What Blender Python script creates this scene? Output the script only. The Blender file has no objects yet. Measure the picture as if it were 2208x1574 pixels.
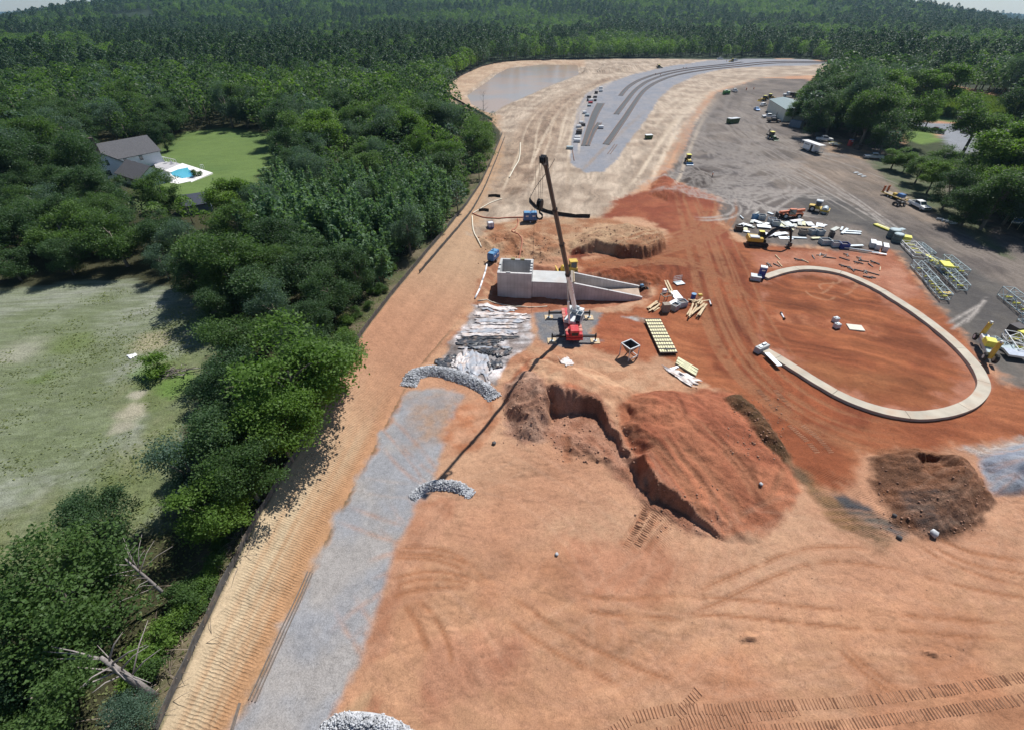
import bpy, math, random
import numpy as np
from mathutils import Vector, Matrix, Euler

# ---------------------------------------------------------------- camera, sky, sun, exposure
scene = bpy.context.scene
coll = scene.collection
R = math.radians
CAM_H = 42.0
PITCH = 37.776            # degrees below the horizontal
FPX = 1000.0              # focal length in pixels of the 2208 px wide photograph
cam_data = bpy.data.cameras.new('drone_camera')
cam_data.sensor_fit = 'HORIZONTAL'
cam_data.sensor_width = 36.0
cam_data.lens = FPX / 2208.0 * 36.0
cam_data.clip_start = 0.5
cam_data.clip_end = 40000.0
cam = bpy.data.objects.new('drone_camera', cam_data)
coll.objects.link(cam)
cam.location = (0, 0, CAM_H)
cam.rotation_euler = (R(90 - PITCH), 0, 0)
scene.camera = cam

SUN_AZ, SUN_EL = 34.0, 53.0      # azimuth clockwise from +Y
world = bpy.data.worlds.new('World')
scene.world = world
world.use_nodes = True
wn = world.node_tree.nodes
wl = world.node_tree.links
bg = wn['Background']
sky_tex = wn.new('ShaderNodeTexSky')
sky_tex.sky_type = 'NISHITA'
sky_tex.sun_disc = False
sky_tex.sun_elevation = R(SUN_EL)
sky_tex.sun_rotation = R(SUN_AZ)
sky_tex.air_density = 1.0
sky_tex.dust_density = 0.1
sky_tex.ozone_density = 4.0
wl.new(sky_tex.outputs[0], bg.inputs[0])
bg.inputs[1].default_value = 0.066

sun_data = bpy.data.lights.new('sun', 'SUN')
sun_data.energy = 4.8
sun_data.angle = R(0.5)
sun_data.color = (1.0, 0.97, 0.92)
sun = bpy.data.objects.new('sun', sun_data)
coll.objects.link(sun)
_sd = Vector((math.sin(R(SUN_AZ)) * math.cos(R(SUN_EL)), math.cos(R(SUN_AZ)) * math.cos(R(SUN_EL)), math.sin(R(SUN_EL))))
sun.rotation_euler = _sd.to_track_quat('Z', 'Y').to_euler()
sun.location = (60, 80, 200)

scene.view_settings.view_transform = 'Standard'
scene.view_settings.look = 'None'
scene.view_settings.exposure = 0.30
scene.view_settings.gamma = 1.0
scene.view_settings.use_curve_mapping = False
scene.cycles.max_bounces = 6
scene.cycles.diffuse_bounces = 3
scene.cycles.glossy_bounces = 2
scene.cycles.transmission_bounces = 3
scene.cycles.transparent_max_bounces = 6
scene.cycles.volume_bounces = 1

# ---------------------------------------------------------------- survey: photo pixels to ground
_cp, _sp = math.cos(R(PITCH)), math.sin(R(PITCH))


def unproj(u, v, z=0.0):
    """Points of the plane at height z that the photo shows at pixels u, v."""
    u = np.asarray(u, float); v = np.asarray(v, float)
    x = (u - 1104.0) / FPX; y = -(v - 787.0) / FPX
    dz = -_sp + y * _cp
    dz = np.minimum(dz, -0.004)
    t = (z - CAM_H) / dz
    return np.stack([x * t, (_cp + y * _sp) * t], -1)


def proj(x, y, z):
    """Pixels of world points (2208 px wide photo)."""
    x = np.asarray(x, float); y = np.asarray(y, float); z = np.asarray(z, float) - CAM_H
    d = y * _cp - z * _sp
    up = y * _sp + z * _cp
    d = np.where(d < 0.1, 0.1, d)
    return 1104.0 + FPX * x / d, 787.0 - FPX * up / d, d


def gpoly(pts, z=0.0):
    a = np.array(pts, float)
    return unproj(a[:, 0], a[:, 1], z)


def smooth(a, b, x):
    t = np.clip((x - a) / (b - a), 0, 1)
    return t * t * (3 - 2 * t)


# ---------------------------------------------------------------- numpy noise
def _hash(ix, iy, seed):
    h = (ix.astype(np.int64) * 374761393 + iy.astype(np.int64) * 668265263 + seed * 1442695041) & 0x7fffffff
    h = ((h ^ (h >> 13)) * 1274126177) & 0x7fffffff
    h = (h ^ (h >> 16)) & 0x7fffffff
    return (h % 65536) / 65535.0


def vnoise(x, y, seed=0):
    x = np.asarray(x, float); y = np.asarray(y, float)
    ix = np.floor(x); iy = np.floor(y)
    fx = x - ix; fy = y - iy
    fx = fx * fx * (3 - 2 * fx); fy = fy * fy * (3 - 2 * fy)
    a = _hash(ix, iy, seed); b = _hash(ix + 1, iy, seed)
    c = _hash(ix, iy + 1, seed); d = _hash(ix + 1, iy + 1, seed)
    return (a * (1 - fx) + b * fx) * (1 - fy) + (c * (1 - fx) + d * fx) * fy


def fbm(x, y, seed=0, oct=4, gain=0.5):
    s = 0.0; a = 1.0; n = 0.0
    for k in range(oct):
        s = s + a * vnoise(x, y, seed + 17 * k); n += a
        x = np.asarray(x) * 2.03 + 13.7; y = np.asarray(y) * 2.03 + 7.1; a *= gain
    return s / n          # 0..1


def seg_dist(P, poly, closed=True):
    """Least distance of each point to the polyline and the arc length of the nearest point."""
    n = len(poly); m = n if closed else n - 1
    best = np.full(len(P), 1e9); arc = np.zeros(len(P)); acc = 0.0
    for i in range(m):
        a = poly[i]; b = poly[(i + 1) % n]; ab = b - a; L2 = float(ab @ ab) + 1e-12
        t = np.clip(((P[:, 0] - a[0]) * ab[0] + (P[:, 1] - a[1]) * ab[1]) / L2, 0, 1)
        d = np.hypot(P[:, 0] - a[0] - t * ab[0], P[:, 1] - a[1] - t * ab[1])
        k = d < best
        best[k] = d[k]; arc[k] = acc + t[k] * math.sqrt(L2)
        acc += math.sqrt(L2)
    return best, arc


def inside(P, poly):
    r = np.zeros(len(P), bool); n = len(poly)
    for i in range(n):
        x1, y1 = poly[i]; x2, y2 = poly[(i + 1) % n]
        c = (y1 > P[:, 1]) != (y2 > P[:, 1])
        if y1 == y2: continue
        xi = (x2 - x1) * (P[:, 1] - y1) / (y2 - y1) + x1
        r ^= c & (P[:, 0] < xi)
    return r


def sdist(P, poly, pad=8.0):
    """Signed distance, positive inside; far outside it is just -1e3."""
    out = np.full(len(P), -1e3)
    lo = poly.min(0) - pad; hi = poly.max(0) + pad
    k = np.where((P[:, 0] > lo[0]) & (P[:, 0] < hi[0]) & (P[:, 1] > lo[1]) & (P[:, 1] < hi[1]))[0]
    if len(k) == 0: return out
    Q = P[k]; d, _ = seg_dist(Q, poly); ins = inside(Q, poly)
    out[k] = np.where(ins, d, -d)
    return out


# ---------------------------------------------------------------- materials
def lin(r, g, b):
    f = lambda c: c / 12.92 if c <= 0.04045 else ((c + 0.055) / 1.055) ** 2.4
    return (f(r / 255), f(g / 255), f(b / 255), 1.0)


MATS = {}


def nd(nt, typ, **kw):
    n = nt.nodes.new(typ)
    for k, v in kw.items():
        setattr(n, k, v)
    return n


def mat(name, col, rough=0.6, metal=0.0, var=0.12, scale=3.0, dirt=0.0, dirtcol=(0.32, 0.14, 0.07, 1), bump=0.0, bscale=20.0, spec=0.4):
    """A painted, metal, timber or concrete surface: colour with mottling, optional clay dirt and fine relief."""
    if name in MATS: return MATS[name]
    m = bpy.data.materials.new(name); m.use_nodes = True
    nt = m.node_tree; b = nt.nodes['Principled BSDF']
    if len(col) == 3: col = (*col, 1)
    b.inputs['Roughness'].default_value = rough
    b.inputs['Metallic'].default_value = metal
    b.inputs['Specular IOR Level'].default_value = spec
    tc = nd(nt, 'ShaderNodeTexCoord')
    no = nd(nt, 'ShaderNodeTexNoise'); no.inputs['Scale'].default_value = scale; no.inputs['Detail'].default_value = 5
    nt.links.new(tc.outputs['Object'], no.inputs['Vector'])
    mr = nd(nt, 'ShaderNodeMapRange'); mr.inputs['From Min'].default_value = 0.3; mr.inputs['From Max'].default_value = 0.7
    mr.inputs['To Min'].default_value = 1 - var; mr.inputs['To Max'].default_value = 1 + var
    nt.links.new(no.outputs[0], mr.inputs['Value'])
    mx = nd(nt, 'ShaderNodeVectorMath', operation='SCALE'); mx.inputs[0].default_value = col[:3]
    nt.links.new(mr.outputs[0], mx.inputs['Scale'])
    last = mx.outputs[0]
    if dirt > 0:
        n2 = nd(nt, 'ShaderNodeTexNoise'); n2.inputs['Scale'].default_value = scale * 0.7; n2.inputs['Detail'].default_value = 7
        nt.links.new(tc.outputs['Object'], n2.inputs['Vector'])
        r2 = nd(nt, 'ShaderNodeMapRange'); r2.inputs['From Min'].default_value = 0.62 - dirt * 0.3; r2.inputs['From Max'].default_value = 0.78
        r2.inputs['To Max'].default_value = min(0.9, 0.45 + dirt * 0.5)
        nt.links.new(n2.outputs[0], r2.inputs['Value'])
        mm = nd(nt, 'ShaderNodeMix', data_type='RGBA'); mm.inputs['B'].default_value = dirtcol
        nt.links.new(r2.outputs[0], mm.inputs['Factor']); nt.links.new(last, mm.inputs['A'])
        last = mm.outputs['Result']
    nt.links.new(last, b.inputs['Base Color'])
    if bump > 0:
        n3 = nd(nt, 'ShaderNodeTexNoise'); n3.inputs['Scale'].default_value = bscale; n3.inputs['Detail'].default_value = 4
        nt.links.new(tc.outputs['Object'], n3.inputs['Vector'])
        bp = nd(nt, 'ShaderNodeBump'); bp.inputs['Strength'].default_value = 0.6; bp.inputs['Distance'].default_value = bump
        nt.links.new(n3.outputs[0], bp.inputs['Height']); nt.links.new(bp.outputs[0], b.inputs['Normal'])
    MATS[name] = m
    return m


def leafmat(name, c1, c2, trans=0.35, clump=True):
    """Foliage: two greens mixed per tree and per clump, light passing through the leaves."""
    m = bpy.data.materials.new(name); m.use_nodes = True
    nt = m.node_tree; nt.nodes.remove(nt.nodes['Principled BSDF'])
    out = nt.nodes['Material Output']
    oi = nd(nt, 'ShaderNodeObjectInfo')
    at_ = nd(nt, 'ShaderNodeAttribute', attribute_name='tint')
    a = nd(nt, 'ShaderNodeMath', operation='MULTIPLY_ADD'); a.inputs[1].default_value = 0.6
    sub = nd(nt, 'ShaderNodeMath', operation='MULTIPLY'); sub.inputs[1].default_value = 0.5
    nt.links.new(at_.outputs['Fac'], sub.inputs[0])
    nt.links.new(oi.outputs['Random'], a.inputs[0]); nt.links.new(sub.outputs[0], a.inputs[2])
    mx = nd(nt, 'ShaderNodeMix', data_type='RGBA'); mx.inputs['A'].default_value = (*c1, 1); mx.inputs['B'].default_value = (*c2, 1)
    nt.links.new(a.outputs[0], mx.inputs['Factor'])
    d = nd(nt, 'ShaderNodeBsdfPrincipled'); d.inputs['Roughness'].default_value = 0.55; d.inputs['Specular IOR Level'].default_value = 0.25
    t = nd(nt, 'ShaderNodeBsdfTranslucent')
    g = nd(nt, 'ShaderNodeMix', data_type='RGBA', blend_type='MULTIPLY'); g.inputs['Factor'].default_value = 1; g.inputs['B'].default_value = (1.25, 1.35, 0.6, 1)
    nt.links.new(mx.outputs['Result'], d.inputs['Base Color']); nt.links.new(mx.outputs['Result'], g.inputs['A'])
    nt.links.new(g.outputs['Result'], t.inputs['Color'])
    s = nd(nt, 'ShaderNodeMixShader'); s.inputs[0].default_value = trans
    nt.links.new(d.outputs[0], s.inputs[1]); nt.links.new(t.outputs[0], s.inputs[2])
    nt.links.new(s.outputs[0], out.inputs['Surface'])
    MATS[name] = m
    return m


# ---------------------------------------------------------------- object helpers
def tag(o, label=None, cat=None, group=None, kind=None):
    if label: o['label'] = label
    if cat: o['category'] = cat
    if group: o['group'] = group
    if kind: o['kind'] = kind
    return o


def empty(name, loc, rz=0.0, label=None, cat=None, group=None):
    o = bpy.data.objects.new(name, None); coll.objects.link(o)
    o.empty_display_size = 0.3
    o.location = loc; o.rotation_euler = (0, 0, rz)
    return tag(o, label, cat, group)


def copy_tree(o, loc=None, rz=None, parent=None, label=None, group=None):
    c = o.copy(); coll.objects.link(c)
    if parent is not None: c.parent = parent
    if loc is not None: c.location = loc
    if rz is not None: c.rotation_euler = (0, 0, rz)
    if label: c['label'] = label
    if group: c['group'] = group
    for ch in list(o.children): copy_tree(ch, parent=c)
    return c


class MB:
    """Collects boxes, bars, tubes and prisms and links them as one mesh object."""
    def __init__(self): self.v = []; self.f = []

    def add(self, vs, fs):
        n = len(self.v); self.v += [tuple(p) for p in vs]; self.f += [tuple(i + n for i in f) for f in fs]; return self

    def box(self, c, s, rz=0.0, rx=0.0, ry=0.0, bev=0.0):
        hx, hy, hz = s[0] / 2, s[1] / 2, s[2] / 2
        M = Euler((rx, ry, rz)).to_matrix(); c = Vector(c)
        b = min(bev, hx * .9, hy * .9, hz * .9)
        if b <= 0:
            vs = [Vector((x * hx, y * hy, z * hz)) for z in (-1, 1) for x, y in ((-1, -1), (1, -1), (1, 1), (-1, 1))]
            fs = [(3, 2, 1, 0), (4, 5, 6, 7), (0, 1, 5, 4), (1, 2, 6, 5), (2, 3, 7, 6), (3, 0, 4, 7)]
        else:
            ring = lambda ix, iy, z: [Vector(p + (z,)) for p in ((-ix, -iy), (ix, -iy), (ix, iy), (-ix, iy))]
            vs = ring(hx - b, hy - b, -hz) + ring(hx, hy, -hz + b) + ring(hx, hy, hz - b) + ring(hx - b, hy - b, hz)
            fs = [(3, 2, 1, 0), (12, 13, 14, 15)]
            for k in range(3):
                for i in range(4):
                    fs.append((k * 4 + i, k * 4 + (i + 1) % 4, k * 4 + 4 + (i + 1) % 4, k * 4 + 4 + i))
        return self.add([c + M @ p for p in vs], fs)

    def bar(self, p0, p1, w, h=None):
        """A square bar from p0 to p1."""
        return self.tube(p0, p1, w * 0.707, None if h is None else h * 0.707, 4, twist=math.pi / 4)

    def tube(self, p0, p1, r0, r1=None, n=8, cap=True, twist=0.0):
        r1 = r0 if r1 is None else r1
        p0 = Vector(p0); p1 = Vector(p1); d = (p1 - p0)
        if d.length < 1e-6: return self
        q = d.normalized()
        a = q.orthogonal().normalized() if abs(q.z) > 0.98 else Vector((0, 0, 1)).cross(q).normalized()
        b = q.cross(a)
        vs = []
        for p, r in ((p0, r0), (p1, r1)):
            for i in range(n):
                t = 2 * math.pi * i / n + twist
                vs.append(p + a * (r * math.cos(t)) + b * (r * math.sin(t)))
        fs = [(i, (i + 1) % n, n + (i + 1) % n, n + i) for i in range(n)]
        if cap: fs += [tuple(range(n))[::-1], tuple(range(n, 2 * n))]
        return self.add(vs, fs)

    def path(self, pts, r, n=6, rs=None):
        """A bent hose or limb through points."""
        pts = [Vector(p) for p in pts]; N = len(pts); vs = []; fs = []
        for k, p in enumerate(pts):
            d = (pts[min(k + 1, N - 1)] - pts[max(k - 1, 0)]).normalized()
            a = Vector((0, 0, 1)).cross(d)
            a = d.orthogonal() if a.length < 0.05 else a
            a.normalize(); b = d.cross(a); rr = rs[k] if rs else r
            for i in range(n):
                t = 2 * math.pi * i / n
                vs.append(p + a * (rr * math.cos(t)) + b * (rr * math.sin(t)))
        for k in range(N - 1):
            for i in range(n):
                fs.append((k * n + i, k * n + (i + 1) % n, (k + 1) * n + (i + 1) % n, (k + 1) * n + i))
        fs += [tuple(range(n))[::-1], tuple(range((N - 1) * n, N * n))]
        return self.add(vs, fs)

    def prism(self, prof, axis, a0, a1):
        """Extrude a closed 2-D profile along an axis ('x': profile in y,z; 'y': in x,z; 'z': in x,y)."""
        n = len(prof); vs = []
        for a in (a0, a1):
            for p in prof:
                vs.append((a, p[0], p[1]) if axis == 'x' else (p[0], a, p[1]) if axis == 'y' else (p[0], p[1], a))
        fs = [(i, (i + 1) % n, n + (i + 1) % n, n + i) for i in range(n)] + [tuple(range(n))[::-1], tuple(range(n, 2 * n))]
        return self.add(vs, fs)

    def wheel(self, c, r, w, n=14, axis='y'):
        c = Vector(c); d = Vector((0, w / 2, 0)) if axis == 'y' else Vector((w / 2, 0, 0))
        self.tube(c - d * .7, c + d * .7, r, r, n); self.tube(c - d, c + d, r * .86, r * .86, n); return self

    def build(self, name, m, parent=None, smooth=False, loc=None):
        me = bpy.data.meshes.new(name)
        me.from_pydata(self.v, [], self.f); me.update()
        import bmesh
        bm = bmesh.new(); bm.from_mesh(me); bmesh.ops.recalc_face_normals(bm, faces=bm.faces); bm.to_mesh(me); bm.free()
        if smooth:
            me.polygons.foreach_set('use_smooth', [True] * len(me.polygons))
        me.materials.append(m)
        o = bpy.data.objects.new(name, me); coll.objects.link(o)
        if parent is not None: o.parent = parent
        if loc is not None: o.location = loc
        return o


def npmesh(name, V, F, m, smooth=False, parent=None, attrs=None):
    """Mesh from numpy arrays with equal-sided faces."""
    V = np.ascontiguousarray(V, np.float32); F = np.ascontiguousarray(F, np.int32)
    me = bpy.data.meshes.new(name)
    k = F.shape[1]
    me.vertices.add(len(V)); me.vertices.foreach_set('co', V.ravel())
    me.loops.add(F.size); me.loops.foreach_set('vertex_index', F.ravel())
    me.polygons.add(len(F)); me.polygons.foreach_set('loop_start', np.arange(0, F.size, k, dtype=np.int32))
    if smooth: me.polygons.foreach_set('use_smooth', np.ones(len(F), bool))
    for nm, (typ, dom, arr) in (attrs or {}).items():
        a = me.attributes.new(nm, typ, dom)
        a.data.foreach_set('color' if 'COLOR' in typ else 'vector' if typ == 'FLOAT_VECTOR' else 'value', np.ascontiguousarray(arr).ravel())
    me.update(calc_edges=True)
    if m is not None: me.materials.append(m)
    o = bpy.data.objects.new(name, me); coll.objects.link(o)
    if parent is not None: o.parent = parent
    return o
# ================================================================= TERRAIN
FENCE_PX = [(300, 1680), (340, 1574), (410, 1420), (470, 1290), (520, 1190), (560, 1110), (600, 1045), (640, 980), (680, 905), (710, 845), (757, 755),
            (800, 695), (850, 630), (900, 570), (960, 500), (1005, 445), (1035, 400), (1055, 360), (1075, 310), (1083, 290), (1060, 265), (1040, 248),
            (1000, 228), (962, 206), (960, 190), (1000, 160), (1050, 141), (1100, 132)]
TOE_PX = [(440, 1680), (503, 1574), (548, 1480), (605, 1370), (680, 1215), (730, 1110), (790, 1000), (850, 880), (880, 820), (920, 770), (980, 700),
          (1020, 655), (1045, 605), (1058, 555), (1070, 500), (1085, 440), (1098, 380), (1115, 320), (1112, 280), (1085, 255), (1062, 240), (1020, 222), (975, 204)]


def bank_z(y):
    return 3.0 * (1 - smooth(85.0, 170.0, np.asarray(y, float)))


def _fence_world():
    out = []
    for u, v in FENCE_PX:
        z = 3.0
        for _ in range(6):
            p = unproj(u, v, z); z = float(bank_z(p[1]))
        out.append(p)
    return np.array(out)


FENCE = _fence_world()
TOE = gpoly(TOE_PX)
LEFT = np.vstack([[[FENCE[0][0] - 6, -120]], FENCE, [[FENCE[-1][0] + 10, FENCE[-1][1] + 25], [-9000, FENCE[-1][1] + 60], [-9000, -120]]])
BANK = np.vstack([FENCE[:24], TOE[::-1]])


def pile(poly, cap=2.0, slope=0.6, edges=None, soft=True, warp=0.5, wscale=0.6, rough=0.15, rscale=1.2, neg=False, seed=1, z=0.0, mx=False):
    return dict(p=gpoly(poly, z), cap=cap, slope=slope, edges=edges or {}, soft=soft, warp=warp, ws=wscale, rough=rough, rs=rscale, neg=neg, seed=seed, mx=mx)


M1A = [(1090, 880), (1085, 830), (1150, 782), (1260, 790), (1340, 830), (1400, 900), (1405, 965), (1372, 1040), (1350, 995), (1328, 950), (1296, 900), (1240, 886), (1188, 886), (1182, 925), (1160, 955), (1110, 950)]
M1B = [(1340, 850), (1480, 835), (1590, 850), (1650, 900), (1700, 985), (1735, 1060), (1650, 1168), (1548, 1168), (1520, 1146), (1478, 1114), (1440, 1092), (1400, 1080), (1372, 1046), (1345, 985), (1325, 930)]
M1 = [(1090, 900), (1085, 830), (1150, 775), (1260, 790), (1330, 850), (1480, 835), (1590, 850), (1650, 900), (1700, 985), (1735, 1060), (1650, 1165),
      (1548, 1160), (1520, 1140), (1478, 1110), (1440, 1088), (1400, 1076), (1372, 1042), (1352, 1000), (1318, 960), (1290, 925), (1255, 910), (1205, 900), (1182, 895), (1165, 940), (1130, 950)]
PILES = [
    pile(M1A, 6.6, 0.55, {7: 2.8, 8: 3.4, 9: 3.6, 10: 3.8, 11: 3.8, 12: 2.6, 13: 1.0, 14: .7, 15: .7, 0: .6, 1: .55, 2: .62, 3: .6, 4: .5, 5: .3, 6: .4}, False, 0.9, 0.5, 0.28, 0.8, seed=3, mx=True),
    pile(M1B, 4.1, 0.32, {6: .4, 7: 1.8, 8: 3, 9: 3.2, 10: 3.2, 11: 3.2, 12: 3, 13: 1, 14: 1, 0: .3, 1: .28, 2: .26, 3: .3, 4: .24, 5: .22}, False, 1.1, 0.5, 0.26, 0.8, seed=2, mx=True),
    pile([(1200, 935), (1240, 925), (1300, 950), (1340, 990), (1372, 1050), (1330, 1025), (1300, 1000), (1240, 985), (1210, 975)], .8, 0.5, rough=.5, rscale=.9, seed=4),
    pile([(1370, 1040), (1420, 1072), (1490, 1115), (1545, 1165), (1480, 1140), (1420, 1110), (1375, 1080)], .5, 0.35, rough=.4, rscale=.8, seed=5),
    pile([(1085, 850), (1130, 812), (1176, 830), (1184, 885), (1150, 928), (1100, 912)], .8, 0.5, rough=.3, rscale=.9, seed=24),
    pile([(1345, 880), (1390, 842), (1470, 845), (1500, 890), (1450, 950), (1370, 940)], 1.5, 0.5, rough=.3, rscale=.6, seed=25),
    # tan spoil behind the tank, scarp towards the crane
    pile([(1225, 552), (1290, 545), (1340, 556), (1390, 560), (1440, 538), (1432, 508), (1350, 484), (1270, 500), (1225, 525)], 2.4, 0.5, {0: 2.2, 1: 2.2, 2: 2.4, 3: 2.2, 4: 1.2}, False, 0.8, 0.6, 0.35, .6, seed=6),
    # churned earth between pumps and tank
    pile([(1020, 520), (1075, 495), (1150, 500), (1230, 520), (1235, 565), (1170, 570), (1100, 545), (1050, 560)], 1.0, 0.3, rough=.8, rscale=.55, seed=7),
    # small red heap and ridge
    pile([(1398, 420), (1410, 385), (1435, 372), (1465, 395), (1490, 425), (1440, 435)], 1.6, 0.55, rough=.2, seed=8),
    pile([(1255, 622), (1270, 585), (1340, 575), (1420, 590), (1440, 612), (1390, 615), (1330, 600)], 1.1, 0.5, rough=.3, seed=9),
    # dark loose pile in front of the wheel loader
    pile([(1478, 378), (1500, 366), (1530, 372), (1545, 392), (1510, 402), (1480, 398)], 1.3, 0.6, rough=.2, seed=10),
    # brown pile at right with a dug hollow
    pile([(1868, 985), (1935, 966), (2055, 985), (2125, 1035), (2145, 1085), (2095, 1145), (2000, 1165), (1925, 1130), (1885, 1050)], 3.3, 0.85, {6: .5, 7: .4, 8: .45}, False, 0.9, 0.5, 0.45, .8, seed=11),
    pile([(1955, 1005), (1990, 985), (2030, 1000), (2045, 1040), (2010, 1062), (1975, 1040)], 1.7, 1.1, {0: 3, 1: 3, 2: 2.5}, False, 0.5, .8, .2, neg=True, seed=12),
    # crushed stone pile at the right edge
    pile([(2105, 975), (2210, 950), (2330, 950), (2360, 1080), (2208, 1068), (2140, 1070)], 3.6, 0.75, rough=.12, rscale=.8, seed=13),
    # brown clods along the haul road
    pile([(1552, 862), (1600, 850), (1650, 905), (1705, 985), (1690, 1000), (1640, 960), (1590, 905)], 1.1, 0.9, rough=.5, rscale=.7, seed=14),
    # pit round the tank
    pile([(1052, 672), (1045, 610), (1066, 566), (1160, 572), (1260, 590), (1400, 612), (1408, 640), (1300, 662), (1200, 668), (1130, 676)], 1.3, 0.7, {2: 1.2}, rough=.15, neg=True, seed=15),
    # washed-out hollow beside the check dam
    pile([(985, 880), (1060, 860), (1085, 940), (1030, 980), (970, 960)], .5, 0.15, rough=.1, neg=True, seed=16),
    # far mounds beside the basin
    pile([(1255, 160), (1262, 146), (1275, 160)], 2.5, 1.0, seed=17),
    pile([(1282, 158), (1300, 140), (1340, 140), (1400, 148), (1300, 160)], 2.0, .6, rough=.6, seed=18),
    # water basin
    pile([(1010, 222), (1000, 205), (1060, 162), (1090, 146), (1160, 138), (1252, 138), (1258, 160), (1180, 190), (1090, 228), (1065, 245), (1040, 240)], 2.2, 0.28, neg=True, rough=.05, seed=19),
    # little lips in the bare ground
    pile([(1585, 1378), (1610, 1364), (1640, 1368), (1640, 1384), (1600, 1390)], .5, .9, {3: 2, 4: 2}, seed=20),
    pile([(1980, 1408), (2000, 1394), (2020, 1400), (2016, 1414)], .5, .9, {2: 2, 3: 2}, seed=21),
    # crane shadow crossing: low ridge by the crane pad
    pile([(1070, 800), (1110, 760), (1200, 752), (1290, 760), (1330, 790), (1200, 800), (1130, 840)], 1.2, .25, rough=.35, rscale=.7, seed=22),
    # far banked verge by the highway
    pile([(1480, 838), (1560, 832), (1600, 850), (1500, 850)], .5, .4, seed=23),
]


def height(x, y, fine=True):
    x = np.atleast_1d(np.asarray(x, float)); y = np.atleast_1d(np.asarray(y, float))
    P = np.stack([x, y], -1)
    h = np.zeros(len(P)); zb = bank_z(y)
    ins = inside(P, LEFT)
    h[ins] = zb[ins]
    nb = np.where(inside(P, BANK))[0]
    if len(nb):
        df, _ = seg_dist(P[nb], FENCE, False); dt, _ = seg_dist(P[nb], TOE, False)
        t = dt / (dt + df + 1e-6)
        h[nb] = zb[nb] * (t * 0.8 + 0.2 * smooth(0, 1, t))
    # broad undulation, gentle hills far away
    r = np.hypot(x, y)
    far = smooth(500, 1500, r)
    h += (fbm(x / 55, y / 55, 41, 3) - 0.5) * 1.0 * (1 - far) * smooth(4, 30, r)
    hill = (fbm(x / 900 + 3.3, y / 900 + 1.7, 91, 3) - 0.45) * 46
    a = np.degrees(np.arctan2(x, y))
    mid = np.exp(-((a + 1) / 42.0) ** 6)
    h += far * (hill * (.25 + .55 * mid) + mid * 62 * smooth(900, 2300, r) - (1 - mid) * 130 * smooth(700, 3600, r))
    hmx = np.zeros(len(P))
    for p in PILES:
        lo = p['p'].min(0) - 2; hi = p['p'].max(0) + 2
        k = np.where((x > lo[0]) & (x < hi[0]) & (y > lo[1]) & (y < hi[1]))[0]
        if len(k) == 0: continue
        qx, qy = x[k], y[k]; s = p['seed'] * 31
        w = p['warp']
        Q = np.stack([qx + (fbm(qx * p['ws'], qy * p['ws'], s, 3) - .5) * 2 * w, qy + (fbm(qx * p['ws'] + 50, qy * p['ws'], s + 5, 3) - .5) * 2 * w], -1)
        io = inside(Q, p['p'])
        if not io.any(): continue
        g = np.full(len(k), 1e9); n = len(p['p'])
        for i in range(n):
            d, _ = seg_dist(Q, np.array([p['p'][i], p['p'][(i + 1) % n]]), False)
            g = np.minimum(g, d * p['edges'].get(i, p['slope']))
        c = p['cap']
        top = c * (0.78 + 0.44 * fbm(qx * .35, qy * .35, s + 9, 3)) if not p['mx'] else c * (.45 + 1.1 * fbm(qx * .17, qy * .17, s + 9, 3))
        g = top * np.tanh(g / top) if p['soft'] else .6 * np.minimum(g, top + 0.05 * g) + .4 * top * np.tanh(g / top)
        e = np.clip(g / 0.5, 0, 1)
        g = g + (fbm(qx * p['rs'], qy * p['rs'], s + 2, 4) - .5) * 2 * p['rough'] * e
        g = np.where(io, g, 0)
        if p['mx']: hmx[k] = np.maximum(hmx[k], g)
        else: h[k] += -g if p['neg'] else g
    h += hmx
    if fine:
        near = 1 - smooth(120, 260, r)
        h += near * ((fbm(x * .45, y * .45, 7, 4) - .5) * 0.16 + (fbm(x * 1.6, y * 1.6, 8, 2) - .5) * 0.05)
    return h


def ray_ground(U, V):
    """First ground points on the sight lines through pixels U, V."""
    U = np.atleast_1d(np.asarray(U, float)); V = np.atleast_1d(np.asarray(V, float)); n = len(U)
    zs = np.arange(7.0, -4.01, -.1)
    P = np.stack([unproj(U, V, z) for z in zs])                      # planes, pixels, xy
    H = height(P[..., 0].ravel(), P[..., 1].ravel()).reshape(len(zs), n)
    hit = H >= zs[:, None]
    k = np.where(hit.any(0), hit.argmax(0), len(zs) - 1)
    k0 = np.maximum(k - 1, 0); j = np.arange(n)
    g0 = zs[k0] - H[k0, j]; g1 = H[k, j] - zs[k]
    t = np.clip(g0 / np.maximum(g0 + g1, 1e-6), 0, 1); t = np.where(k == k0, 0, t)
    Q = P[k0, j] * (1 - t[:, None]) + P[k, j] * t[:, None]
    return np.column_stack([Q, height(Q[:, 0], Q[:, 1])])


def at(u, v, dz=0.0):
    """The ground point that the photo shows at pixel u, v (for something dz metres above the ground)."""
    p = ray_ground([u], [v])[0]
    if dz:
        z = p[2] + dz
        for _ in range(6):
            q = unproj(u, v, z); z = float(height(q[0], q[1])[0]) + dz
        return Vector((q[0], q[1], z))
    return Vector(p)


def gz(x, y):
    return float(height(x, y)[0])


def heading(a, b):
    """Angle of the ground direction from pixel a to pixel b."""
    p = at(*a); q = at(*b)
    return math.atan2(q.y - p.y, q.x - p.x)


# ---------------------------------------------------------------- ground colours by zone
def A(r, g, b, k=1.36, sat=.86):
    c = np.array(lin(r, g, b)[:3]); l = float(c @ (.25, .6, .15)); c = l + (c - l) * sat
    return (c[0] / k, c[1] / k, c[2] / k)


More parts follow.
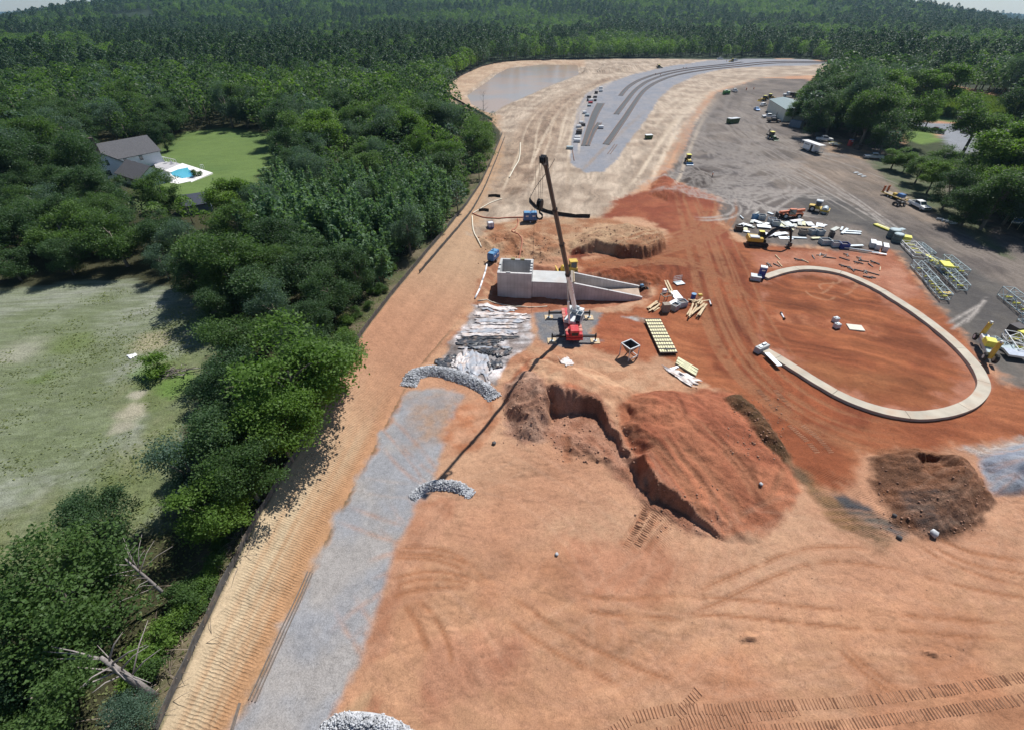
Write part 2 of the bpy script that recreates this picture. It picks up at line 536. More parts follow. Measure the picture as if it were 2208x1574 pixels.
RING_OUT = [(1642, 594), (1690, 578), (1740, 573), (1800, 580), (1850, 596), (1900, 620), (1950, 650), (2000, 682), (2045, 716), (2085, 750), (2120, 790), (2141, 830),
            (2130, 858), (2105, 880), (2060, 897), (2000, 906), (1950, 902), (1900, 893), (1850, 877), (1800, 855), (1750, 826), (1700, 793), (1660, 768), (1632, 752)]
# name, pixel polygon, colour, blend metres, edge noise metres, second colour, mottling metres, streak (angle, amount), speckle, relief
Z = [
    ('far_fields', [(110, 52), (200, 40), (345, 36), (330, 22), (240, 30), (130, 44)], A(120, 150, 80), 20, 10, A(140, 160, 95), 60, None, 0, 0),
    ('ground', [(960, 195), (1000, 160), (1050, 141), (1100, 131), (1420, 127), (1560, 131), (1700, 126), (1850, 136), (1880, 150), (2208, 215), (2208, 290), (2050, 285), (1900, 350), (2260, 600), (2400, 900), (2400, 1750), (440, 1750), (503, 1574),
                (680, 1215), (790, 1000), (880, 820), (980, 700), (1045, 605), (1070, 500), (1098, 380), (1115, 320), (1083, 290), (1000, 228)], A(200, 143, 105), 0.8, 1.0, A(210, 160, 121), 9, None, .10, .5),
    ('ground', [(700, 1500), (880, 1200), (1250, 1180), (1500, 1300), (1700, 1350), (2300, 1250), (2300, 1750), (660, 1750)], A(192, 131, 91), 3, 3, A(202, 148, 107), 6, (8, .18), .08, .4),
    ('ground', [(1020, 1350), (1130, 1400), (1090, 1500), (930, 1540), (900, 1450), (980, 1350)], A(184, 122, 88), 1.5, 1.5, A(196, 136, 100), 3, (100, .1), .1, .4),
    ('ground', [(1220, 1160), (1420, 1170), (1500, 1230), (1380, 1290), (1240, 1270)], A(186, 124, 88), 1.5, 1.5, A(196, 136, 100), 3, None, .1, .4),
    ('sandy_ground', [(960, 200), (1000, 160), (1100, 131), (1420, 127), (1850, 136), (1820, 160), (1640, 168), (1530, 200), (1480, 270), (1410, 380), (1350, 430), (1300, 470), (1130, 520), (1020, 520), (1060, 420), (1090, 330), (1075, 250)],
     A(200, 178, 154), 2, 2, A(168, 146, 124), 6, (((1140, 450), (1215, 300)), .32), .06, .5),
    ('sandy_ground', [(1100, 300), (1160, 230), (1250, 195), (1300, 170), (1330, 168), (1260, 200), (1225, 240), (1190, 330), (1150, 400), (1080, 440), (1060, 430)], A(150, 124, 102), 3, 3, A(180, 154, 128), 5, (((1140, 450), (1215, 300)), .4), .1, .8),
    ('sandy_ground', [(1060, 480), (1140, 470), (1300, 470), (1440, 500), (1430, 540), (1240, 540), (1150, 570), (1030, 540)], A(204, 162, 122), 1.5, 1.5, A(176, 118, 78), 3.5, (20, .2), .12, 1.4),
    ('basin_rim', [(950, 210), (965, 180), (1040, 143), (1100, 132), (1260, 130), (1262, 146), (1110, 143), (1060, 160), (1000, 205), (1030, 235), (1000, 232)], A(186, 152, 122), 2, 1.5, A(206, 176, 144), 6, (50, .15), .05, .3),
    # red clay
    ('red_clay', [(1255, 622), (1250, 560), (1320, 545), (1440, 520), (1430, 440), (1400, 400), (1435, 372), (1480, 400), (1560, 430), (1530, 470), (1590, 520), (1660, 530), (1800, 540), (1920, 530), (2010, 640), (2060, 690), (2150, 830), (2230, 830), (2260, 940),
                  (2100, 965), (1940, 970), (1870, 985), (1760, 1080), (1700, 1000), (1640, 900), (1560, 850), (1480, 800), (1450, 770), (1270, 750), (1290, 680), (1390, 660), (1420, 620), (1330, 610)],
     A(176, 102, 58), 1.2, 1.6, A(154, 82, 44), 6, (((1640, 660), (1500, 640)), .25), .10, .6),
    ('red_clay', [(1440, 560), (1600, 540), (1640, 620), (1640, 760), (1760, 830), (1900, 900), (1870, 950), (1700, 900), (1620, 830), (1540, 800), (1520, 690), (1440, 620), (1260, 600), (1260, 580)], A(160, 84, 44), 1.5, 2, A(136, 68, 37), 4, (((1520, 560), (1575, 720)), .4), .14, .8),
    ('red_clay', [(1300, 470), (1330, 430), (1400, 410), (1440, 380), (1480, 400), (1560, 430), (1540, 470), (1590, 530), (1500, 540), (1440, 500), (1380, 470)], A(168, 92, 56), 1.2, 1.6, A(150, 74, 44), 4, (15, .15), .1, .6),
    ('red_clay', [(1270, 690), (1400, 670), (1450, 760), (1400, 780), (1290, 755)], A(170, 92, 54), 1, 1, A(184, 108, 66), 3, (-3, .22), .08, .7),
    ('pale_clay', [(1620, 545), (1800, 542), (1915, 535), (1995, 640), (1935, 640), (1850, 590), (1740, 565), (1640, 585)], A(196, 132, 100), 1.2, 1.2, A(178, 108, 76), 3, (-20, .1), .1, .5),
    ('ring_floor', RING_OUT, A(186, 122, 92), .5, .3, A(172, 106, 76), 3, (-15, .08), .06, .3),
    ('ring_floor', [(1640, 600), (1740, 592), (1850, 615), (1940, 665), (1995, 705), (2010, 745), (2045, 760), (2070, 800), (2060, 850), (2000, 885), (1900, 870), (1800, 835), (1700, 770), (1650, 745), (1630, 680)], A(168, 94, 50), 1.6, 2.2, A(148, 78, 41), 4, (((1660, 690), (2040, 780)), .42), .1, .5),
    ('ring_floor', [(1660, 672), (1760, 680), (1890, 705), (1900, 730), (1840, 722), (1760, 706), (1660, 692)], A(186, 112, 70), .6, .8, A(160, 86, 48), 1.5, (80, .25), .1, .6),
    ('ring_floor', [(1700, 770), (1830, 790), (1960, 800), (2040, 830), (2000, 870), (1900, 865), (1800, 832)], A(164, 98, 54), 2, 2, A(150, 84, 44), 3, (((1700, 780), (2000, 850)), .35), .1, .4),
    # grey yard of millings
    ('yard', [(1430, 385), (1470, 330), (1500, 260), (1545, 200), (1640, 168), (1740, 172), (1900, 280), (1960, 340), (2120, 440), (2240, 540), (2300, 700), (2300, 850), (2170, 825), (2130, 770), (2070, 705), (2010, 650), (1935, 535), (1860, 545), (1740, 530), (1620, 525), (1545, 470), (1560, 430), (1500, 400)],
     A(112, 102, 96), 1.2, 1.5, A(132, 120, 110), 8, (((1640, 330), (1960, 500)), .32), .16, .5),
    ('yard', [(1480, 340), (1560, 330), (1640, 380), (1720, 440), (1700, 470), (1600, 470), (1550, 440), (1560, 430), (1500, 400), (1450, 370)], A(98, 90, 88), 1.5, 2, A(114, 104, 98), 5, (-10, .15), .14, .4),
    ('yard', [(1700, 420), (1790, 420), (1960, 500), (2208, 640), (2208, 830), (2150, 800), (2060, 690), (1950, 560), (1860, 490), (1760, 470)], A(92, 88, 86), 1.5, 1.5, A(110, 104, 98), 6, (-40, .1), .15, .4),
    ('yard', [(1660, 360), (1760, 330), (1900, 350), (1990, 420), (2100, 500), (2000, 480), (1880, 430), (1760, 400)], A(130, 116, 104), 3, 2, A(146, 128, 112), 6, (((1640, 330), (1960, 500)), .32), .1, .4),
    ('yard', [(1800, 300), (1850, 305), (1900, 340), (1870, 350), (1820, 335), (1780, 330)], A(170, 140, 112), 1.5, 1.5, A(140, 118, 98), 3, None, .1, .4),
    ('pale_clay', [(1760, 175), (1850, 170), (1900, 190), (1800, 200)], A(196, 176, 152), 4, 3, A(176, 160, 140), 8, None, .1, .2),
    ('grass_verge', [(1870, 345), (1960, 350), (2080, 440), (2130, 500), (2180, 560), (2120, 530), (2030, 470), (1960, 430), (1920, 395)], A(92, 102, 70), 1.5, 1.5, A(112, 112, 86), 3, None, .25, .4),
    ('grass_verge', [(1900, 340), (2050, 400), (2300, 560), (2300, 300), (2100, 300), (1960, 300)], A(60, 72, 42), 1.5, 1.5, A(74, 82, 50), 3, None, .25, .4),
    ('highway', [(1850, 252), (1950, 262), (2080, 268), (2208, 281), (2340, 298), (2340, 318), (2208, 300), (2095, 300), (2110, 328), (2050, 332), (2030, 290), (1930, 272)], A(150, 154, 162), 1, .6, A(136, 140, 148), 8, None, .05, .2),
    ('grass_verge', [(1945, 272), (2012, 282), (2030, 305), (1985, 312), (1950, 300)], A(116, 146, 50), 1, 1, A(100, 130, 50), 3, None, .2, .3),
    ('grass_verge', [(1950, 240), (2080, 255), (2208, 270), (2208, 279), (2080, 265), (1950, 256)], A(100, 128, 56), 1, 1, A(90, 116, 50), 3, None, .2, .3),
    # railway ballast
    ('rail_ballast', [(1228, 352), (1232, 300), (1243, 240), (1262, 205), (1300, 184), (1370, 160), (1450, 142), (1530, 131), (1640, 127), (1740, 128), (1800, 136), (1740, 142), (1640, 144), (1560, 150), (1500, 163), (1452, 185), (1420, 215), (1396, 255), (1360, 300), (1330, 345), (1300, 372), (1262, 374)],
     A(146, 149, 158), .5, .7, A(158, 156, 160), 5, (65, .05), .12, .3),
    # crane pad and trench stone
    ('crane_pad', [(1150, 675), (1200, 668), (1262, 672), (1295, 676), (1292, 700), (1270, 722), (1296, 735), (1250, 750), (1180, 748), (1160, 720)], A(126, 128, 134), .5, .8, A(150, 142, 136), 2, None, .3, .8),
    ('crane_pad', [(1370, 680), (1400, 690), (1395, 700), (1340, 684)], A(190, 186, 182), .3, .5, A(160, 120, 96), 1, None, .3, .8),
    ('pale_clay', [(1000, 660), (1130, 650), (1150, 690), (1150, 745), (1180, 752), (1290, 760), (1080, 800), (1070, 850), (900, 800), (960, 740)], A(206, 156, 116), 1, 1, A(190, 130, 92), 2.5, (-10, .15), .1, .9),
    ('pale_clay', [(1024, 656), (1132, 662), (1150, 705), (1142, 742), (1100, 775), (1085, 800), (1068, 830), (985, 802), (940, 796), (965, 745), (1000, 700)], A(206, 200, 200), .5, .7, A(150, 136, 130), 1.4, (-12, .8), .25, .9),
    # mounds
    ('earth_mound', M1, A(186, 114, 76), .6, .8, A(164, 92, 60), 4, (((1400, 930), (1560, 1120)), .45), .15, 1.0),
    ('earth_mound', [(1150, 775), (1290, 778), (1400, 800), (1520, 830), (1480, 845), (1370, 845), (1330, 870), (1340, 940), (1360, 1000), (1320, 930), (1290, 850), (1220, 825), (1170, 830), (1140, 800)], A(214, 166, 126), .6, .9, A(194, 140, 102), 2, (40, .14), .12, .8),
    ('earth_mound', [(1085, 830), (1140, 800), (1180, 832), (1185, 910), (1172, 955), (1130, 960), (1090, 930)], A(204, 158, 130), .7, .8, A(176, 126, 100), 1.6, None, .25, 1.6),
    ('earth_mound', [(1185, 838), (1290, 850), (1345, 940), (1375, 1030), (1545, 1140), (1550, 1160), (1480, 1145), (1380, 1080), (1300, 990), (1190, 965)], A(196, 142, 112), .7, .8, A(172, 114, 84), 1.6, None, .25, 1.5),
    ('clod_bank', [(1552, 862), (1600, 850), (1650, 905), (1705, 985), (1690, 1000), (1640, 960), (1590, 905)], A(122, 84, 54), .5, .6, A(100, 74, 46), 1.2, None, .35, 1.8),
    ('ground', [(1700, 1000), (1760, 1040), (1880, 1120), (1960, 1165), (1900, 1180), (1800, 1130), (1735, 1060)], A(150, 110, 70), .8, 1, A(126, 98, 70), 2, (-30, .3), .25, 1.0),
    ('ground', [(1790, 1065), (1830, 1075), (1900, 1110), (1960, 1150), (1940, 1165), (1850, 1120)], A(84, 84, 88), .6, .7, A(110, 100, 90), 1.5, (-30, .3), .25, 1.0),
    ('brown_mound', [(1868, 985), (1935, 966), (2055, 985), (2125, 1035), (2145, 1085), (2095, 1145), (2000, 1165), (1925, 1130), (1885, 1050)], A(142, 92, 60), .6, .8, A(118, 80, 56), 2.2, None, .3, 1.6),
    ('brown_mound', [(1950, 1060), (2060, 1050), (2080, 1110), (2010, 1150), (1950, 1110)], A(92, 78, 72), .8, .8, A(110, 76, 56), 1.5, None, .3, 1.6),
    ('gravel_heap', [(2105, 975), (2210, 950), (2330, 950), (2360, 1080), (2208, 1068), (2140, 1070)], A(146, 154, 170), .5, .5, A(162, 168, 178), 1.2, None, .22, .8),
    ('ground', [(2060, 965), (2130, 958), (2208, 945), (2208, 965), (2120, 985)], A(200, 186, 176), .6, .8, A(180, 150, 130), 1, None, .35, .6),
    ('spoil_mound', [(1225, 552), (1290, 545), (1340, 556), (1390, 560), (1440, 538), (1432, 508), (1350, 484), (1270, 500), (1225, 525)], A(206, 166, 124), .6, .7, A(186, 142, 104), 2, None, .2, 1.4),
    ('spoil_mound', [(1225, 556), (1232, 540), (1340, 535), (1400, 545), (1440, 526), (1446, 545), (1390, 566), (1290, 552)], A(146, 72, 44), .6, .8, A(124, 60, 38), 1.5, None, .2, 1.2),
    ('dark_heap', [(1470, 380), (1500, 362), (1530, 368), (1552, 394), (1510, 406), (1478, 400)], A(78, 68, 64), .5, .6, A(90, 78, 72), 1.5, None, .2, .8),
    # pit floor: wet clay
    ('pit', [(1052, 672), (1045, 610), (1066, 566), (1160, 572), (1260, 590), (1400, 612), (1408, 640), (1300, 662), (1200, 668), (1130, 676)], A(160, 96, 64), .6, .8, A(186, 122, 88), 2.5, None, .12, .9),
    ('pit', [(1020, 655), (1030, 610), (1062, 562), (1080, 575), (1060, 630), (1050, 662)], A(198, 150, 112), .6, .7, A(170, 112, 78), 1.5, None, .12, 1.0),
    # stone road in the swale
    ('gravel_road', [(440, 1680), (503, 1574), (548, 1480), (605, 1370), (680, 1215), (730, 1110), (790, 1000), (850, 885), (880, 848), (935, 838), (1000, 850), (985, 900), (960, 965), (935, 1030), (905, 1090), (880, 1140), (858, 1185), (840, 1250), (815, 1330), (775, 1440), (745, 1500), (700, 1600), (660, 1690)],
     A(160, 161, 166), .5, .8, A(172, 166, 162), 3.5, (64, .05), .15, .4),
    ('gravel_road', [(880, 862), (1000, 852), (980, 900), (950, 960), (900, 960), (870, 930)], A(178, 146, 122), 1.5, 1.5, A(162, 152, 148), 2, None, .2, .4),
    ('swale_mud', [(850, 1180), (880, 1140), (905, 1090), (940, 1075), (1000, 1080), (970, 1120), (920, 1180), (870, 1250), (830, 1400), (770, 1480), (800, 1350), (835, 1250)], A(202, 146, 110), .6, .9, A(184, 124, 88), 1.6, (65, .2), .08, .5),
    ('swale_mud', [(985, 870), (1065, 855), (1075, 900), (1030, 975), (950, 990), (965, 930)], A(206, 150, 112), .8, .9, A(188, 120, 78), 2, (50, .2), .08, .5),
    ('swale_mud', [(700, 1560), (800, 1480), (850, 1560), (900, 1620), (700, 1700)], A(190, 148, 108), .6, .8, A(176, 112, 78), 2, (50, .1), .08, .4),
]
LAWN_PX = [(330, 345), (345, 315), (400, 285), (500, 276), (600, 290), (620, 330), (560, 380), (560, 420), (420, 448), (300, 452), (300, 400)]
FIELD_PX = [(-700, 560), (-200, 600), (0, 620), (250, 600), (420, 640), (480, 700), (450, 800), (400, 900), (390, 1060), (330, 1150), (200, 1230), (-100, 1360), (-500, 1450)]


def paint():
    pass


# ---------------------------------------------------------------- grid
def _axis(core0, core1, step, lo, hi, grow, cap):
    c = list(np.arange(core0, core1, step))
    d = step; p = c[-1]
    while p < hi:
        d = min(d * grow, max(cap, p * .02)); p += d; c.append(p)
    d = step; p = c[0]; l = []
    while p > lo:
        d = min(d * grow, max(cap, abs(p) * .02)); p -= d; l.append(p)
    return np.array(l[::-1] + c)


GX = np.concatenate([_axis(-42, -28, 0.28, -9000, -28, 1.06, 6), np.arange(-27.85, 58, .165), _axis(58, 120, 0.28, 58, 9000, 1.06, 6)])
GY = np.concatenate([_axis(9, 44, 0.15, -60, 44, 1.06, 3), _axis(44.2, 88, 0.24, 44.2, 9000, 1.017, 3)])
GX = GX[np.r_[True, np.diff(GX) > 1e-3]]; GY = GY[np.r_[True, np.diff(GY) > 1e-3]]
XX, YY = np.meshgrid(GX, GY)
VX, VY = XX.ravel(), YY.ravel()
NV = len(VX)
VZ = height(VX, VY)
P2 = np.stack([VX, VY], -1)
rr = np.hypot(VX, VY)

col = np.empty((NV, 3)); zone = np.zeros(NV, np.int32)
ZN = ['forest_floor']


def zid(n):
    if n not in ZN: ZN.append(n)
    return ZN.index(n)


n1 = fbm(VX / 25, VY / 25, 101, 4); n2 = fbm(VX / 4, VY / 4, 102, 3)
c0 = np.array(A(52, 58, 34)); c1 = np.array(A(84, 80, 54))
col[:] = c0 + (c1 - c0) * n2[:, None]
spk = np.full(NV, .25); rel = np.full(NV, .6); rip = np.zeros(NV); along = np.zeros(NV)
fr = smooth(250, 600, rr)[:, None]
forestc = np.array(A(44, 62, 36)) * (0.75 + .5 * n1[:, None])
col[:] = col * (1 - fr) + forestc * fr

# undergrowth strip beside the fence, field, lawn
e1 = (fbm(VX * .5, VY * .5, 61, 3) - .5) * 2
e2 = (fbm(VX * 1.7, VY * 1.7, 62, 3) - .5) * 2


def blend(mask, ca, cb=None, ms=5.0, seed=0, streak=None):
    k = np.where(mask > 0.003)[0]
    if len(k) == 0: return k
    c = np.tile(np.array(ca), (len(k), 1))
    x, y = VX[k], VY[k]
    if cb is not None:
        t = smooth(.3, .7, fbm(x / ms, y / ms, 200 + seed, 4))[:, None]
        c = c + (np.array(cb) - c) * t
    if streak:
        a = R(streak[0]) if not isinstance(streak[0], tuple) else math.atan2(*(np.diff(unproj(*np.array(streak[0], float).T), axis=0)[0][::-1])); s = x * math.cos(a) + y * math.sin(a); q = -x * math.sin(a) + y * math.cos(a)
        w = (fbm(x * .2, y * .2, 300 + seed, 2) - .5) * 4
        st = fbm(s * .10, (q + w) * 1.1, 310 + seed, 4) - .5
        c = c * (1 + st[:, None] * 2.6 * streak[1])
    m = mask[k][:, None]
    col[k] = col[k] * (1 - m) + c * m
    return k


def world_zone(name, poly, ca, cb, bl, en, ms, streak, sp, re, seed):
    sd = sdist(P2, poly, pad=bl + en + 4)
    m = smooth(-bl, bl, sd + e1 * en + e2 * en * .35)
    k = blend(m, ca, cb, ms, seed, streak)
    spk[k] += (sp - spk[k]) * m[k]; rel[k] += (re - rel[k]) * m[k]
    zone[m > .5] = zid(name)


def zgp(pts, far=170.0):
    out = []
    for u, v in pts:
        z = 3.0
        for _ in range(5):
            p = unproj(u, v, z); z = float(bank_z(p[1]))
        out.append(p)
    return np.array(out)


df_all = np.full(NV, 1e3)
kk = np.where((VX > -60) & (VX < 20) & (VY > -20) & (VY < 190))[0]
dfa, _ = seg_dist(P2[kk], FENCE, False); df_all[kk] = dfa
m = (1 - smooth(1.0, 5.5, df_all + e1 * 2.0)) * 0.85
blend(m, A(132, 118, 92), A(100, 104, 66), 2.0, 5)
FIELD = zgp(FIELD_PX); LAWN = zgp(LAWN_PX)
world_zone('grass_field', FIELD, A(152, 156, 138), A(126, 136, 100), 1.2, 2.0, 10, (25, .10), .35, .5, 1)
fk = zid('grass_field')
sdf = sdist(P2, zgp([(360, 770), (460, 760), (430, 850), (380, 1000), (330, 1150), (180, 1240), (0, 1300), (-300, 1400), (-300, 1150), (0, 1130), (200, 1050), (300, 940), (280, 830)]), 8)
m = smooth(-3, 3, sdf + e1 * 3.5) * .85
blend(m, A(106, 120, 62), A(128, 132, 86), 3.0, 9, (20, .1))
tuf = fbm(VX * 1.3, VY * 2.0, 66, 3); tuf2 = fbm(VX * .22, VY * .22, 67, 4)
kq = np.where(zone == fk)[0]
gm = smooth(.42, .60, tuf[kq] * .7 + tuf2[kq] * .35)[:, None]
col[kq] = col[kq] * (1 - .5 * gm) + np.array(A(104, 116, 70)) * .5 * gm
col[kq] *= (.82 + .4 * fbm(VX[kq] * 2.2, VY[kq] * 2.2, 68, 2))[:, None]
for (u, v, r_, c_) in ((285, 885, 1.6, A(196, 184, 160)), (265, 915, 1.2, A(180, 172, 150)), (330, 735, 2.4, A(176, 164, 130)), (300, 850, .8, A(190, 180, 160)), (40, 760, 3.0, A(170, 168, 146)), (380, 830, 2.2, A(104, 140, 48)), (330, 800, 2.2, A(100, 136, 50)), (150, 740, 2.6, A(110, 128, 60)), (90, 815, 1.4, A(104, 126, 56))):
    p = zgp([(u, v)])[0]
    m = (1 - smooth(.3, 1.0, np.hypot(VX - p[0], VY - p[1]) / r_ / 1.6 + e1 * .35 + e2 * .2)) * .75
    blend(m, c_)
world_zone('lawn', LAWN, A(108, 134, 62), A(96, 124, 58), 2.0, 2.0, 14, (-10, .10), .12, .2, 2)

# banked slope with tracked ridges
sb = np.where(inside(P2, BANK))[0]
_, arc = seg_dist(P2[sb], FENCE, False); dff, _ = seg_dist(P2[sb], FENCE, False); dtt, _ = seg_dist(P2[sb], TOE, False)
tt = dff / (dff + dtt)
_rd = gpoly([(503, 1574), (790, 1000)]); _rd = (_rd[1] - _rd[0]) / np.linalg.norm(_rd[1] - _rd[0])
along[sb] = P2[sb] @ np.array([.16, .98])
Ms = np.zeros(NV); Ms[sb] = 1
band = fbm(arc * .035, tt * 7.0, 71, 4)
tan_ = np.array(A(206, 180, 142)); org = np.array(A(194, 144, 98)); pink = np.array(A(196, 146, 112))
g = smooth(.30, .85, tt + (band - .5) * .9)[:, None]
cs = tan_ + (org - tan_) * g
fadeY = smooth(24, 58, P2[sb][:, 1])[:, None]
up = np.array(A(190, 136, 100)) * (.85 + .4 * band[:, None])
up2 = np.array(A(190, 152, 116)) * (.85 + .3 * band[:, None])
fy2 = smooth(60, 90, P2[sb][:, 1])[:, None]
cs = cs * (1 - fadeY) + (up * (1 - fy2) + up2 * fy2) * fadeY
edge = smooth(0.0, .25, dff)[:, None]
col[sb] = col[sb] * (1 - edge) + cs * edge
spk[sb] = .10; rel[sb] = .45
rip[sb] = (smooth(.4, 1.2, dff) * smooth(.2, 1.0, dtt) * (1 - .8 * smooth(45, 75, P2[sb][:, 1])) * (.6 + .5 * fbm(P2[sb][:, 0] * .3, P2[sb][:, 1] * .3, 72, 2)))
zone[sb] = zid('bank_slope')

for i, (nm, pg, ca, bl, en, cb, ms, st, sp, re) in enumerate(Z):
    zz = gpoly(pg) if (nm in ('ground', 'pit', 'rail_ballast', 'basin_rim', 'gravel_road') or any(np.array_equal(gpoly(pg), q_['p']) for q_ in PILES) or pg is M1 or min(q_[1] for q_ in pg) < 330) else ray_ground(*np.array(pg, float).T)[:, :2]
    if nm == 'ground' and i == 1:
        sd = sdist(P2, zz, 6); sd[sb] = -5
        ins_l = inside(P2, LEFT); sd[ins_l] = np.minimum(sd[ins_l], -2)
        m = smooth(-bl, bl, sd + e1 * en * .3)
        k = blend(m, ca, cb, ms, i, st); spk[k] += (sp - spk[k]) * m[k]; rel[k] += (re - rel[k]) * m[k]; zone[m > .5] = zid('ground')
        continue
    world_zone(nm, zz, ca, cb, bl, en, ms, st, sp, re, i)

# fan of erosion rills and washed lobes on the bare ground: thin darker and paler threads
bare = (zone == zid('ground')) & (VY < 70)
k = np.where(bare)[0]
wx = VX[k] + (fbm(VX[k] * .16, VY[k] * .16, 401, 4) - .5) * 3; wy = VY[k] + (fbm(VX[k] * .16, VY[k] * .16, 402, 4) - .5) * 3
rid = np.abs(fbm(wx * .10 + 4, wy * .42, 403, 4) - .5)
th = 1 - smooth(0, .022, rid)
rid2 = np.abs(fbm(wx * .2, wy * .9 + 9, 404, 4) - .5)
th2 = 1 - smooth(0, .03, rid2)
flow = fbm(wx * .12, wy * .5, 405, 4) - .5
col[k] *= (1 - .14 * th - .08 * th2 + .36 * flow)[:, None]
VZ[k] -= th * .05 + th2 * .03

# tracked ripples in other places (machine passes seen as ridges)
def ripple(px, ang, amt, seed=0):
    sd = sdist(P2, gpoly(px), 3); m = smooth(-.6, .6, sd + e1 * .8)
    k = np.where(m > .02)[0]
    a = R(ang); along[k] = VX[k] * math.cos(a) + VY[k] * math.sin(a)
    rip[k] = np.maximum(rip[k], m[k] * amt)


ripple([(1720, 1000), (1790, 1010), (1900, 1090), (1960, 1160), (1880, 1170), (1760, 1080)], 60, .9)
ripple([(1340, 1160), (1385, 1085), (1450, 1110), (1440, 1180), (1340, 1200)], 35, .7)
ripple([(1700, 905), (1830, 960), (1900, 975), (1850, 1000), (1760, 990)], 20, .8)
ripple([(1270, 690), (1400, 690), (1400, 750), (1290, 752)], 92, .5)
ripple([(1250, 555), (1440, 535), (1600, 545), (1600, 620), (1440, 600)], 97, .5)
#ripple([(690, 1100), (760, 1000), (800, 1000), (600, 1480), (560, 1560), (520, 1574)], 65, .35)

GRID_SHAPE = XX.shape
_H2 = VZ.reshape(GRID_SHAPE)


def height(x, y, fine=True):
    """Height of the finished ground sheet (bilinear)."""
    x = np.atleast_1d(np.asarray(x, float)); y = np.atleast_1d(np.asarray(y, float))
    i = np.clip(np.searchsorted(GX, x) - 1, 0, len(GX) - 2); j = np.clip(np.searchsorted(GY, y) - 1, 0, len(GY) - 2)
    a = np.clip((x - GX[i]) / (GX[i + 1] - GX[i]), 0, 1); b = np.clip((y - GY[j]) / (GY[j + 1] - GY[j]), 0, 1)
    return (_H2[j, i] * (1 - a) + _H2[j, i + 1] * a) * (1 - b) + (_H2[j + 1, i] * (1 - a) + _H2[j + 1, i + 1] * a) * b


def resample(P, step):
    s = np.r_[0, np.cumsum(np.hypot(*np.diff(P, axis=0).T))]; n = int(s[-1] / step); t = np.linspace(0, s[-1], n + 1)
    return np.stack([np.interp(t, s, P[:, 0]), np.interp(t, s, P[:, 1])], -1)


def chaikin(P, k=2):
    for _ in range(k):
        Q = [P[0]]
        for a, b in zip(P[:-1], P[1:]): Q += [a * .75 + b * .25, a * .25 + b * .75]
        Q.append(P[-1]); P = np.array(Q)
    return P



# ================================================================= MACHINE MARKS ON THE GROUND
MARKN = fbm(VX * .8, VY * .8, 881, 4)


class Ribbons:
    """Wheel and track marks pressed into the ground sheet: soft strips of disturbed soil, a few centimetres deep."""
    def __init__(self): self.m = np.zeros(GRID_SHAPE)

    def add(self, P, w, lift=0):
        if len(P) < 3: return
        P = resample(P, .12); t = np.gradient(P, axis=0); t /= np.linalg.norm(t, axis=1)[:, None] + 1e-9; nr = np.stack([-t[:, 1], t[:, 0]], -1); n = len(P)
        ef = np.clip(np.minimum(np.arange(n), n - 1 - np.arange(n)) / max(3.0, n * .12), 0, 1)
        for s in np.linspace(-.5, .5, max(3, int(w / .12))):
            Q = P + nr * (w * s); wt = ef * (1 - .5 * abs(2 * s) ** 2)
            i = np.clip(np.searchsorted(GX, Q[:, 0]) - 1, 0, len(GX) - 2); j = np.clip(np.searchsorted(GY, Q[:, 1]) - 1, 0, len(GY) - 2)
            fx = (Q[:, 0] - GX[i]) / (GX[i + 1] - GX[i]); fy = (Q[:, 1] - GY[j]) / (GY[j + 1] - GY[j])
            narrow = np.clip(w / np.maximum(GX[i + 1] - GX[i], (GY[j + 1] - GY[j]) * .6), 0, 1)
            for di, dj, ww in ((0, 0, (1 - fx) * (1 - fy)), (1, 0, fx * (1 - fy)), (0, 1, (1 - fx) * fy), (1, 1, fx * fy)):
                np.maximum.at(self.m, (j + dj, i + di), np.clip(ww * 1.8, 0, 1) * wt * narrow)

    def build(self, colr, amt, dip=.03):
        k = np.where(self.m.ravel() > .01)[0]; m = self.m.ravel()[k] * smooth(.12, .5, MARKN[k]) * amt
        col[k] = col[k] * (1 - m[:, None]) + np.array(colr) * m[:, None]
        VZ[k] -= dip * self.m.ravel()[k]


def path(pxs, step=.5):
    P = np.array([at(u, v)[:] for u, v in pxs])[:, :2]; return resample(chaikin(P, 3), step)


def offset(P, d):
    t = np.gradient(P, axis=0); t /= np.linalg.norm(t, axis=1)[:, None] + 1e-9; return P + np.stack([-t[:, 1], t[:, 0]], -1) * d


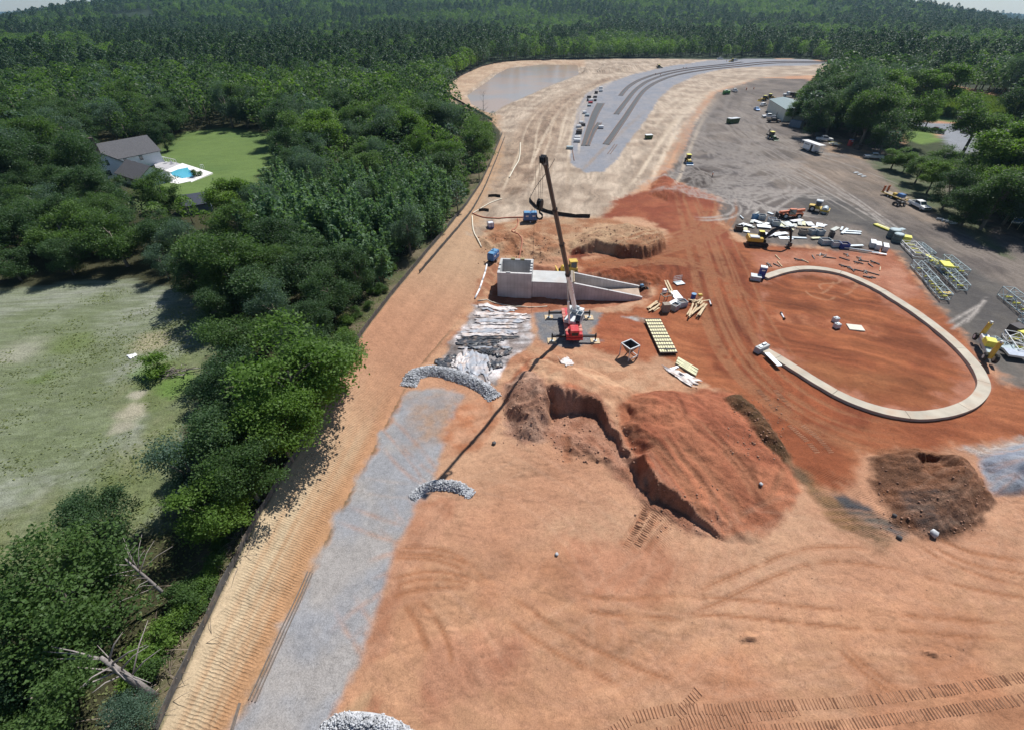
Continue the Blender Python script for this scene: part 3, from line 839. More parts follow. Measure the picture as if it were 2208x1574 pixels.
rng = np.random.default_rng(55)
red_m = Ribbons()
for pxs in ([(1472, 1287), (1572, 1243), (1705, 1187), (1789, 1175), (1889, 1183)], [(1472, 1327), (1555, 1297), (1639, 1253), (1739, 1217), (1805, 1208), (1905, 1220), (1972, 1237)], [(1430, 1284), (1572, 1288), (1739, 1308), (1972, 1327), (2230, 1350)], [(1430, 1320), (1605, 1328), (1772, 1348), (1972, 1362), (2230, 1385)],
            [(1096, 1280), (1203, 1357), (1303, 1410), (1472, 1477)], [(1086, 1330), (1169, 1390), (1269, 1443), (1353, 1487)], [(846, 1183), (936, 1178), (1003, 1203), (1053, 1257)], [(846, 1193), (950, 1195), (1022, 1218)], [(836, 1250), (923, 1227), (1013, 1243), (1046, 1267)], [(836, 1290), (903, 1267), (1019, 1263)], [(840, 1205), (900, 1200), (960, 1210), (1010, 1232)], [(838, 1270), (900, 1245), (980, 1250), (1030, 1262)],
            [(1229, 1280), (1336, 1293), (1472, 1283)], [(1249, 1313), (1336, 1327), (1472, 1333)], [(900, 1290), (940, 1330), (970, 1390), (975, 1440)], [(870, 1300), (905, 1350), (925, 1410)], [(2000, 1170), (2080, 1215), (2230, 1240)], [(1960, 1160), (2060, 1225), (2230, 1270)], [(2010, 1150), (2100, 1195), (2230, 1210)], [(1980, 1240), (2100, 1270), (2230, 1290)], [(1800, 1390), (1850, 1440), (1930, 1500)], [(1815, 1385), (1870, 1440), (1960, 1500)]):
    red_m.add(path(pxs), rng.uniform(.34, .5))
faint = Ribbons(); faintp = Ribbons()
for k in range(90):
    u, v = rng.uniform(880, 2230), rng.uniform(1010, 1600)
    if 1330 < u < 1760 and v < 1180: continue
    a = (.15 if u > 1300 else -.5) + rng.normal() * .35 + (1.2 if k % 7 == 0 else 0); c = at(u, v); L = rng.uniform(4, 16); kq = rng.normal() * .035; s = np.linspace(-L, L, 40); th = a + kq * s
    P = np.stack([c.x + np.cumsum(np.cos(th)) * (s[1] - s[0]) - np.cos(a) * L, c.y + np.cumsum(np.sin(th)) * (s[1] - s[0]) - np.sin(a) * L], -1)
    for d in (0, 1.9): (faint if k % 3 else faintp).add(offset(P, d), rng.uniform(.25, .5), .022)
faint.build((.38, .20, .125), .45, .012); faintp.build((.58, .39, .27), .12, .0)
fur = Ribbons()
for a_, b_, w_ in (((1394, 955), (1538, 1142), .9), ((1462, 946), (1615, 1134), 1.0), ((1555, 963), (1625, 1074), .7), ((1692, 1006), (1649, 1091), .6), ((1420, 930), (1580, 1138), .6), ((1500, 900), (1660, 1080), .7), ((1380, 930), (1500, 1060), .6), ((1340, 1180), (1400, 1090), .8), ((1360, 1190), (1425, 1105), .8), ((1385, 1195), (1450, 1120), .7), ((1215, 935), (1222, 1000), 1.0)):
    fur.add(path([a_, ((a_[0] + b_[0]) / 2 + 6, (a_[1] + b_[1]) / 2 - 6), b_]), w_)
fur.build((.29, .125, .068), .9, .16)
# haul road tracks on red clay
hp = path([(1470, 400), (1500, 480), (1530, 580), (1560, 690), (1620, 800), (1760, 900), (1900, 945), (2080, 950)])
hq = path([(1255, 600), (1330, 575), (1440, 555), (1560, 590), (1640, 660)])
hr = path([(1230, 590), (1340, 560), (1480, 520), (1560, 480), (1560, 420)])
for P, spread, n in ((hp, 5.5, 22), (hq, 2.6, 12), (hr, 3.0, 14)):
    for k in range(n):
        o_ = rng.normal() * spread * .55; a0 = int(rng.uniform(0, .4) * len(P)); a1 = int(rng.uniform(.6, 1) * len(P)); Q = offset(P, o_ + np.sin(np.linspace(0, 3, len(P)) + rng.uniform(0, 6))[:, None] * .5)[a0:a1]; red_m.add(Q, rng.uniform(.4, .8))
red_m.build((.275, .12, .06), .85, .05)
pale = Ribbons(); scrib = Ribbons()
for k in range(80):
    u, v = rng.uniform(1480, 1690), rng.uniform(318, 440)
    if rng.uniform() < .35: u, v = rng.uniform(1520, 1760), rng.uniform(230, 330)
    a = rng.uniform(-.9, .9) + (0 if k % 3 else 1.4); c = at(u, v); L = rng.uniform(6, 18); kq = rng.normal() * .07; s = np.linspace(-L, L, 30); th = a + kq * s
    P = np.stack([c.x + np.cumsum(np.cos(th)) * (s[1] - s[0]) - np.cos(a) * L, c.y + np.cumsum(np.sin(th)) * (s[1] - s[0]) - np.sin(a) * L], -1)
    for d in (-.9, .9): pale.add(offset(P, d), .38)
for a, b in (((2040, 700), (2120, 655)), ((2050, 712), (2112, 668)), ((2080, 700), (2130, 640)), ((1640, 470), (1760, 400)), ((1600, 460), (1700, 420))):
    P = resample(np.array([at(*a)[:2], at(*b)[:2]]), .6); pale.add(P, .4)
for P0 in (path([(1545, 210), (1500, 290), (1560, 320), (1700, 360), (1850, 440), (2020, 540)]), path([(1620, 190), (1590, 260), (1660, 320), (1780, 380), (1960, 500), (2120, 640)])):
    for k in range(16):
        d = rng.normal() * 6; a0 = int(rng.uniform(0, .5) * len(P0)); a1 = int(rng.uniform(.5, 1) * len(P0)); pale.add(offset(P0, d + np.sin(np.linspace(0, 4, len(P0)) + rng.uniform(0, 6))[:, None])[a0:a1], .4)
for k in range(7):
    c = at(rng.uniform(1740, 1835), rng.uniform(604, 640)); a = rng.uniform(0, 3); s = np.linspace(-4, 4, 16); th = a + rng.normal() * .25 * s; P = np.stack([c.x + np.cumsum(np.cos(th)) * .5, c.y + np.cumsum(np.sin(th)) * .5], -1); scrib.add(P, .25)
pale.build((.35, .315, .285), .95); scrib.build((.42, .24, .14), .5)
sand = Ribbons(); sandd = Ribbons()
for P0, sp_, n in ((path([(1130, 470), (1165, 390), (1200, 300), (1240, 225), (1320, 170)], 1), 5, 16), (path([(1200, 420), (1215, 350), (1222, 290), (1240, 220)], 1), 3, 10), (path([(1300, 440), (1380, 410), (1420, 330), (1470, 250), (1530, 195), (1640, 165)], 1), 7, 26), (path([(1060, 470), (1090, 400), (1120, 330), (1130, 270), (1180, 215), (1260, 180), (1380, 150)], 1), 5, 14)):
    for k in range(n):
        d = rng.normal() * sp_; a0 = int(rng.uniform(0, .6) * len(P0)); a1 = min(len(P0), a0 + int(rng.uniform(.25, .7) * len(P0))); (sand if k % 2 else sandd).add(offset(P0, d + np.sin(np.linspace(0, 5, len(P0)) + rng.uniform(0, 6))[:, None] * .9)[a0:a1], rng.uniform(.5, 1.1))
sand.build((.60, .49, .37), .75); sandd.build((.27, .20, .145), .7)


V3 = np.stack([VX, VY, VZ], -1)
# vertex normals of the whole sheet so that the pieces meet without a seam
H2 = VZ.reshape(GRID_SHAPE)
gy_, gx_ = np.gradient(H2, GY, GX)
NRM = np.stack([-gx_.ravel(), -gy_.ravel(), np.ones(NV)], -1); NRM /= np.linalg.norm(NRM, axis=1)[:, None]


def ground_material():
    m = bpy.data.materials.new('bare_earth'); m.use_nodes = True
    nt = m.node_tree; L = nt.links.new; b = nt.nodes['Principled BSDF']
    b.inputs['Roughness'].default_value = 0.92; b.inputs['Specular IOR Level'].default_value = 0.15
    geo = nd(nt, 'ShaderNodeNewGeometry')
    ca = nd(nt, 'ShaderNodeAttribute', attribute_name='col')
    sp = nd(nt, 'ShaderNodeAttribute', attribute_name='spk'); re = nd(nt, 'ShaderNodeAttribute', attribute_name='rel')
    ri = nd(nt, 'ShaderNodeAttribute', attribute_name='rip'); al = nd(nt, 'ShaderNodeAttribute', attribute_name='along')

    def noise(scale, detail=4, rough=.6, dist=0.0):
        n = nd(nt, 'ShaderNodeTexNoise'); n.inputs['Scale'].default_value = scale; n.inputs['Detail'].default_value = detail
        n.inputs['Roughness'].default_value = rough; n.inputs['Distortion'].default_value = dist
        L(geo.outputs['Position'], n.inputs['Vector']); return n.outputs[0]

    def math_(op, a, b_=None, c=None):
        n = nd(nt, 'ShaderNodeMath', operation=op)
        for i, x in enumerate((a, b_, c)):
            if x is None: continue
            if isinstance(x, (int, float)): n.inputs[i].default_value = x
            else: L(x, n.inputs[i])
        return n.outputs[0]

    big = math_('SUBTRACT', noise(.35, 6, .65, .6), .5)
    mid_ = math_('SUBTRACT', noise(1.9, 5, .65, .3), .5)
    fin = math_('SUBTRACT', noise(8.0, 3, .7), .5)
    vf = math_('SUBTRACT', noise(17.0, 3, .75), .5)
    tot = math_('MULTIPLY_ADD', big, .45, 1.0)
    tot = math_('MULTIPLY_ADD', mid_, .55, tot)
    f2 = math_('MULTIPLY', fin, math_('MULTIPLY_ADD', sp.outputs['Fac'], 4.2, .45))
    tot = math_('ADD', tot, f2)
    tot = math_('ADD', tot, math_('MULTIPLY', vf, math_('MULTIPLY_ADD', sp.outputs['Fac'], 3.0, .35)))
    # thin crooked rills and cracks
    rn = math_('ABSOLUTE', math_('SUBTRACT', noise(.55, 5, .62, 1.2), .5))
    rl = nd(nt, 'ShaderNodeMapRange'); L(rn, rl.inputs['Value']); rl.inputs['From Min'].default_value = 0; rl.inputs['From Max'].default_value = .016; rl.inputs['To Min'].default_value = .80; rl.inputs['To Max'].default_value = 1.0
    tot = math_('MULTIPLY', tot, rl.outputs[0])
    # ripples
    wob = math_('MULTIPLY_ADD', math_('SUBTRACT', noise(1.1, 4, .6), .5), .36, al.outputs['Fac'])
    ph = math_('MULTIPLY', wob, 2 * math.pi / .235)
    sn = math_('SINE', ph)
    sn = math_('POWER', math_('MULTIPLY_ADD', sn, .5, .5), 1.6)
    sn = math_('MULTIPLY', sn, math_('MULTIPLY_ADD', noise(.9, 3), 1.3, .25))
    rh = math_('MULTIPLY', sn, ri.outputs['Fac'])
    mul = nd(nt, 'ShaderNodeVectorMath', operation='SCALE'); L(ca.outputs['Color'], mul.inputs[0]); L(tot, mul.inputs['Scale'])
    L(mul.outputs[0], b.inputs['Base Color'])
    hh = math_('ADD', math_('MULTIPLY', mid_, .13), math_('ADD', math_('MULTIPLY', fin, .075), math_('MULTIPLY', rl.outputs[0], .07)))
    hh = math_('MULTIPLY', hh, re.outputs['Fac'])
    hh = math_('MULTIPLY_ADD', rh, .05, hh)
    bp = nd(nt, 'ShaderNodeBump'); bp.inputs['Strength'].default_value = 1.0; bp.inputs['Distance'].default_value = 1.0
    L(hh, bp.inputs['Height']); L(bp.outputs[0], b.inputs['Normal'])
    return m


EARTH = ground_material()
ny, nx = GRID_SHAPE
I = (np.arange(ny - 1)[:, None] * nx + np.arange(nx - 1)[None, :]).ravel()
FQ = np.stack([I, I + 1, I + nx + 1, I + nx], -1)
fz = zone[FQ[:, 0]]
ZLAB = {
    'earth_mound': ('big red and tan earth mound with a dark dug scarp in front of the crane', 'earth mound'),
    'brown_mound': ('dark brown soil pile with a dug hollow beside the ring wall', 'earth mound'),
    'gravel_heap': ('blue-grey crushed stone pile cut by the right edge of the photo', 'gravel pile'),
    'spoil_mound': ('tan sand spoil heap with a red scarp behind the bulldozer', 'earth mound'),
    'clod_bank': ('strip of brown clods along the red haul road', 'earth mound'),
    'dark_heap': ('dark grey loose pile in front of the wheel loader', 'earth mound'),
}
for zi, nm in enumerate(ZN):
    Fk = FQ[fz == zi]
    if len(Fk) == 0: continue
    used, inv = np.unique(Fk.ravel(), return_inverse=True)
    o = npmesh(nm, V3[used], inv.reshape(-1, 4), EARTH, True, attrs={
        'col': ('FLOAT_COLOR', 'POINT', np.concatenate([col[used], np.ones((len(used), 1))], 1).astype(np.float32)),
        'spk': ('FLOAT', 'POINT', spk[used].astype(np.float32)), 'rel': ('FLOAT', 'POINT', rel[used].astype(np.float32)),
        'rip': ('FLOAT', 'POINT', rip[used].astype(np.float32)), 'along': ('FLOAT', 'POINT', along[used].astype(np.float32))})
    o.data.normals_split_custom_set_from_vertices(NRM[used].astype(np.float32).tolist())
    if nm in ZLAB: tag(o, *ZLAB[nm])
    else: tag(o, kind='structure')
# ================================================================= VEGETATION
LEAF = {
    'oak': leafmat('oak_leaves', (0.050, 0.101, 0.030), (0.105, 0.182, 0.050), .46),
    'dark': leafmat('dark_leaves', (0.034, 0.075, 0.034), (0.070, 0.129, 0.048), .42),
    'bright': leafmat('bright_leaves', (0.076, 0.156, 0.028), (0.145, 0.239, 0.046), .46),
    'grey': leafmat('grey_green_leaves', (0.061, 0.116, 0.081), (0.102, 0.164, 0.117), .42),
    'pine': leafmat('pine_needles', (0.026, 0.063, 0.037), (0.055, 0.101, 0.050), .32),
    'bamboo': leafmat('bamboo_leaves', (0.091, 0.169, 0.089), (0.152, 0.243, 0.128), .42),
    'reed': leafmat('reed_blades', (.11, .17, .05), (.16, .21, .07), .4),
    'dry': leafmat('dry_twigs', (.16, .12, .09), (.24, .19, .15), .1),
}
BARK = mat('bark', (.17, .145, .12), .9, var=.35, scale=6, bump=.03, bscale=12)
BARK_PALE = mat('pale_bark', (.27, .24, .225), .85, var=.3, scale=5, bump=.02, bscale=14)


def leaves(C, size, rng, up=0.5, aspect=1.0):
    """Leaf quads (diamonds) at the points C with random facing; returns verts, quads."""
    n = len(C)
    d = rng.normal(size=(n, 3)); d[:, 2] = np.abs(d[:, 2]) + up * 1.2; d /= np.linalg.norm(d, axis=1)[:, None]
    a = np.cross(d, rng.normal(size=(n, 3))); a /= np.linalg.norm(a, axis=1)[:, None]
    b = np.cross(d, a)
    s = (size * rng.uniform(.45, 1.55, n))[:, None]
    V = np.stack([C - a * s * .5 * aspect, C - b * s * .33 + d * s * .08, C + a * s * .5 * aspect, C + b * s * .33 + d * s * .08], 1).reshape(-1, 3)
    F = np.arange(n * 4).reshape(n, 4)
    return V, F


def crown_points(rng, lobes, r, clumps, per, clump_r, rz=.8, base=.3, taper=0.0):
    """Leaf positions: lobes spread through the crown's volume, clumps on the lobes, leaves in the clumps. r=1 crown, height 0..1."""
    pts = []; tint = []; LC = []
    for i in range(lobes):
        for _ in range(30):
            p = rng.uniform(-1, 1, 3)
            if .5 < np.linalg.norm(p) < 1: break
        z = base + (1 - base) * (p[2] * .5 + .5)
        w = 1 - taper * (p[2] * .5 + .5)
        LC.append((p[0] * r * .84 * w, p[1] * r * .84 * w, z * .93, r * rng.uniform(.20, .42)))
    for (x, y, z, lr) in LC:
        t0 = rng.uniform(0, 1)
        for k in range(clumps):
            d = rng.normal(size=3); d[2] = d[2] * .8 + .35; d /= np.linalg.norm(d)
            c = np.array([x, y, z]) + d * lr * rng.uniform(.6, 1.05) * np.array([1, 1, rz])
            q = c + rng.normal(size=(per, 3)) * clump_r * np.array([1, 1, .6])
            pts.append(q); tint.append(np.full(per, np.clip(t0 * .6 + rng.uniform(0, .4), 0, 1)))
    return np.concatenate(pts), np.concatenate(tint), LC


def branch_mesh(rng, h, LC, r0, base=.3, n=9, lean=0.0):
    """Tapered trunk and limbs reaching into the lobes (metres)."""
    mb = MB()
    top = h * (base + .38)
    tr = [Vector((lean * t * t + rng.normal() * .05 * h * .1 * t, rng.normal() * .03 * t, top * t)) for t in np.linspace(0, 1, 6)]
    tr[0].z = -.4
    mb.path([tuple(p) for p in tr], r0, 8, rs=[r0 * 1.25, r0, r0 * .85, r0 * .72, r0 * .55, r0 * .3])
    for (x, y, z, lr) in LC[:n]:
        t = rng.uniform(.35, .9); p0 = tr[0].lerp(tr[-1], t); p0.x = tr[int(t * 5)].x
        p1 = Vector((x, y, z * h)); mid_ = p0.lerp(p1, .5) + Vector((0, 0, .06 * h))
        mb.path([tuple(p0), tuple(mid_), tuple(p1)], r0, 5, rs=[r0 * .42, r0 * .26, r0 * .07])
    return mb


def tree_proto(key, seed, leaf, h, r, lobes, clumps, per, clump_r, size, base=.3, up=.5, taper=0.0, trunk_r=.25, bark=BARK, aspect=1.0, rz=.8, limbs=9):
    rng = np.random.default_rng(seed)
    C, T, LC = crown_points(rng, lobes, r / h, clumps, per, clump_r / h, rz, base, taper)
    C = C * h
    V, F = leaves(C, size, rng, up, aspect)
    tint = np.repeat(T, 4).astype(np.float32)
    cr = npmesh('crown', V, F, LEAF[leaf], attrs={'tint': ('FLOAT', 'POINT', tint)})
    LCm = [(a * h, b * h, c, d) for a, b, c, d in LC]
    tk = branch_mesh(rng, h, LCm, trunk_r, base, limbs).build('trunk', bark, smooth=True)
    return dict(key=key, crown=cr.data, trunk=tk.data, h=h, r=r, objs=(cr, tk))


def bamboo_proto(key, seed, h, r, n, size, leaf='bamboo', per=70):
    """Upright sprays: many thin culms with drooping plume heads."""
    rng = np.random.default_rng(seed); pts = []; tint = []; mb = MB()
    for i in range(n):
        a = rng.uniform(0, 2 * math.pi); q = r * math.sqrt(rng.uniform(0, 1)); x, y = q * math.cos(a), q * math.sin(a)
        hh = h * rng.uniform(.55, 1.0) * (1 - .25 * q / r); lx, ly = x * .25 + rng.normal() * .4, y * .25 + rng.normal() * .4
        t = rng.uniform(.12, 1, per) ** .8
        w = (.62 * (1 - t) + .10)
        P = np.stack([x + lx * t * t + rng.normal(size=per) * w, y + ly * t * t + rng.normal(size=per) * w, hh * t + rng.normal(size=per) * .25], -1)
        pts.append(P); tint.append(np.full(per, rng.uniform(0, 1)))
        if i % 3 == 0: mb.path([(x, y, -.3), (x + lx * .3, y + ly * .3, hh * .6), (x + lx, y + ly, hh)], .05, 4, rs=[.06, .045, .02])
    C = np.concatenate(pts); V, F = leaves(C, size, rng, .15, 1.5)
    cr = npmesh('crown', V, F, LEAF[leaf], attrs={'tint': ('FLOAT', 'POINT', np.repeat(np.concatenate(tint), 4).astype(np.float32))})
    tk = mb.build('trunk', BARK)
    return dict(key=key, crown=cr.data, trunk=tk.data, h=h, r=r, objs=(cr, tk))


def pine_proto(key, seed, h, r, size, n=200, bare=.5):
    rng = np.random.default_rng(seed); pts = []; tint = []; mb = MB()
    mb.path([(0, 0, -.4), (rng.normal() * .2, 0, h * .5), (0, 0, h * .97)], .2, 6, rs=[.24, .17, .04])
    whorls = 9
    for k in range(whorls):
        t = k / (whorls - 1); z = h * (bare + (1 - bare) * t); w = r * (1 - t) ** .7 * rng.uniform(.75, 1.15) + .35
        for j in range(max(3, int(6 * (1 - t) + 2))):
            a = rng.uniform(0, 2 * math.pi); m = int(n / whorls / 4) + 3
            q = w * rng.uniform(.35, 1)
            c = np.array([q * math.cos(a), q * math.sin(a), z + rng.normal() * .3])
            pts.append(c + rng.normal(size=(m, 3)) * np.array([.5, .5, .32])); tint.append(np.full(m, rng.uniform(0, 1)))
            if j % 2 == 0: mb.path([(0, 0, z - .3), tuple(c)], .05, 4, rs=[.06, .02])
    C = np.concatenate(pts); V, F = leaves(C, size, rng, .5)
    cr = npmesh('crown', V, F, LEAF['pine'], attrs={'tint': ('FLOAT', 'POINT', np.repeat(np.concatenate(tint), 4).astype(np.float32))})
    tk = mb.build('trunk', BARK)
    return dict(key=key, crown=cr.data, trunk=tk.data, h=h, r=r, objs=(cr, tk))


PROTO = {}


def reg(p): PROTO[p['key']] = p


for i in range(3): reg(tree_proto('oak%d' % i, 10 + i, 'oak', 11, 4.6, 22, 12, 78, .50, .23, base=.22))
for i in range(2): reg(tree_proto('bright%d' % i, 20 + i, 'bright', 11, 4.6, 20, 12, 76, .50, .245, base=.25))
for i in range(2): reg(tree_proto('dark%d' % i, 30 + i, 'dark', 12, 4.4, 24, 12, 72, .50, .225, base=.12))
for i in range(2): reg(tree_proto('grey%d' % i, 40 + i, 'grey', 11, 4.0, 18, 11, 64, .55, .205, base=.25, up=.3))
for i in range(2): reg(bamboo_proto('bamboo%d' % i, 50 + i, 9.5, 3.3, 52, .36, per=95))
for i in range(2): reg(pine_proto('pine%d' % i, 60 + i, 19, 3.0, .75, 420, .45))
for i in range(2): reg(tree_proto('shrub%d' % i, 70 + i, 'oak' if i else 'bright', 2.4, 1.6, 10, 8, 34, .26, .18, base=.05, trunk_r=.06, limbs=6))
reg(tree_proto('sapling', 75, 'bright', 5, 1.6, 9, 7, 26, .35, .3, base=.3, trunk_r=.08, limbs=6))
_used = set()


def plant(key, loc, sc, rz, name, label, group, cat='tree', sz=None, parts=True):
    p = PROTO[key]
    e = empty(name, loc, rz, label, cat, group)
    e.scale = (sc, sc, (sz or 1.0) * sc)
    first = key not in _used
    if first:
        for o in p['objs']: o.parent = e
        _used.add(key)
    else:
        for nm in ('crown', 'trunk'):
            o = bpy.data.objects.new(nm, p[nm]); coll.objects.link(o); o.parent = e
    return e


def side_word(du, dv):
    a = math.degrees(math.atan2(-dv, du))
    return 'right of' if -45 <= a < 45 else 'just beyond' if 45 <= a < 135 else 'this side of' if -135 <= a < -45 else 'left of'


ORD = ['nearest', 'second nearest', 'third nearest', 'fourth nearest', 'fifth nearest', 'sixth nearest', 'seventh nearest', 'eighth nearest', 'ninth nearest', 'tenth nearest', 'eleventh nearest', 'twelfth nearest', 'thirteenth nearest', 'fourteenth nearest', 'fifteenth nearest', 'sixteenth nearest', 'seventeenth nearest', 'eighteenth nearest', 'nineteenth nearest', 'twentieth nearest']


def where_labels(items, marks, scale_v=2.0):
    """items: (what, u, v) -> a label that says which one: the n-th nearest of its kind on that side of a landmark."""
    got = []
    for what, u_, v_ in items:
        best = min(marks.items(), key=lambda k: (k[1][0] - u_) ** 2 + ((k[1][1] - v_) * scale_v) ** 2)
        d = math.hypot(u_ - best[1][0], (v_ - best[1][1]) * scale_v); got.append((what, best[0], side_word(u_ - best[1][0], (v_ - best[1][1]) * scale_v), d))
    out = []
    for w in got:
        same = sorted(x[3] for x in got if x[:3] == w[:3]); k = same.index(w[3])
        out.append('%s %s %s%s' % (w[0], w[2], w[1], '' if len(same) == 1 else ', ' + (ORD[k] if k < len(ORD) else 'farther')))
    return out



# ---------------------------------------------------------------- where nothing may hide the view
CLEAR = [
    [(960, 195), (1000, 160), (1050, 139), (1100, 131), (1420, 125), (1700, 124), (1802, 134), (1800, 150), (1740, 170), (1712, 200), (1708, 260), (1740, 280), (1830, 310), (1880, 345), (1960, 360), (2090, 450), (2208, 520), (2400, 560), (2400, 1800),
     (330, 1800), (340, 1574), (470, 1290), (560, 1110), (640, 980), (710, 845), (757, 755), (850, 630), (960, 500), (1035, 400), (1075, 310), (1083, 290), (1040, 246), (1000, 226)],
    [(-200, 660), (100, 655), (250, 668), (400, 680), (450, 745), (430, 800), (395, 870), (345, 930), (335, 1050), (250, 1110), (110, 1190), (0, 1240), (-300, 1300), (-300, 700)],
    [(336, 345), (345, 325), (420, 287), (500, 280), (585, 292), (580, 330), (545, 380), (520, 400), (470, 412), (430, 438), (400, 425), (372, 400), (355, 398), (330, 400), (250, 400), (215, 372), (200, 340), (240, 312), (330, 318)],
    [(1955, 258), (2010, 256), (2230, 272), (2230, 318), (2110, 322), (2070, 330), (2040, 318), (1955, 300)],
    [(1960, 188), (2060, 198), (2208, 232), (2208, 262), (2060, 248), (1965, 232)],
    [(115, 52), (200, 40), (340, 38), (330, 24), (240, 32), (130, 44)],
    [(1668, 212), (1712, 225), (1712, 270), (1668, 262)],
]
CLEAR += [[(205, 1395), (345, 1480), (350, 1540), (300, 1540), (190, 1460)], [(225, 1165), (290, 1190), (400, 1290), (385, 1330), (320, 1290)], [(420, 1400), (480, 1290), (590, 1080), (560, 1060), (490, 1130), (400, 1290), (340, 1420)]]
CLEAR = [np.array(c, float) for c in CLEAR]
NOBASE = [FIELD, LAWN]


def clear_ok(x, y, z, h, r):
    """True where a tree of height h and crown radius r would not stand in, or hide, an open place that the photo shows."""
    ok = np.ones(len(x), bool)
    B = np.stack([x, y], -1)
    for pz in (0.0, .55, 1.0):
        u, v, d = proj(x, y, z + h * pz)
        for sx in ((0,) if pz in (0.0, 1.0) else (-.75, .75)):
            Q = np.stack([u + sx * r * FPX / d, v], -1)
            for c in CLEAR: ok &= ~inside(Q, c)
    for c in NOBASE: ok &= ~inside(B, c)
    return ok


# ---------------------------------------------------------------- hand-set trees that the photo singles out
placed = []          # x, y, r


def crown_at(u, v, h, k=.62):
    """Base of a tree of height h whose crown centre shows at u, v."""
    z = 3.0
    for _ in range(6):
        p = unproj(u, v, z + h * k); z = gz(p[0], p[1])
    return p[0], p[1], z


def hand(u, v, h, key, name, label, group=None, wide=1.0, base_px=None, cat='tree', rz=None):
    P = PROTO[key]
    if base_px:
        q = at(*base_px); x, y, z = q
    else: x, y, z = crown_at(u, v, h)
    s = h / P['h']
    e = plant(key, (x, y, z - .1), s * wide, random.uniform(0, 6.28) if rz is None else rz, name, label, group, cat, sz=1 / wide)
    placed.append((x, y, P['r'] * s * wide)); return e


random.seed(5)
hand(620, 800, 13.5, 'bright0', 'broadleaf_tree', 'large bright green tree leaning over the silt fence above the bare slope', None, 1.15)
hand(505, 800, 11, 'dark0', 'broadleaf_tree', 'dark tree at the field edge just left of the large bright green tree')
hand(690, 745, 11, 'oak0', 'broadleaf_tree', 'mid green tree whose foliage pokes past the silt fence halfway up the slope')
hand(470, 930, 10, 'dark1', 'broadleaf_tree', 'dark rounded tree in the shade below the brush pile')
hand(590, 905, 10, 'bright1', 'broadleaf_tree', 'yellowish green tree casting leaf shadows on the tan slope')
hand(400, 1000, 9, 'grey0', 'broadleaf_tree', 'grey green tree bulging into the pasture corner')
hand(520, 1010, 8.5, 'oak1', 'broadleaf_tree', 'mid green tree close to the fence below the leaf shadows')
hand(440, 1085, 7.5, 'bright0', 'broadleaf_tree', 'small yellow green tree at the bottom of the wood by the pasture')
hand(185, 1110, 8, 'dark1', 'broadleaf_tree', 'dark round tree standing out into the pasture near the bottom', None, .95)
hand(120, 1270, 10.5, 'oak2', 'broadleaf_tree', 'broad tree with a thick pale leaning trunk by the fence bottom', None, 1.1, base_px=None)
hand(20, 1370, 9.5, 'dark0', 'broadleaf_tree', 'dark tree cut by the left edge near the bottom')
hand(60, 1500, 8, 'oak0', 'broadleaf_tree', 'mid green tree filling the bottom left corner')
hand(655, 320, 14, 'dark0', 'broadleaf_tree', 'dark domed tree on the right side of the lawn', None, 1.1)
hand(500, 425, 11, 'bright1', 'broadleaf_tree', 'bright yellow green tree at the near corner of the lawn', None, 1.1)
hand(342, 410, 11, 'oak2', 'broadleaf_tree', 'tree standing in front of the white house near the pool')
hand(352, 290, 11, 'dark1', 'broadleaf_tree', 'lone shade tree with a bare stem on the lawn beside the house', None, .9, base_px=(362, 326))
hand(160, 320, 15, 'dark0', 'broadleaf_tree', 'tall dark tree behind the chimney side of the house', None, .8)
hand(222, 455, 9, 'oak1', 'broadleaf_tree', 'tree hiding the lower left gable of the white house', None, 1.1)
hand(120, 480, 12, 'oak0', 'broadleaf_tree', 'wide dark green tree left of the driveway')
hand(2010, 245, 9, 'bright0', 'broadleaf_tree', 'pale round tree on the highway verge by the parked cars', None, 1.05)
hand(1885, 240, 19, 'oak1', 'broadleaf_tree', 'huge shade tree above the white pickup parked beneath', None, 1.05)
hand(1775, 232, 17, 'dark1', 'broadleaf_tree', 'dark tree right of the metal building', None, 1.0)
hand(1735, 205, 12, 'bright1', 'broadleaf_tree', 'light green tree leaning over the metal building roof', None, .9)
hand(1835, 190, 17, 'oak2', 'broadleaf_tree', 'tall tree behind the shade trees of the yard', None, 1.1)
hand(1800, 170, 15, 'dark0', 'broadleaf_tree', 'dark crown above the far end of the yard', None, 1.0)
hand(1920, 180, 15, 'dark1', 'broadleaf_tree', 'dark tree between the yard trees and the reed bed')
hand(1716, 236, 9.5, 'oak1', 'broadleaf_tree', 'tree hugging the right end of the metal building', None, 1.0)
hand(1960, 345, 6.5, 'bright1', 'broadleaf_tree', 'vine covered bushy tree right of the parked pickup', None, 1.3)
hand(2040, 335, 10, 'oak0', 'broadleaf_tree', 'bushy tree in front of the highway cars', None, 1.1)
hand(2150, 335, 12, 'dark0', 'broadleaf_tree', 'big dark tree cut off by the highway behind it', None, 1.1)
hand(2165, 415, 14, 'oak1', 'broadleaf_tree', 'large round tree over the shaded verge by the project sign', None, 1.1)
hand(2065, 392, 11.5, 'dark1', 'broadleaf_tree', 'dark tree shading the verge behind the flatbed trailer')
hand(1935, 335, 7, 'bright0', 'broadleaf_tree', 'low bushy tree just behind the shaded silver pickup', None, 1.35)
hand(1992, 358, 8, 'oak1', 'broadleaf_tree', 'bushy tree at the verge edge beyond the flatbed trailer', None, 1.3)
hand(2022, 372, 9, 'bright1', 'broadleaf_tree', 'light green tree between the verge bushes and the dark shading tree', None, 1.2)
hand(2095, 372, 11, 'oak2', 'broadleaf_tree', 'mid green tree behind the dark tree shading the verge', None, 1.15)
hand(2110, 425, 11, 'dark1', 'broadleaf_tree', 'dark tree reaching low over the verge left of the project sign', None, 1.15)
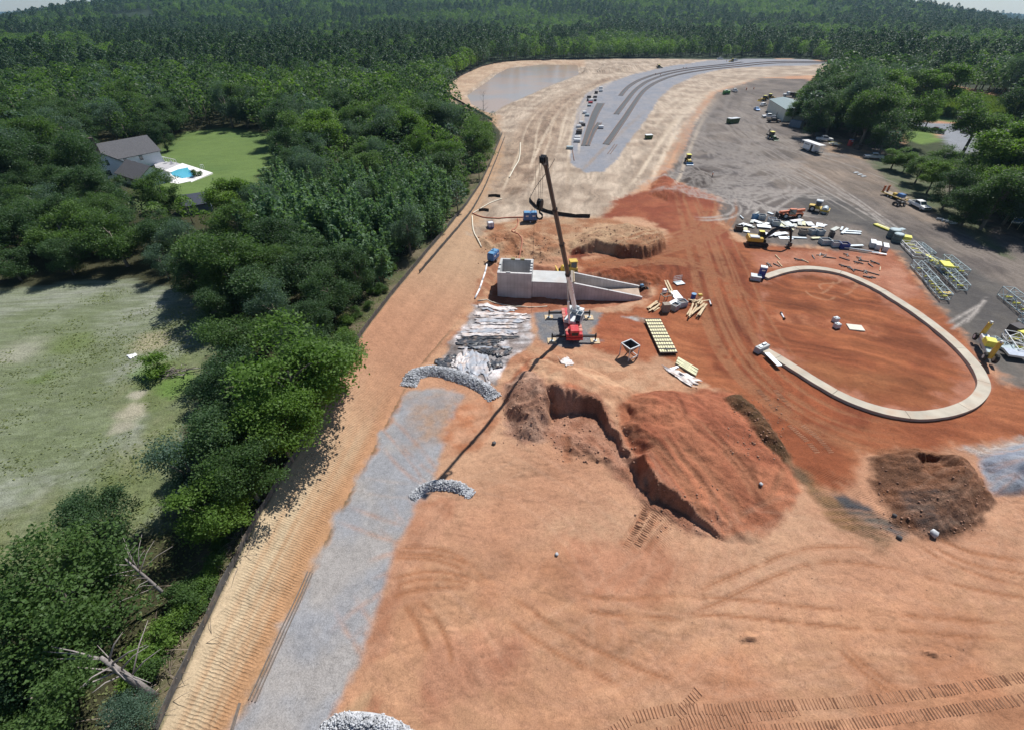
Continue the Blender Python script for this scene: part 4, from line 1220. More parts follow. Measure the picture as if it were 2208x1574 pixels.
hand(2195, 385, 12, 'bright1', 'broadleaf_tree', 'light green tree near the right edge above the project sign', None, 1.1)
hand(2235, 365, 12, 'oak2', 'broadleaf_tree', 'tall tree cut by the right edge above the signs')

# bare tree by the basin
e = empty('bare_tree', at(1046, 330), 0.3, 'thin half bare tree standing alone beside the muddy basin', 'tree')
rng = np.random.default_rng(3); mb = MB()
mb.path([(0, 0, -.3), (.2, .1, 6), (-.2, 0, 13), (.1, .1, 19)], .2, 6, rs=[.24, .18, .11, .03])
pts = []
for k in range(26):
    z = rng.uniform(7, 18.5); a = rng.uniform(0, 6.28); l = rng.uniform(1.2, 3.4) * (1 - (z - 7) / 16)
    p = (l * math.cos(a), l * math.sin(a), z + l * .8); mb.path([(0, 0, z), (p[0] * .5, p[1] * .5, z + l * .3), p], .05, 4, rs=[.06, .04, .015])
    for _ in range(2):
        b = a + rng.normal() * .8; q = (p[0] + .8 * math.cos(b), p[1] + .8 * math.sin(b), p[2] + .5); mb.path([p, q], .02, 4, rs=[.025, .01])
        if 6 < z < 12: pts.append(np.array(q) + rng.normal(size=(26, 3)) * .5)
mb.build('trunk', BARK_PALE, e)
V, F = leaves(np.concatenate(pts), .32, rng)
npmesh('crown', V, F, LEAF['grey'], parent=e, attrs={'tint': ('FLOAT', 'POINT', rng.uniform(0, 1, len(V)).astype(np.float32))})

# two dead pale trunks near the bottom left corner
def dead_trunk(base, hgt, lean, r0, label, seed):
    b = at(*base); e = empty('dead_trunk', b, 0, label, 'tree trunk'); rng = np.random.default_rng(seed); mb = MB()
    mb.path([(0, 0, -.3), (lean[0] * .35, lean[1] * .35, hgt * .35), (lean[0] * .7, lean[1] * .7, hgt * .68), (lean[0], lean[1], hgt)], r0, 9, rs=[r0 * 1.15, r0, r0 * .8, r0 * .45])
    mb.build('trunk', BARK_PALE, e, True)
    for k in range(16):
        t = rng.uniform(.35, 1); p0 = Vector((lean[0] * t, lean[1] * t, hgt * t)); a = rng.uniform(0, 6.28); l = rng.uniform(1.2, 3.4)
        d = Vector((math.cos(a) * l - .8, math.sin(a) * l, rng.uniform(.2, 1.6)))
        MB().path([p0, p0 + d * .55 + Vector((0, 0, .25)), p0 + d], r0, 5, rs=[r0 * rng.uniform(.2, .42), r0 * .18, .015]).build('limb', BARK_PALE, e, True)


dead_trunk((335, 1502), 5.6, (-1.2, .5), .25, 'thick pale leaning trunk with bare limbs at the bottom of the wood', 4)
dead_trunk((372, 1296), 5.6, (-1.5, .6), .13, 'slender pale leaning trunk higher up the fence line', 6)

# ---------------------------------------------------------------- woods: the near trees one by one
rng = np.random.default_rng(77)


def poisson(x0, x1, y0, y1, step_fn, tries):
    """Dart throwing on a hash grid with spacing that grows with distance."""
    pts = []; cells = {}
    X = rng.uniform(x0, x1, tries); Y = rng.uniform(y0, y1, tries)
    for x, y in zip(X, Y):
        s = step_fn(x, y); c = (int(x // 8), int(y // 8)); ok = True
        for dx in (-1, 0, 1):
            for dy in (-1, 0, 1):
                for (px, py) in cells.get((c[0] + dx, c[1] + dy), ()):
                    if (px - x) ** 2 + (py - y) ** 2 < s * s: ok = False; break
                if not ok: break
            if not ok: break
        if ok:
            cells.setdefault(c, []).append((x, y)); pts.append((x, y))
    return np.array(pts)


cand = poisson(-230, 290, -4, 330, lambda x, y: 4.6 + .006 * math.hypot(x, y), 26000)
cz = height(cand[:, 0], cand[:, 1], False)
hs = rng.uniform(7.5, 12.5, len(cand)); rr_ = np.hypot(cand[:, 0], cand[:, 1])
hs = np.where(rr_ > 170, rng.uniform(11, 17, len(cand)), hs)
hs = np.where(rr_ < 42, rng.uniform(5, 8, len(cand)), hs)
hs = np.where((cand[:, 0] > 60), hs * 1.3, hs)
ok = clear_ok(cand[:, 0], cand[:, 1], cz, hs, hs * .36)
# try a smaller tree where the tall one would cover something
h2 = hs * .55
ok2 = clear_ok(cand[:, 0], cand[:, 1], cz, h2, h2 * .36) & ~ok
hs = np.where(ok2, h2, hs); ok = ok | ok2
for (x, y, r) in placed:
    ok &= np.hypot(cand[:, 0] - x, cand[:, 1] - y) > max(3.0, r * .8)
u, v, d = proj(cand[:, 0], cand[:, 1], cz + hs * .6)
mar = 420 * 40 / d
infr = (u > -mar) & (u < 2208 + mar) & (v > -80) & (v < 1574 + mar * .5)
size_px = hs * FPX / d
ks = np.where(ok & infr)[0]
ks = ks[np.argsort(-size_px[ks])]
NIND = 262
ind, rest = ks[:NIND], ks[NIND:]


def kind_for(x, y, u, v, h):
    t = fbm(np.array([x / 22]), np.array([y / 22]), 500, 3)[0]; r = rng.uniform()
    if 560 < u < 1000 and 360 < v < 640 and t > .40 and r < .75: return 'bamboo%d' % rng.integers(2)
    if u < 620 and v < 640: return ('dark%d' % rng.integers(2)) if r < .62 else ('oak%d' % rng.integers(3)) if r < .9 else 'grey%d' % rng.integers(2)
    if t < .40 or r < .25: return 'dark%d' % rng.integers(2)
    if r < .58: return 'oak%d' % rng.integers(3)
    if r < .76: return 'bright%d' % rng.integers(2)
    return 'grey%d' % rng.integers(2)


KLAB = {'oak': 'mid green tree', 'dark': 'dark green tree', 'bright': 'yellow green tree', 'grey': 'grey green tree', 'bamboo': 'pale bamboo clump'}
TREE_MARKS = {'the white house': (262, 350), 'the swimming pool': (395, 378), 'the lone shade tree on the lawn': (352, 300), 'the far end of the lawn': (500, 282), 'the near corner of the lawn': (470, 430), 'the garden shed': (428, 452), 'the driveway': (255, 425),
    'the left photo edge halfway up': (0, 420), 'the pasture far edge': (200, 640), 'the pasture far left corner': (0, 640), 'the brush pile': (370, 800), 'the large bright green tree': (620, 800), 'the bare slope top': (757, 755), 'the inner silt fence': (930, 540), 'the lower blue pump': (1065, 547),
    'the muddy basin': (1080, 200), 'the bare tree': (1040, 270), 'the bamboo thicket': (740, 430), 'the upper short silt fence': (1066, 424), 'the left photo edge above the house': (0, 300), 'the basin left rim': (960, 195), 'the wood between lawn and bamboo': (640, 400), 'the wood behind the lawn': (560, 230),
    'the bottom left corner': (60, 1480), 'the thick pale dead trunk': (250, 1460), 'the slender dead trunk': (300, 1240), 'the metal building': (1690, 240), 'the project sign': (2180, 480), 'the reed bed': (2080, 220), 'the white box trailer': (1745, 315), 'the shaded silver pickup': (1882, 335), 'the flatbed trailer': (1930, 415), 'the highway lot': (2075, 275), 'the yard far end': (1820, 160)}
_w = []; _keys = []
for i in ind:
    k = kind_for(cand[i, 0], cand[i, 1], u[i], v[i], hs[i]); _keys.append(k); _w.append((KLAB[k.rstrip('0123456789')], float(u[i]), float(v[i])))
_tl = where_labels(_w, TREE_MARKS, 1.5)
for i, k, tlab in zip(ind, _keys, _tl):
    x, y, z, h = cand[i, 0], cand[i, 1], cz[i], hs[i]
    kk_ = k.rstrip('0123456789')
    if u[i] > 1500: reg_ = 'in the wood between the grey yard and the highway'
    elif v[i] > 640: reg_ = 'in the strip of wood between the pasture and the silt fence'
    elif u[i] < 330: reg_ = 'in the wood around the white house'
    elif u[i] < 640: reg_ = 'in the wood above the pasture'
    else: reg_ = 'in the wood left of the silt fence by the crane'
    P = PROTO[k]; s = h / P['h']
    w = rng.uniform(.9, 1.2)
    plant(k, (x, y, z - .1), s * w, rng.uniform(0, 6.28), 'bamboo_clump' if kk_ == 'bamboo' else 'broadleaf_tree', tlab, KLAB[kk_] + 's ' + reg_, 'bamboo' if kk_ == 'bamboo' else 'tree', sz=1 / w * rng.uniform(.92, 1.1))

# shrubs along the fence line and the pasture edge
def shrub(u, v, s, key, label, group):
    p = at(u, v); plant(key, p, s, random.uniform(0, 6.28), 'shrub', label, group, 'shrub')


random.seed(9); _sh = []
for (u0, v0, u1, v1, n, off) in ((330, 1500, 480, 1240, 18, 70), (480, 1240, 690, 860, 14, 45), (700, 820, 860, 600, 14, 60), (860, 590, 1030, 400, 16, 50)):
    for i in range(n):
        t = random.random(); o = random.uniform(14, off)
        uu = u0 + (u1 - u0) * t - o; vv = v0 + (v1 - v0) * t + random.uniform(-8, 8)
        _sh.append((uu, vv, random.uniform(.35, .85), random.choice(['shrub0', 'shrub1'])))
for q, lab in zip(_sh, where_labels([('low green shrub', q[0], q[1]) for q in _sh], {k: t for k, t in TREE_MARKS.items() if k in ('the brush pile', 'the large bright green tree', 'the bare slope top', 'the inner silt fence', 'the lower blue pump', 'the upper short silt fence', 'the thick pale dead trunk', 'the slender dead trunk', 'the bottom left corner')}, 1.0)):
    shrub(*q, lab, 'shrubs along the silt fence')
shrub(425, 383, 1.0, 'shrub1', 'dark bush at the corner of the white pool deck', None)
shrub(345, 806, 1.25, 'shrub0', 'leafy cut branches heaped on the left end of the brush pile', None)
shrub(358, 420, 1.0, 'shrub0', 'shrub by the driveway in front of the house', None)

# dry brush on the ground by the fence
rng = np.random.default_rng(12); mb = MB()
for (u0, v0, u1, v1, n, w) in ((300, 1560, 540, 1130, 210, 55), (905, 455, 985, 415, 110, 35), (780, 690, 950, 490, 90, 30)):
    for i in range(n):
        t = rng.uniform(); p = at(u0 + (u1 - u0) * t + rng.normal() * w * .5 - 20, v0 + (v1 - v0) * t + rng.normal() * 8)
        a = rng.uniform(0, 6.28); l = rng.uniform(.4, 1.6); q = p + Vector((math.cos(a) * l, math.sin(a) * l, rng.uniform(.05, .9)))
        mb.path([p, p.lerp(q, .5) + Vector((0, 0, .12)), q], .02, 3, rs=[.03, .022, .01])
o = mb.build('dry_brush', mat('dry_wood', (.30, .24, .19), .9, var=.3)); tag(o, kind='stuff')

# brush pile on the pasture
e = empty('brush_pile', at(372, 806), 0, 'heap of bare cut branches lying on the pasture', 'brush pile')
rng = np.random.default_rng(2); mats = [BARK_PALE, BARK]
for i in range(46):
    a = rng.uniform(0, 6.28); p = Vector((rng.normal() * 1.0, rng.normal() * .55, rng.uniform(0, .8))); l = rng.uniform(.8, 2.2)
    d = Vector((math.cos(a) * l, math.sin(a) * l * .6, rng.uniform(-.2, .5)))
    MB().path([p - d * .5, p, p + d * .5], .03, 4, rs=[.06, .05, .02]).build('branch', mats[i % 2], e)
MB().path([(1.2, .2, .3), (2.6, .7, .35), (4.0, 1.2, .1)], .05, 5, rs=[.1, .08, .04]).build('branch', BARK_PALE, e)

# ---------------------------------------------------------------- far forest as one mass of instanced trees
def far_proto(key, seed, leaf, h, r, n, size, conical):
    rng = np.random.default_rng(seed); C = []; T = []
    for i in range(n):
        t = rng.uniform(0, 1); a = rng.uniform(0, 6.28)
        if conical: z = h * (.40 + .60 * t); w = r * (1 - t ** 2.4) ** .6 * (.55 + .45 * min(1, t * 4)) + .2; q = w * math.sqrt(rng.uniform(.15, 1))
        else: z = h * (.28 + .72 * t); w = r * math.sqrt(max(0.05, 1 - (2 * t - .9) ** 2 * .85)); q = w * math.sqrt(rng.uniform(.3, 1))
        C.append((q * math.cos(a), q * math.sin(a), z)); T.append(rng.uniform(0, 1))
    V, F = leaves(np.array(C), size, rng, .6)
    mb = MB().path([(0, 0, -.5), (0, 0, h * .7)], .2, 4, rs=[.22, .1])
    tv = np.array(mb.v); tf = np.array([f for f in mb.f if len(f) == 4])
    V2 = np.concatenate([V, tv]); F2 = np.concatenate([F, tf + len(V)])
    me_o = npmesh(key, V2, F2, LEAF[leaf], attrs={'tint': ('FLOAT', 'POINT', np.concatenate([np.repeat(T, 4), np.zeros(len(tv))]).astype(np.float32))})
    me_o.data.materials.append(BARK)
    mi = np.zeros(len(F2), np.int32); mi[len(F):] = 1
    me_o.data.polygons.foreach_set('material_index', mi)
    coll.objects.unlink(me_o)
    return me_o


FAR = [far_proto('far_oak', 1, 'oak', 12, 4.2, 480, .8, False), far_proto('far_bright', 2, 'bright', 11, 3.9, 460, .8, False), far_proto('far_dark', 3, 'dark', 13, 4.2, 480, .8, False),
       far_proto('far_pine', 4, 'pine', 15, 3.9, 560, .8, True), far_proto('far_pine_two', 5, 'pine', 16.5, 3.6, 540, .8, True), far_proto('far_grey', 6, 'grey', 11, 3.6, 440, .75, False)]
FX, FY, FS, FV = [], [], [], []
rng = np.random.default_rng(99)
# the near remainder
for i in rest:
    FX.append(cand[i, 0]); FY.append(cand[i, 1]); FS.append(hs[i] / 12.0 * rng.uniform(.9, 1.1))
    FV.append(rng.choice([0, 0, 1, 2, 2, 5]))
nrest = len(FX)
d0 = 150.0
xs, ys = [], []
while d0 < 4200:
    s = 3.9 + .0072 * d0; wid = d0 * 1.35 + 60
    n = int(2 * wid / s)
    x = -wid + (np.arange(n) + rng.uniform(0, 1, n)) * s; y = d0 + rng.uniform(-.5, .5, n) * s
    xs.append(x); ys.append(y); d0 += s * .95
x = np.concatenate(xs); y = np.concatenate(ys); z = height(x, y, False)
keep = ~((x > -230) & (x < 290) & (y < 330))
x, y, z = x[keep], y[keep], z[keep]
t = fbm(x / 120, y / 120, 700, 4); t2 = fbm(x / 45, y / 45, 701, 3)
dist = np.hypot(x, y)
pine = (t > .47) & (rng.uniform(size=len(x)) < .5)
front = (np.abs(x - 60) < 500) & (dist < 560)
h = np.where(pine, 15.5, 12.0) * rng.uniform(.62, 1.15, len(x))
ok = clear_ok(x, y, z, h, h * .3)
okl = clear_ok(x, y, z, h * .6, h * .2) & ~ok
h = np.where(okl, h * .6, h); ok |= okl
gap = (t2 < .24) & (dist > 420)
h *= 1 + .5 * (fbm(x / 60, y / 60, 711, 3) - .5)
ok &= ~gap
var = np.where(pine, 3 + rng.integers(0, 2, len(x)), rng.choice([0, 0, 1, 2, 5], len(x)))
var = np.where(~pine & (t2 > .58), 1, var)
far_s = 1 + dist / 2600
FX += list(x[ok]); FY += list(y[ok]); FS += list((h / np.where(pine, 15.5, 12.0) * far_s)[ok]); FV += list(var[ok])
FX = np.array(FX); FY = np.array(FY); FZ = height(FX, FY, False) - .2
fo = npmesh('far_forest', np.stack([FX, FY, FZ], -1), np.zeros((0, 3), np.int32), None, attrs={
    'sc': ('FLOAT', 'POINT', np.array(FS, np.float32)), 'rz': ('FLOAT', 'POINT', rng.uniform(0, 6.28, len(FX)).astype(np.float32)), 'kindno': ('INT', 'POINT', np.array(FV, np.int32))})
tag(fo, kind='stuff')
ng = bpy.data.node_groups.new('scatter_trees', 'GeometryNodeTree')
ng.interface.new_socket('Geometry', in_out='INPUT', socket_type='NodeSocketGeometry')
ng.interface.new_socket('Geometry', in_out='OUTPUT', socket_type='NodeSocketGeometry')
gi = ng.nodes.new('NodeGroupInput'); go_ = ng.nodes.new('NodeGroupOutput'); jn = ng.nodes.new('GeometryNodeJoinGeometry')


def named(nm, typ):
    n = ng.nodes.new('GeometryNodeInputNamedAttribute'); n.data_type = typ; n.inputs['Name'].default_value = nm; return n.outputs['Attribute']


kn = named('kindno', 'INT'); sc_ = named('sc', 'FLOAT'); rz_ = named('rz', 'FLOAT')
cx = ng.nodes.new('ShaderNodeCombineXYZ'); ng.links.new(rz_, cx.inputs[2])
for k, po in enumerate(FAR):
    oi = ng.nodes.new('GeometryNodeObjectInfo'); oi.inputs['Object'].default_value = po; oi.inputs['As Instance'].default_value = False
    cmp_ = ng.nodes.new('FunctionNodeCompare'); cmp_.data_type = 'INT'; cmp_.operation = 'EQUAL'
    ia = [s for s in cmp_.inputs if s.type == 'INT']; ng.links.new(kn, ia[0]); ia[1].default_value = k
    ip = ng.nodes.new('GeometryNodeInstanceOnPoints')
    ng.links.new(gi.outputs[0], ip.inputs['Points']); ng.links.new(cmp_.outputs[0], ip.inputs['Selection']); ng.links.new(oi.outputs['Geometry'], ip.inputs['Instance'])
    ng.links.new(cx.outputs[0], ip.inputs['Rotation']); ng.links.new(sc_, ip.inputs['Scale'])
    ng.links.new(ip.outputs[0], jn.inputs[0])
ng.links.new(jn.outputs[0], go_.inputs[0])
md = fo.modifiers.new('trees', 'NODES'); md.node_group = ng
print('individual trees', len(ind), 'rest', nrest, 'far', len(FX))

# reed bed by the highway
rng = np.random.default_rng(31); C = []
pg = gpoly([(1962, 236), (1965, 205), (2060, 205), (2230, 240), (2230, 268), (2060, 256)], 0)
lo, hi = pg.min(0), pg.max(0)
Q = np.stack([rng.uniform(lo[0], hi[0], 26000), rng.uniform(lo[1], hi[1], 26000)], -1); Q = Q[inside(Q, pg)]
zq = height(Q[:, 0], Q[:, 1], False); n = len(Q); hq = rng.uniform(1.8, 3.6, n); a = rng.uniform(0, 6.28, n)
w = .22; dx, dy = np.cos(a) * w, np.sin(a) * w; lx, ly = rng.normal(size=n) * .5, rng.normal(size=n) * .5
V = np.stack([np.stack([Q[:, 0] - dx, Q[:, 1] - dy, zq], -1), np.stack([Q[:, 0] + dx, Q[:, 1] + dy, zq], -1), np.stack([Q[:, 0] + dx * .8 + lx, Q[:, 1] + dy * .8 + ly, zq + hq], -1), np.stack([Q[:, 0] - dx * .8 + lx, Q[:, 1] - dy * .8 + ly, zq + hq], -1)], 1).reshape(-1, 3)
o = npmesh('tall_reeds', V, np.arange(n * 4).reshape(n, 4), LEAF['reed'], attrs={'tint': ('FLOAT', 'POINT', np.repeat(rng.uniform(0, 1, n), 4).astype(np.float32))}); tag(o, kind='stuff')

# short grass tufts on the pasture
rng = np.random.default_rng(32)
Q = np.stack([rng.uniform(-75, -12, 60000), rng.uniform(8, 72, 60000)], -1)
sd = sdist(Q, FIELD, 4); tq = fbm(Q[:, 0] * .25, Q[:, 1] * .25, 33, 3)
dfq, _ = seg_dist(Q, FENCE, False); lf = inside(Q, LEFT)
Q = Q[((sd > 0) & (rng.uniform(size=len(Q)) < smooth(.4, .75, tq) * .55)) | (lf & (dfq < 9) & (dfq > .6) & (rng.uniform(size=len(Q)) < .6))]
zq = height(Q[:, 0], Q[:, 1]); n = len(Q); C = np.stack([Q[:, 0], Q[:, 1], zq + .06], -1)
V, F = leaves(C, .22, rng, .8, 1.2)
o = npmesh('grass_tufts', V, F, leafmat('grass_blades', (.17, .21, .075), (.26, .28, .13), .45), attrs={'tint': ('FLOAT', 'POINT', rng.uniform(0, 1, n * 4).astype(np.float32))}); tag(o, kind='stuff')
# ================================================================= MATERIALS OF THINGS
CLAY = (.36, .17, .09, 1)
WHITE = mat('white_paint', (.80, .80, .79), .35, var=.05, scale=1.5, dirt=.25, dirtcol=(.55, .46, .38, 1))
OFFW = mat('pale_grey_paint', (.55, .57, .58), .4, var=.08, dirt=.3, dirtcol=(.40, .33, .27, 1))
BLACK = mat('black_steel', (.018, .019, .022), .45, var=.2)
DGREY = mat('dark_boom_paint', (.075, .060, .055), .4, var=.2, scale=.8)
GLASS = mat('dark_glass', (.03, .045, .055), .08, var=.05, spec=.8)
TYRE = mat('tyre_rubber', (.028, .027, .026), .9, var=.25, dirt=.3, dirtcol=(.22, .16, .12, 1))
RED = mat('red_crane_paint', (.52, .035, .045), .35, var=.12, dirt=.3, dirtcol=(.45, .26, .18, 1))
DECKRED = mat('faded_red_deck', (.50, .17, .13), .6, var=.2, dirt=.5, dirtcol=(.46, .30, .20, 1))
YELLOW = mat('machine_yellow', (.62, .42, .06), .4, var=.12, dirt=.35, dirtcol=(.36, .24, .15, 1))
LEMON = mat('lemon_yellow_paint', (.72, .66, .10), .45, var=.10, dirt=.15)
ORANGE = mat('orange_machine_paint', (.56, .14, .05), .45, var=.15, dirt=.4, dirtcol=(.42, .25, .17, 1))
BLUE = mat('pump_blue_paint', (.05, .16, .38), .4, var=.12, dirt=.2)
LBLUE = mat('light_blue_paint', (.12, .28, .46), .4, var=.12)
NAVY = mat('toilet_blue_plastic', (.03, .06, .26), .45, var=.1)
GREEN = mat('bright_green_paint', (.07, .24, .06), .5, var=.2, dirt=.2)
DGREEN = mat('machine_green_paint', (.04, .10, .04), .45, var=.2, dirt=.3)
STEEL = mat('galvanised_steel', (.42, .47, .50), .45, .35, var=.15, scale=4)
TRUSS = mat('truss_grey_blue_paint', (.36, .44, .46), .45, var=.1)
TIMBER = mat('pale_timber', (.56, .43, .27), .8, var=.25, scale=8)
OLDWOOD = mat('weathered_timber', (.30, .25, .20), .9, var=.3, scale=6)
FOAM = mat('white_board', (.78, .80, .82), .5, var=.05, scale=2)
GBOARD = mat('grey_board', (.44, .46, .42), .6, var=.2, scale=3, dirt=.2)
YBOARD = mat('pale_yellow_board', (.60, .58, .36), .6, var=.2, scale=3)
FABRIC = mat('black_silt_fabric', (.030, .028, .028), .85, var=.3, scale=2)
GFABRIC = mat('grey_silt_fabric', (.085, .08, .075), .85, var=.35, scale=2, dirt=.35, dirtcol=(.24, .18, .13, 1))
CONC = mat('fresh_concrete', (.47, .47, .46), .85, var=.10, scale=.6, dirt=.18, dirtcol=(.44, .34, .28, 1), bump=.004, bscale=8)
RINGC = mat('ring_wall_concrete', (.46, .41, .33), .85, var=.14, scale=.5, dirt=.42, dirtcol=(.46, .29, .19, 1))
PLASTIC = mat('white_plastic', (.82, .82, .84), .35, var=.06)
RUST = mat('rusty_steel', (.20, .11, .075), .8, var=.3, scale=5)
ROOFM = mat('grey_brown_shingles', (.105, .104, .112), .9, var=.18, scale=2.5)
SIDING = mat('white_siding', (.70, .73, .78), .6, var=.04)
METALW = mat('beige_metal_siding', (.58, .58, .50), .5, var=.06, scale=.4)
METALR = mat('green_grey_metal_roof', (.20, .25, .24), .4, var=.1)
SKINM = mat('skin', (.38, .22, .15), .6)
VEST = mat('orange_vest', (.80, .20, .04), .6)
JEANS = mat('dark_work_trousers', (.04, .05, .09), .8)

# ================================================================= VEHICLES (x forward, y left, z up, wheels on z = 0)
WHEEL_MESH = {}


def wheel(parent, c, r, w, rim=True, axis='y'):
    k = (round(r, 3), round(w, 3), axis, rim)
    if k not in WHEEL_MESH:
        o = MB().wheel((0, 0, 0), r, w, 14, axis).build('wheel', TYRE, parent)
        o.location = c; WHEEL_MESH[k] = o
        if rim:
            d = (0, w * .52, 0) if axis == 'y' else (w * .52, 0, 0)
            MB().tube(tuple(-q for q in d), d, r * .55, r * .55, 10).build('rim', OFFW, o)
        return o
    src = WHEEL_MESH[k]
    c_ = src.copy(); coll.objects.link(c_); c_.parent = parent; c_.location = c
    for ch in src.children:
        d = ch.copy(); coll.objects.link(d); d.parent = c_
    return c_


def pickup(u, v, rz, paint, label, name='pickup_truck', group=None, crew=True):
    e = empty(name, at(u, v), rz, label, 'pickup truck', group)
    mb = MB()
    mb.prism([(-2.85, .55), (2.8, .5), (2.9, .75), (2.82, 1.02), (1.45, 1.16), (-1.05, 1.16), (-1.05, .78), (-2.85, .78)], 'y', -.98, .98)
    mb.box((-1.95, .90, .98), (1.8, .14, .42)).box((-1.95, -.90, .98), (1.8, .14, .42)).box((-2.79, 0, .98), (.12, 1.68, .42))
    mb.build('body', paint, e)
    x0, x1 = (-1.03, 1.35) if crew else (-.6, 1.35)
    MB().prism([(x0, 1.165), (x1, 1.165), (x1 - .75, 1.88), (x0 + .12, 1.9)], 'y', -.80, .80).build('cab', paint, e)
    g = MB()
    g.add([(x1 - .03, -.70, 1.24), (x1 - .03, .70, 1.24), (x1 - .66, .64, 1.84), (x1 - .66, -.64, 1.84)], [(0, 1, 2, 3)])
    g.build('windscreen', GLASS, e)
    for s in (-1, 1):
        MB().add([(x0 + .15, s * .815, 1.28), (x1 - .30, s * .815, 1.28), (x1 - .82, s * .815, 1.78), (x0 + .22, s * .815, 1.78)], [(0, 1, 2, 3)]).build('side_window', GLASS, e)
    MB().box((x0 + .05, 0, 1.53), (.04, 1.3, .46)).build('rear_window', GLASS, e)
    MB().box((2.87, 0, .80), (.10, 1.5, .30)).build('grille', BLACK, e)
    MB().box((-1.9, 0, .80), (1.7, 1.62, .04)).build('bed_floor', BLACK, e)
    MB().box((2.9, 0, .52), (.16, 1.9, .18)).build('bumper', STEEL, e)
    for x in (1.85, -1.75):
        for y in (.86, -.86): wheel(e, (x, y, .40), .40, .28)
    return e


def sedan(u, v, rz, paint, label, name='parked_car', group=None, suv=False):
    e = empty(name, at(u, v), rz, label, 'car', group); k = 1.12 if suv else 1
    MB().prism([(-2.25, .35), (2.25, .32), (2.32, .62), (1.3, .86 * k), (-1.6, .92 * k), (-2.28, .84)], 'y', -.9, .9).build('body', paint, e)
    b = -2.1 if suv else -1.5
    MB().prism([(b, .9 * k), (1.15, .86 * k), (.4, 1.40 * k), (b + .45, 1.42 * k)], 'y', -.72, .72).build('roof', paint, e)
    MB().add([(1.14, -.66, .92 * k), (1.14, .66, .92 * k), (.46, .62, 1.37 * k), (.46, -.62, 1.37 * k)], [(0, 1, 2, 3)]).build('windscreen', GLASS, e)
    for s in (-1, 1): MB().add([(b + .2, s * .735, .95 * k), (.9, s * .735, .93 * k), (.36, s * .735, 1.34 * k), (b + .5, s * .735, 1.35 * k)], [(0, 1, 2, 3)]).build('side_window', GLASS, e)
    for x in (1.4, -1.4):
        for y in (.78, -.78): wheel(e, (x, y, .33), .33, .24)
    return e


def track_frame(e, l, h, w, y, m=None):
    """A crawler track: rounded loop with rollers."""
    prof = []
    for k in range(9):
        a = math.pi / 2 + math.pi * k / 8; prof.append((-l / 2 + h / 2 + h / 2 * math.cos(a), h / 2 + h / 2 * math.sin(a)))
    for k in range(9):
        a = -math.pi / 2 + math.pi * k / 8; prof.append((l / 2 - h / 2 + h / 2 * math.cos(a), h / 2 + h / 2 * math.sin(a)))
    t = MB().prism(prof, 'y', y - w / 2, y + w / 2).build('track', TYRE, e)
    g = MB()
    n = int(l / .28)
    for k in range(n): g.box((-l / 2 + h * .4 + (l - h * .8) * k / (n - 1), y, h + .02), (.06, w, .06))
    g.build('grousers', RUST, t)
    r = MB()
    for k in range(5): r.tube((-l / 2 + h / 2 + (l - h) * k / 4, y - w / 2 - .03, h / 2 - .04), (-l / 2 + h / 2 + (l - h) * k / 4, y + w / 2 + .03, h / 2 - .04), h * .3, None, 10)
    r.build('rollers', m or YELLOW, t)
    return t


def bulldozer(u, v, rz, label):
    e = empty('bulldozer', at(u, v), rz, label, 'bulldozer')
    for s in (-1, 1): track_frame(e, 3.6, 1.0, .56, s * 1.0)
    MB().prism([(-1.7, .55), (1.5, .55), (1.6, .9), (1.5, 1.75), (.2, 1.85), (-1.6, 1.5)], 'y', -.68, .68).build('body', YELLOW, e)
    MB().box((.75, 0, 1.85), (1.3, 1.0, .18), bev=.05).build('engine_hood', YELLOW, e)
    MB().tube((1.0, .25, 1.9), (1.0, .25, 2.6), .07).build('exhaust', BLACK, e)
    MB().box((-.75, 0, 2.25), (1.3, 1.3, 1.2)).build('cab_glass', GLASS, e)
    MB().box((-.75, 0, 2.90), (1.6, 1.55, .14), bev=.05).build('cab_roof', YELLOW, e)
    p = MB()
    for x in (-1.35, -.13):
        for y in (-.63, .63): p.box((x, y, 2.25), (.12, .12, 1.25))
    p.build('cab_pillars', YELLOW, e)
    MB().prism([(2.15, .15), (2.45, .1), (2.30, .7), (2.5, 1.25), (2.25, 1.2), (2.05, .7)], 'y', -1.75, 1.75).build('blade', YELLOW, e)
    a = MB()
    for s in (-1, 1): a.bar((2.2, s * 1.4, .45), (-.4, s * 1.35, .45), .16)
    a.build('push_arms', YELLOW, e)
    return e


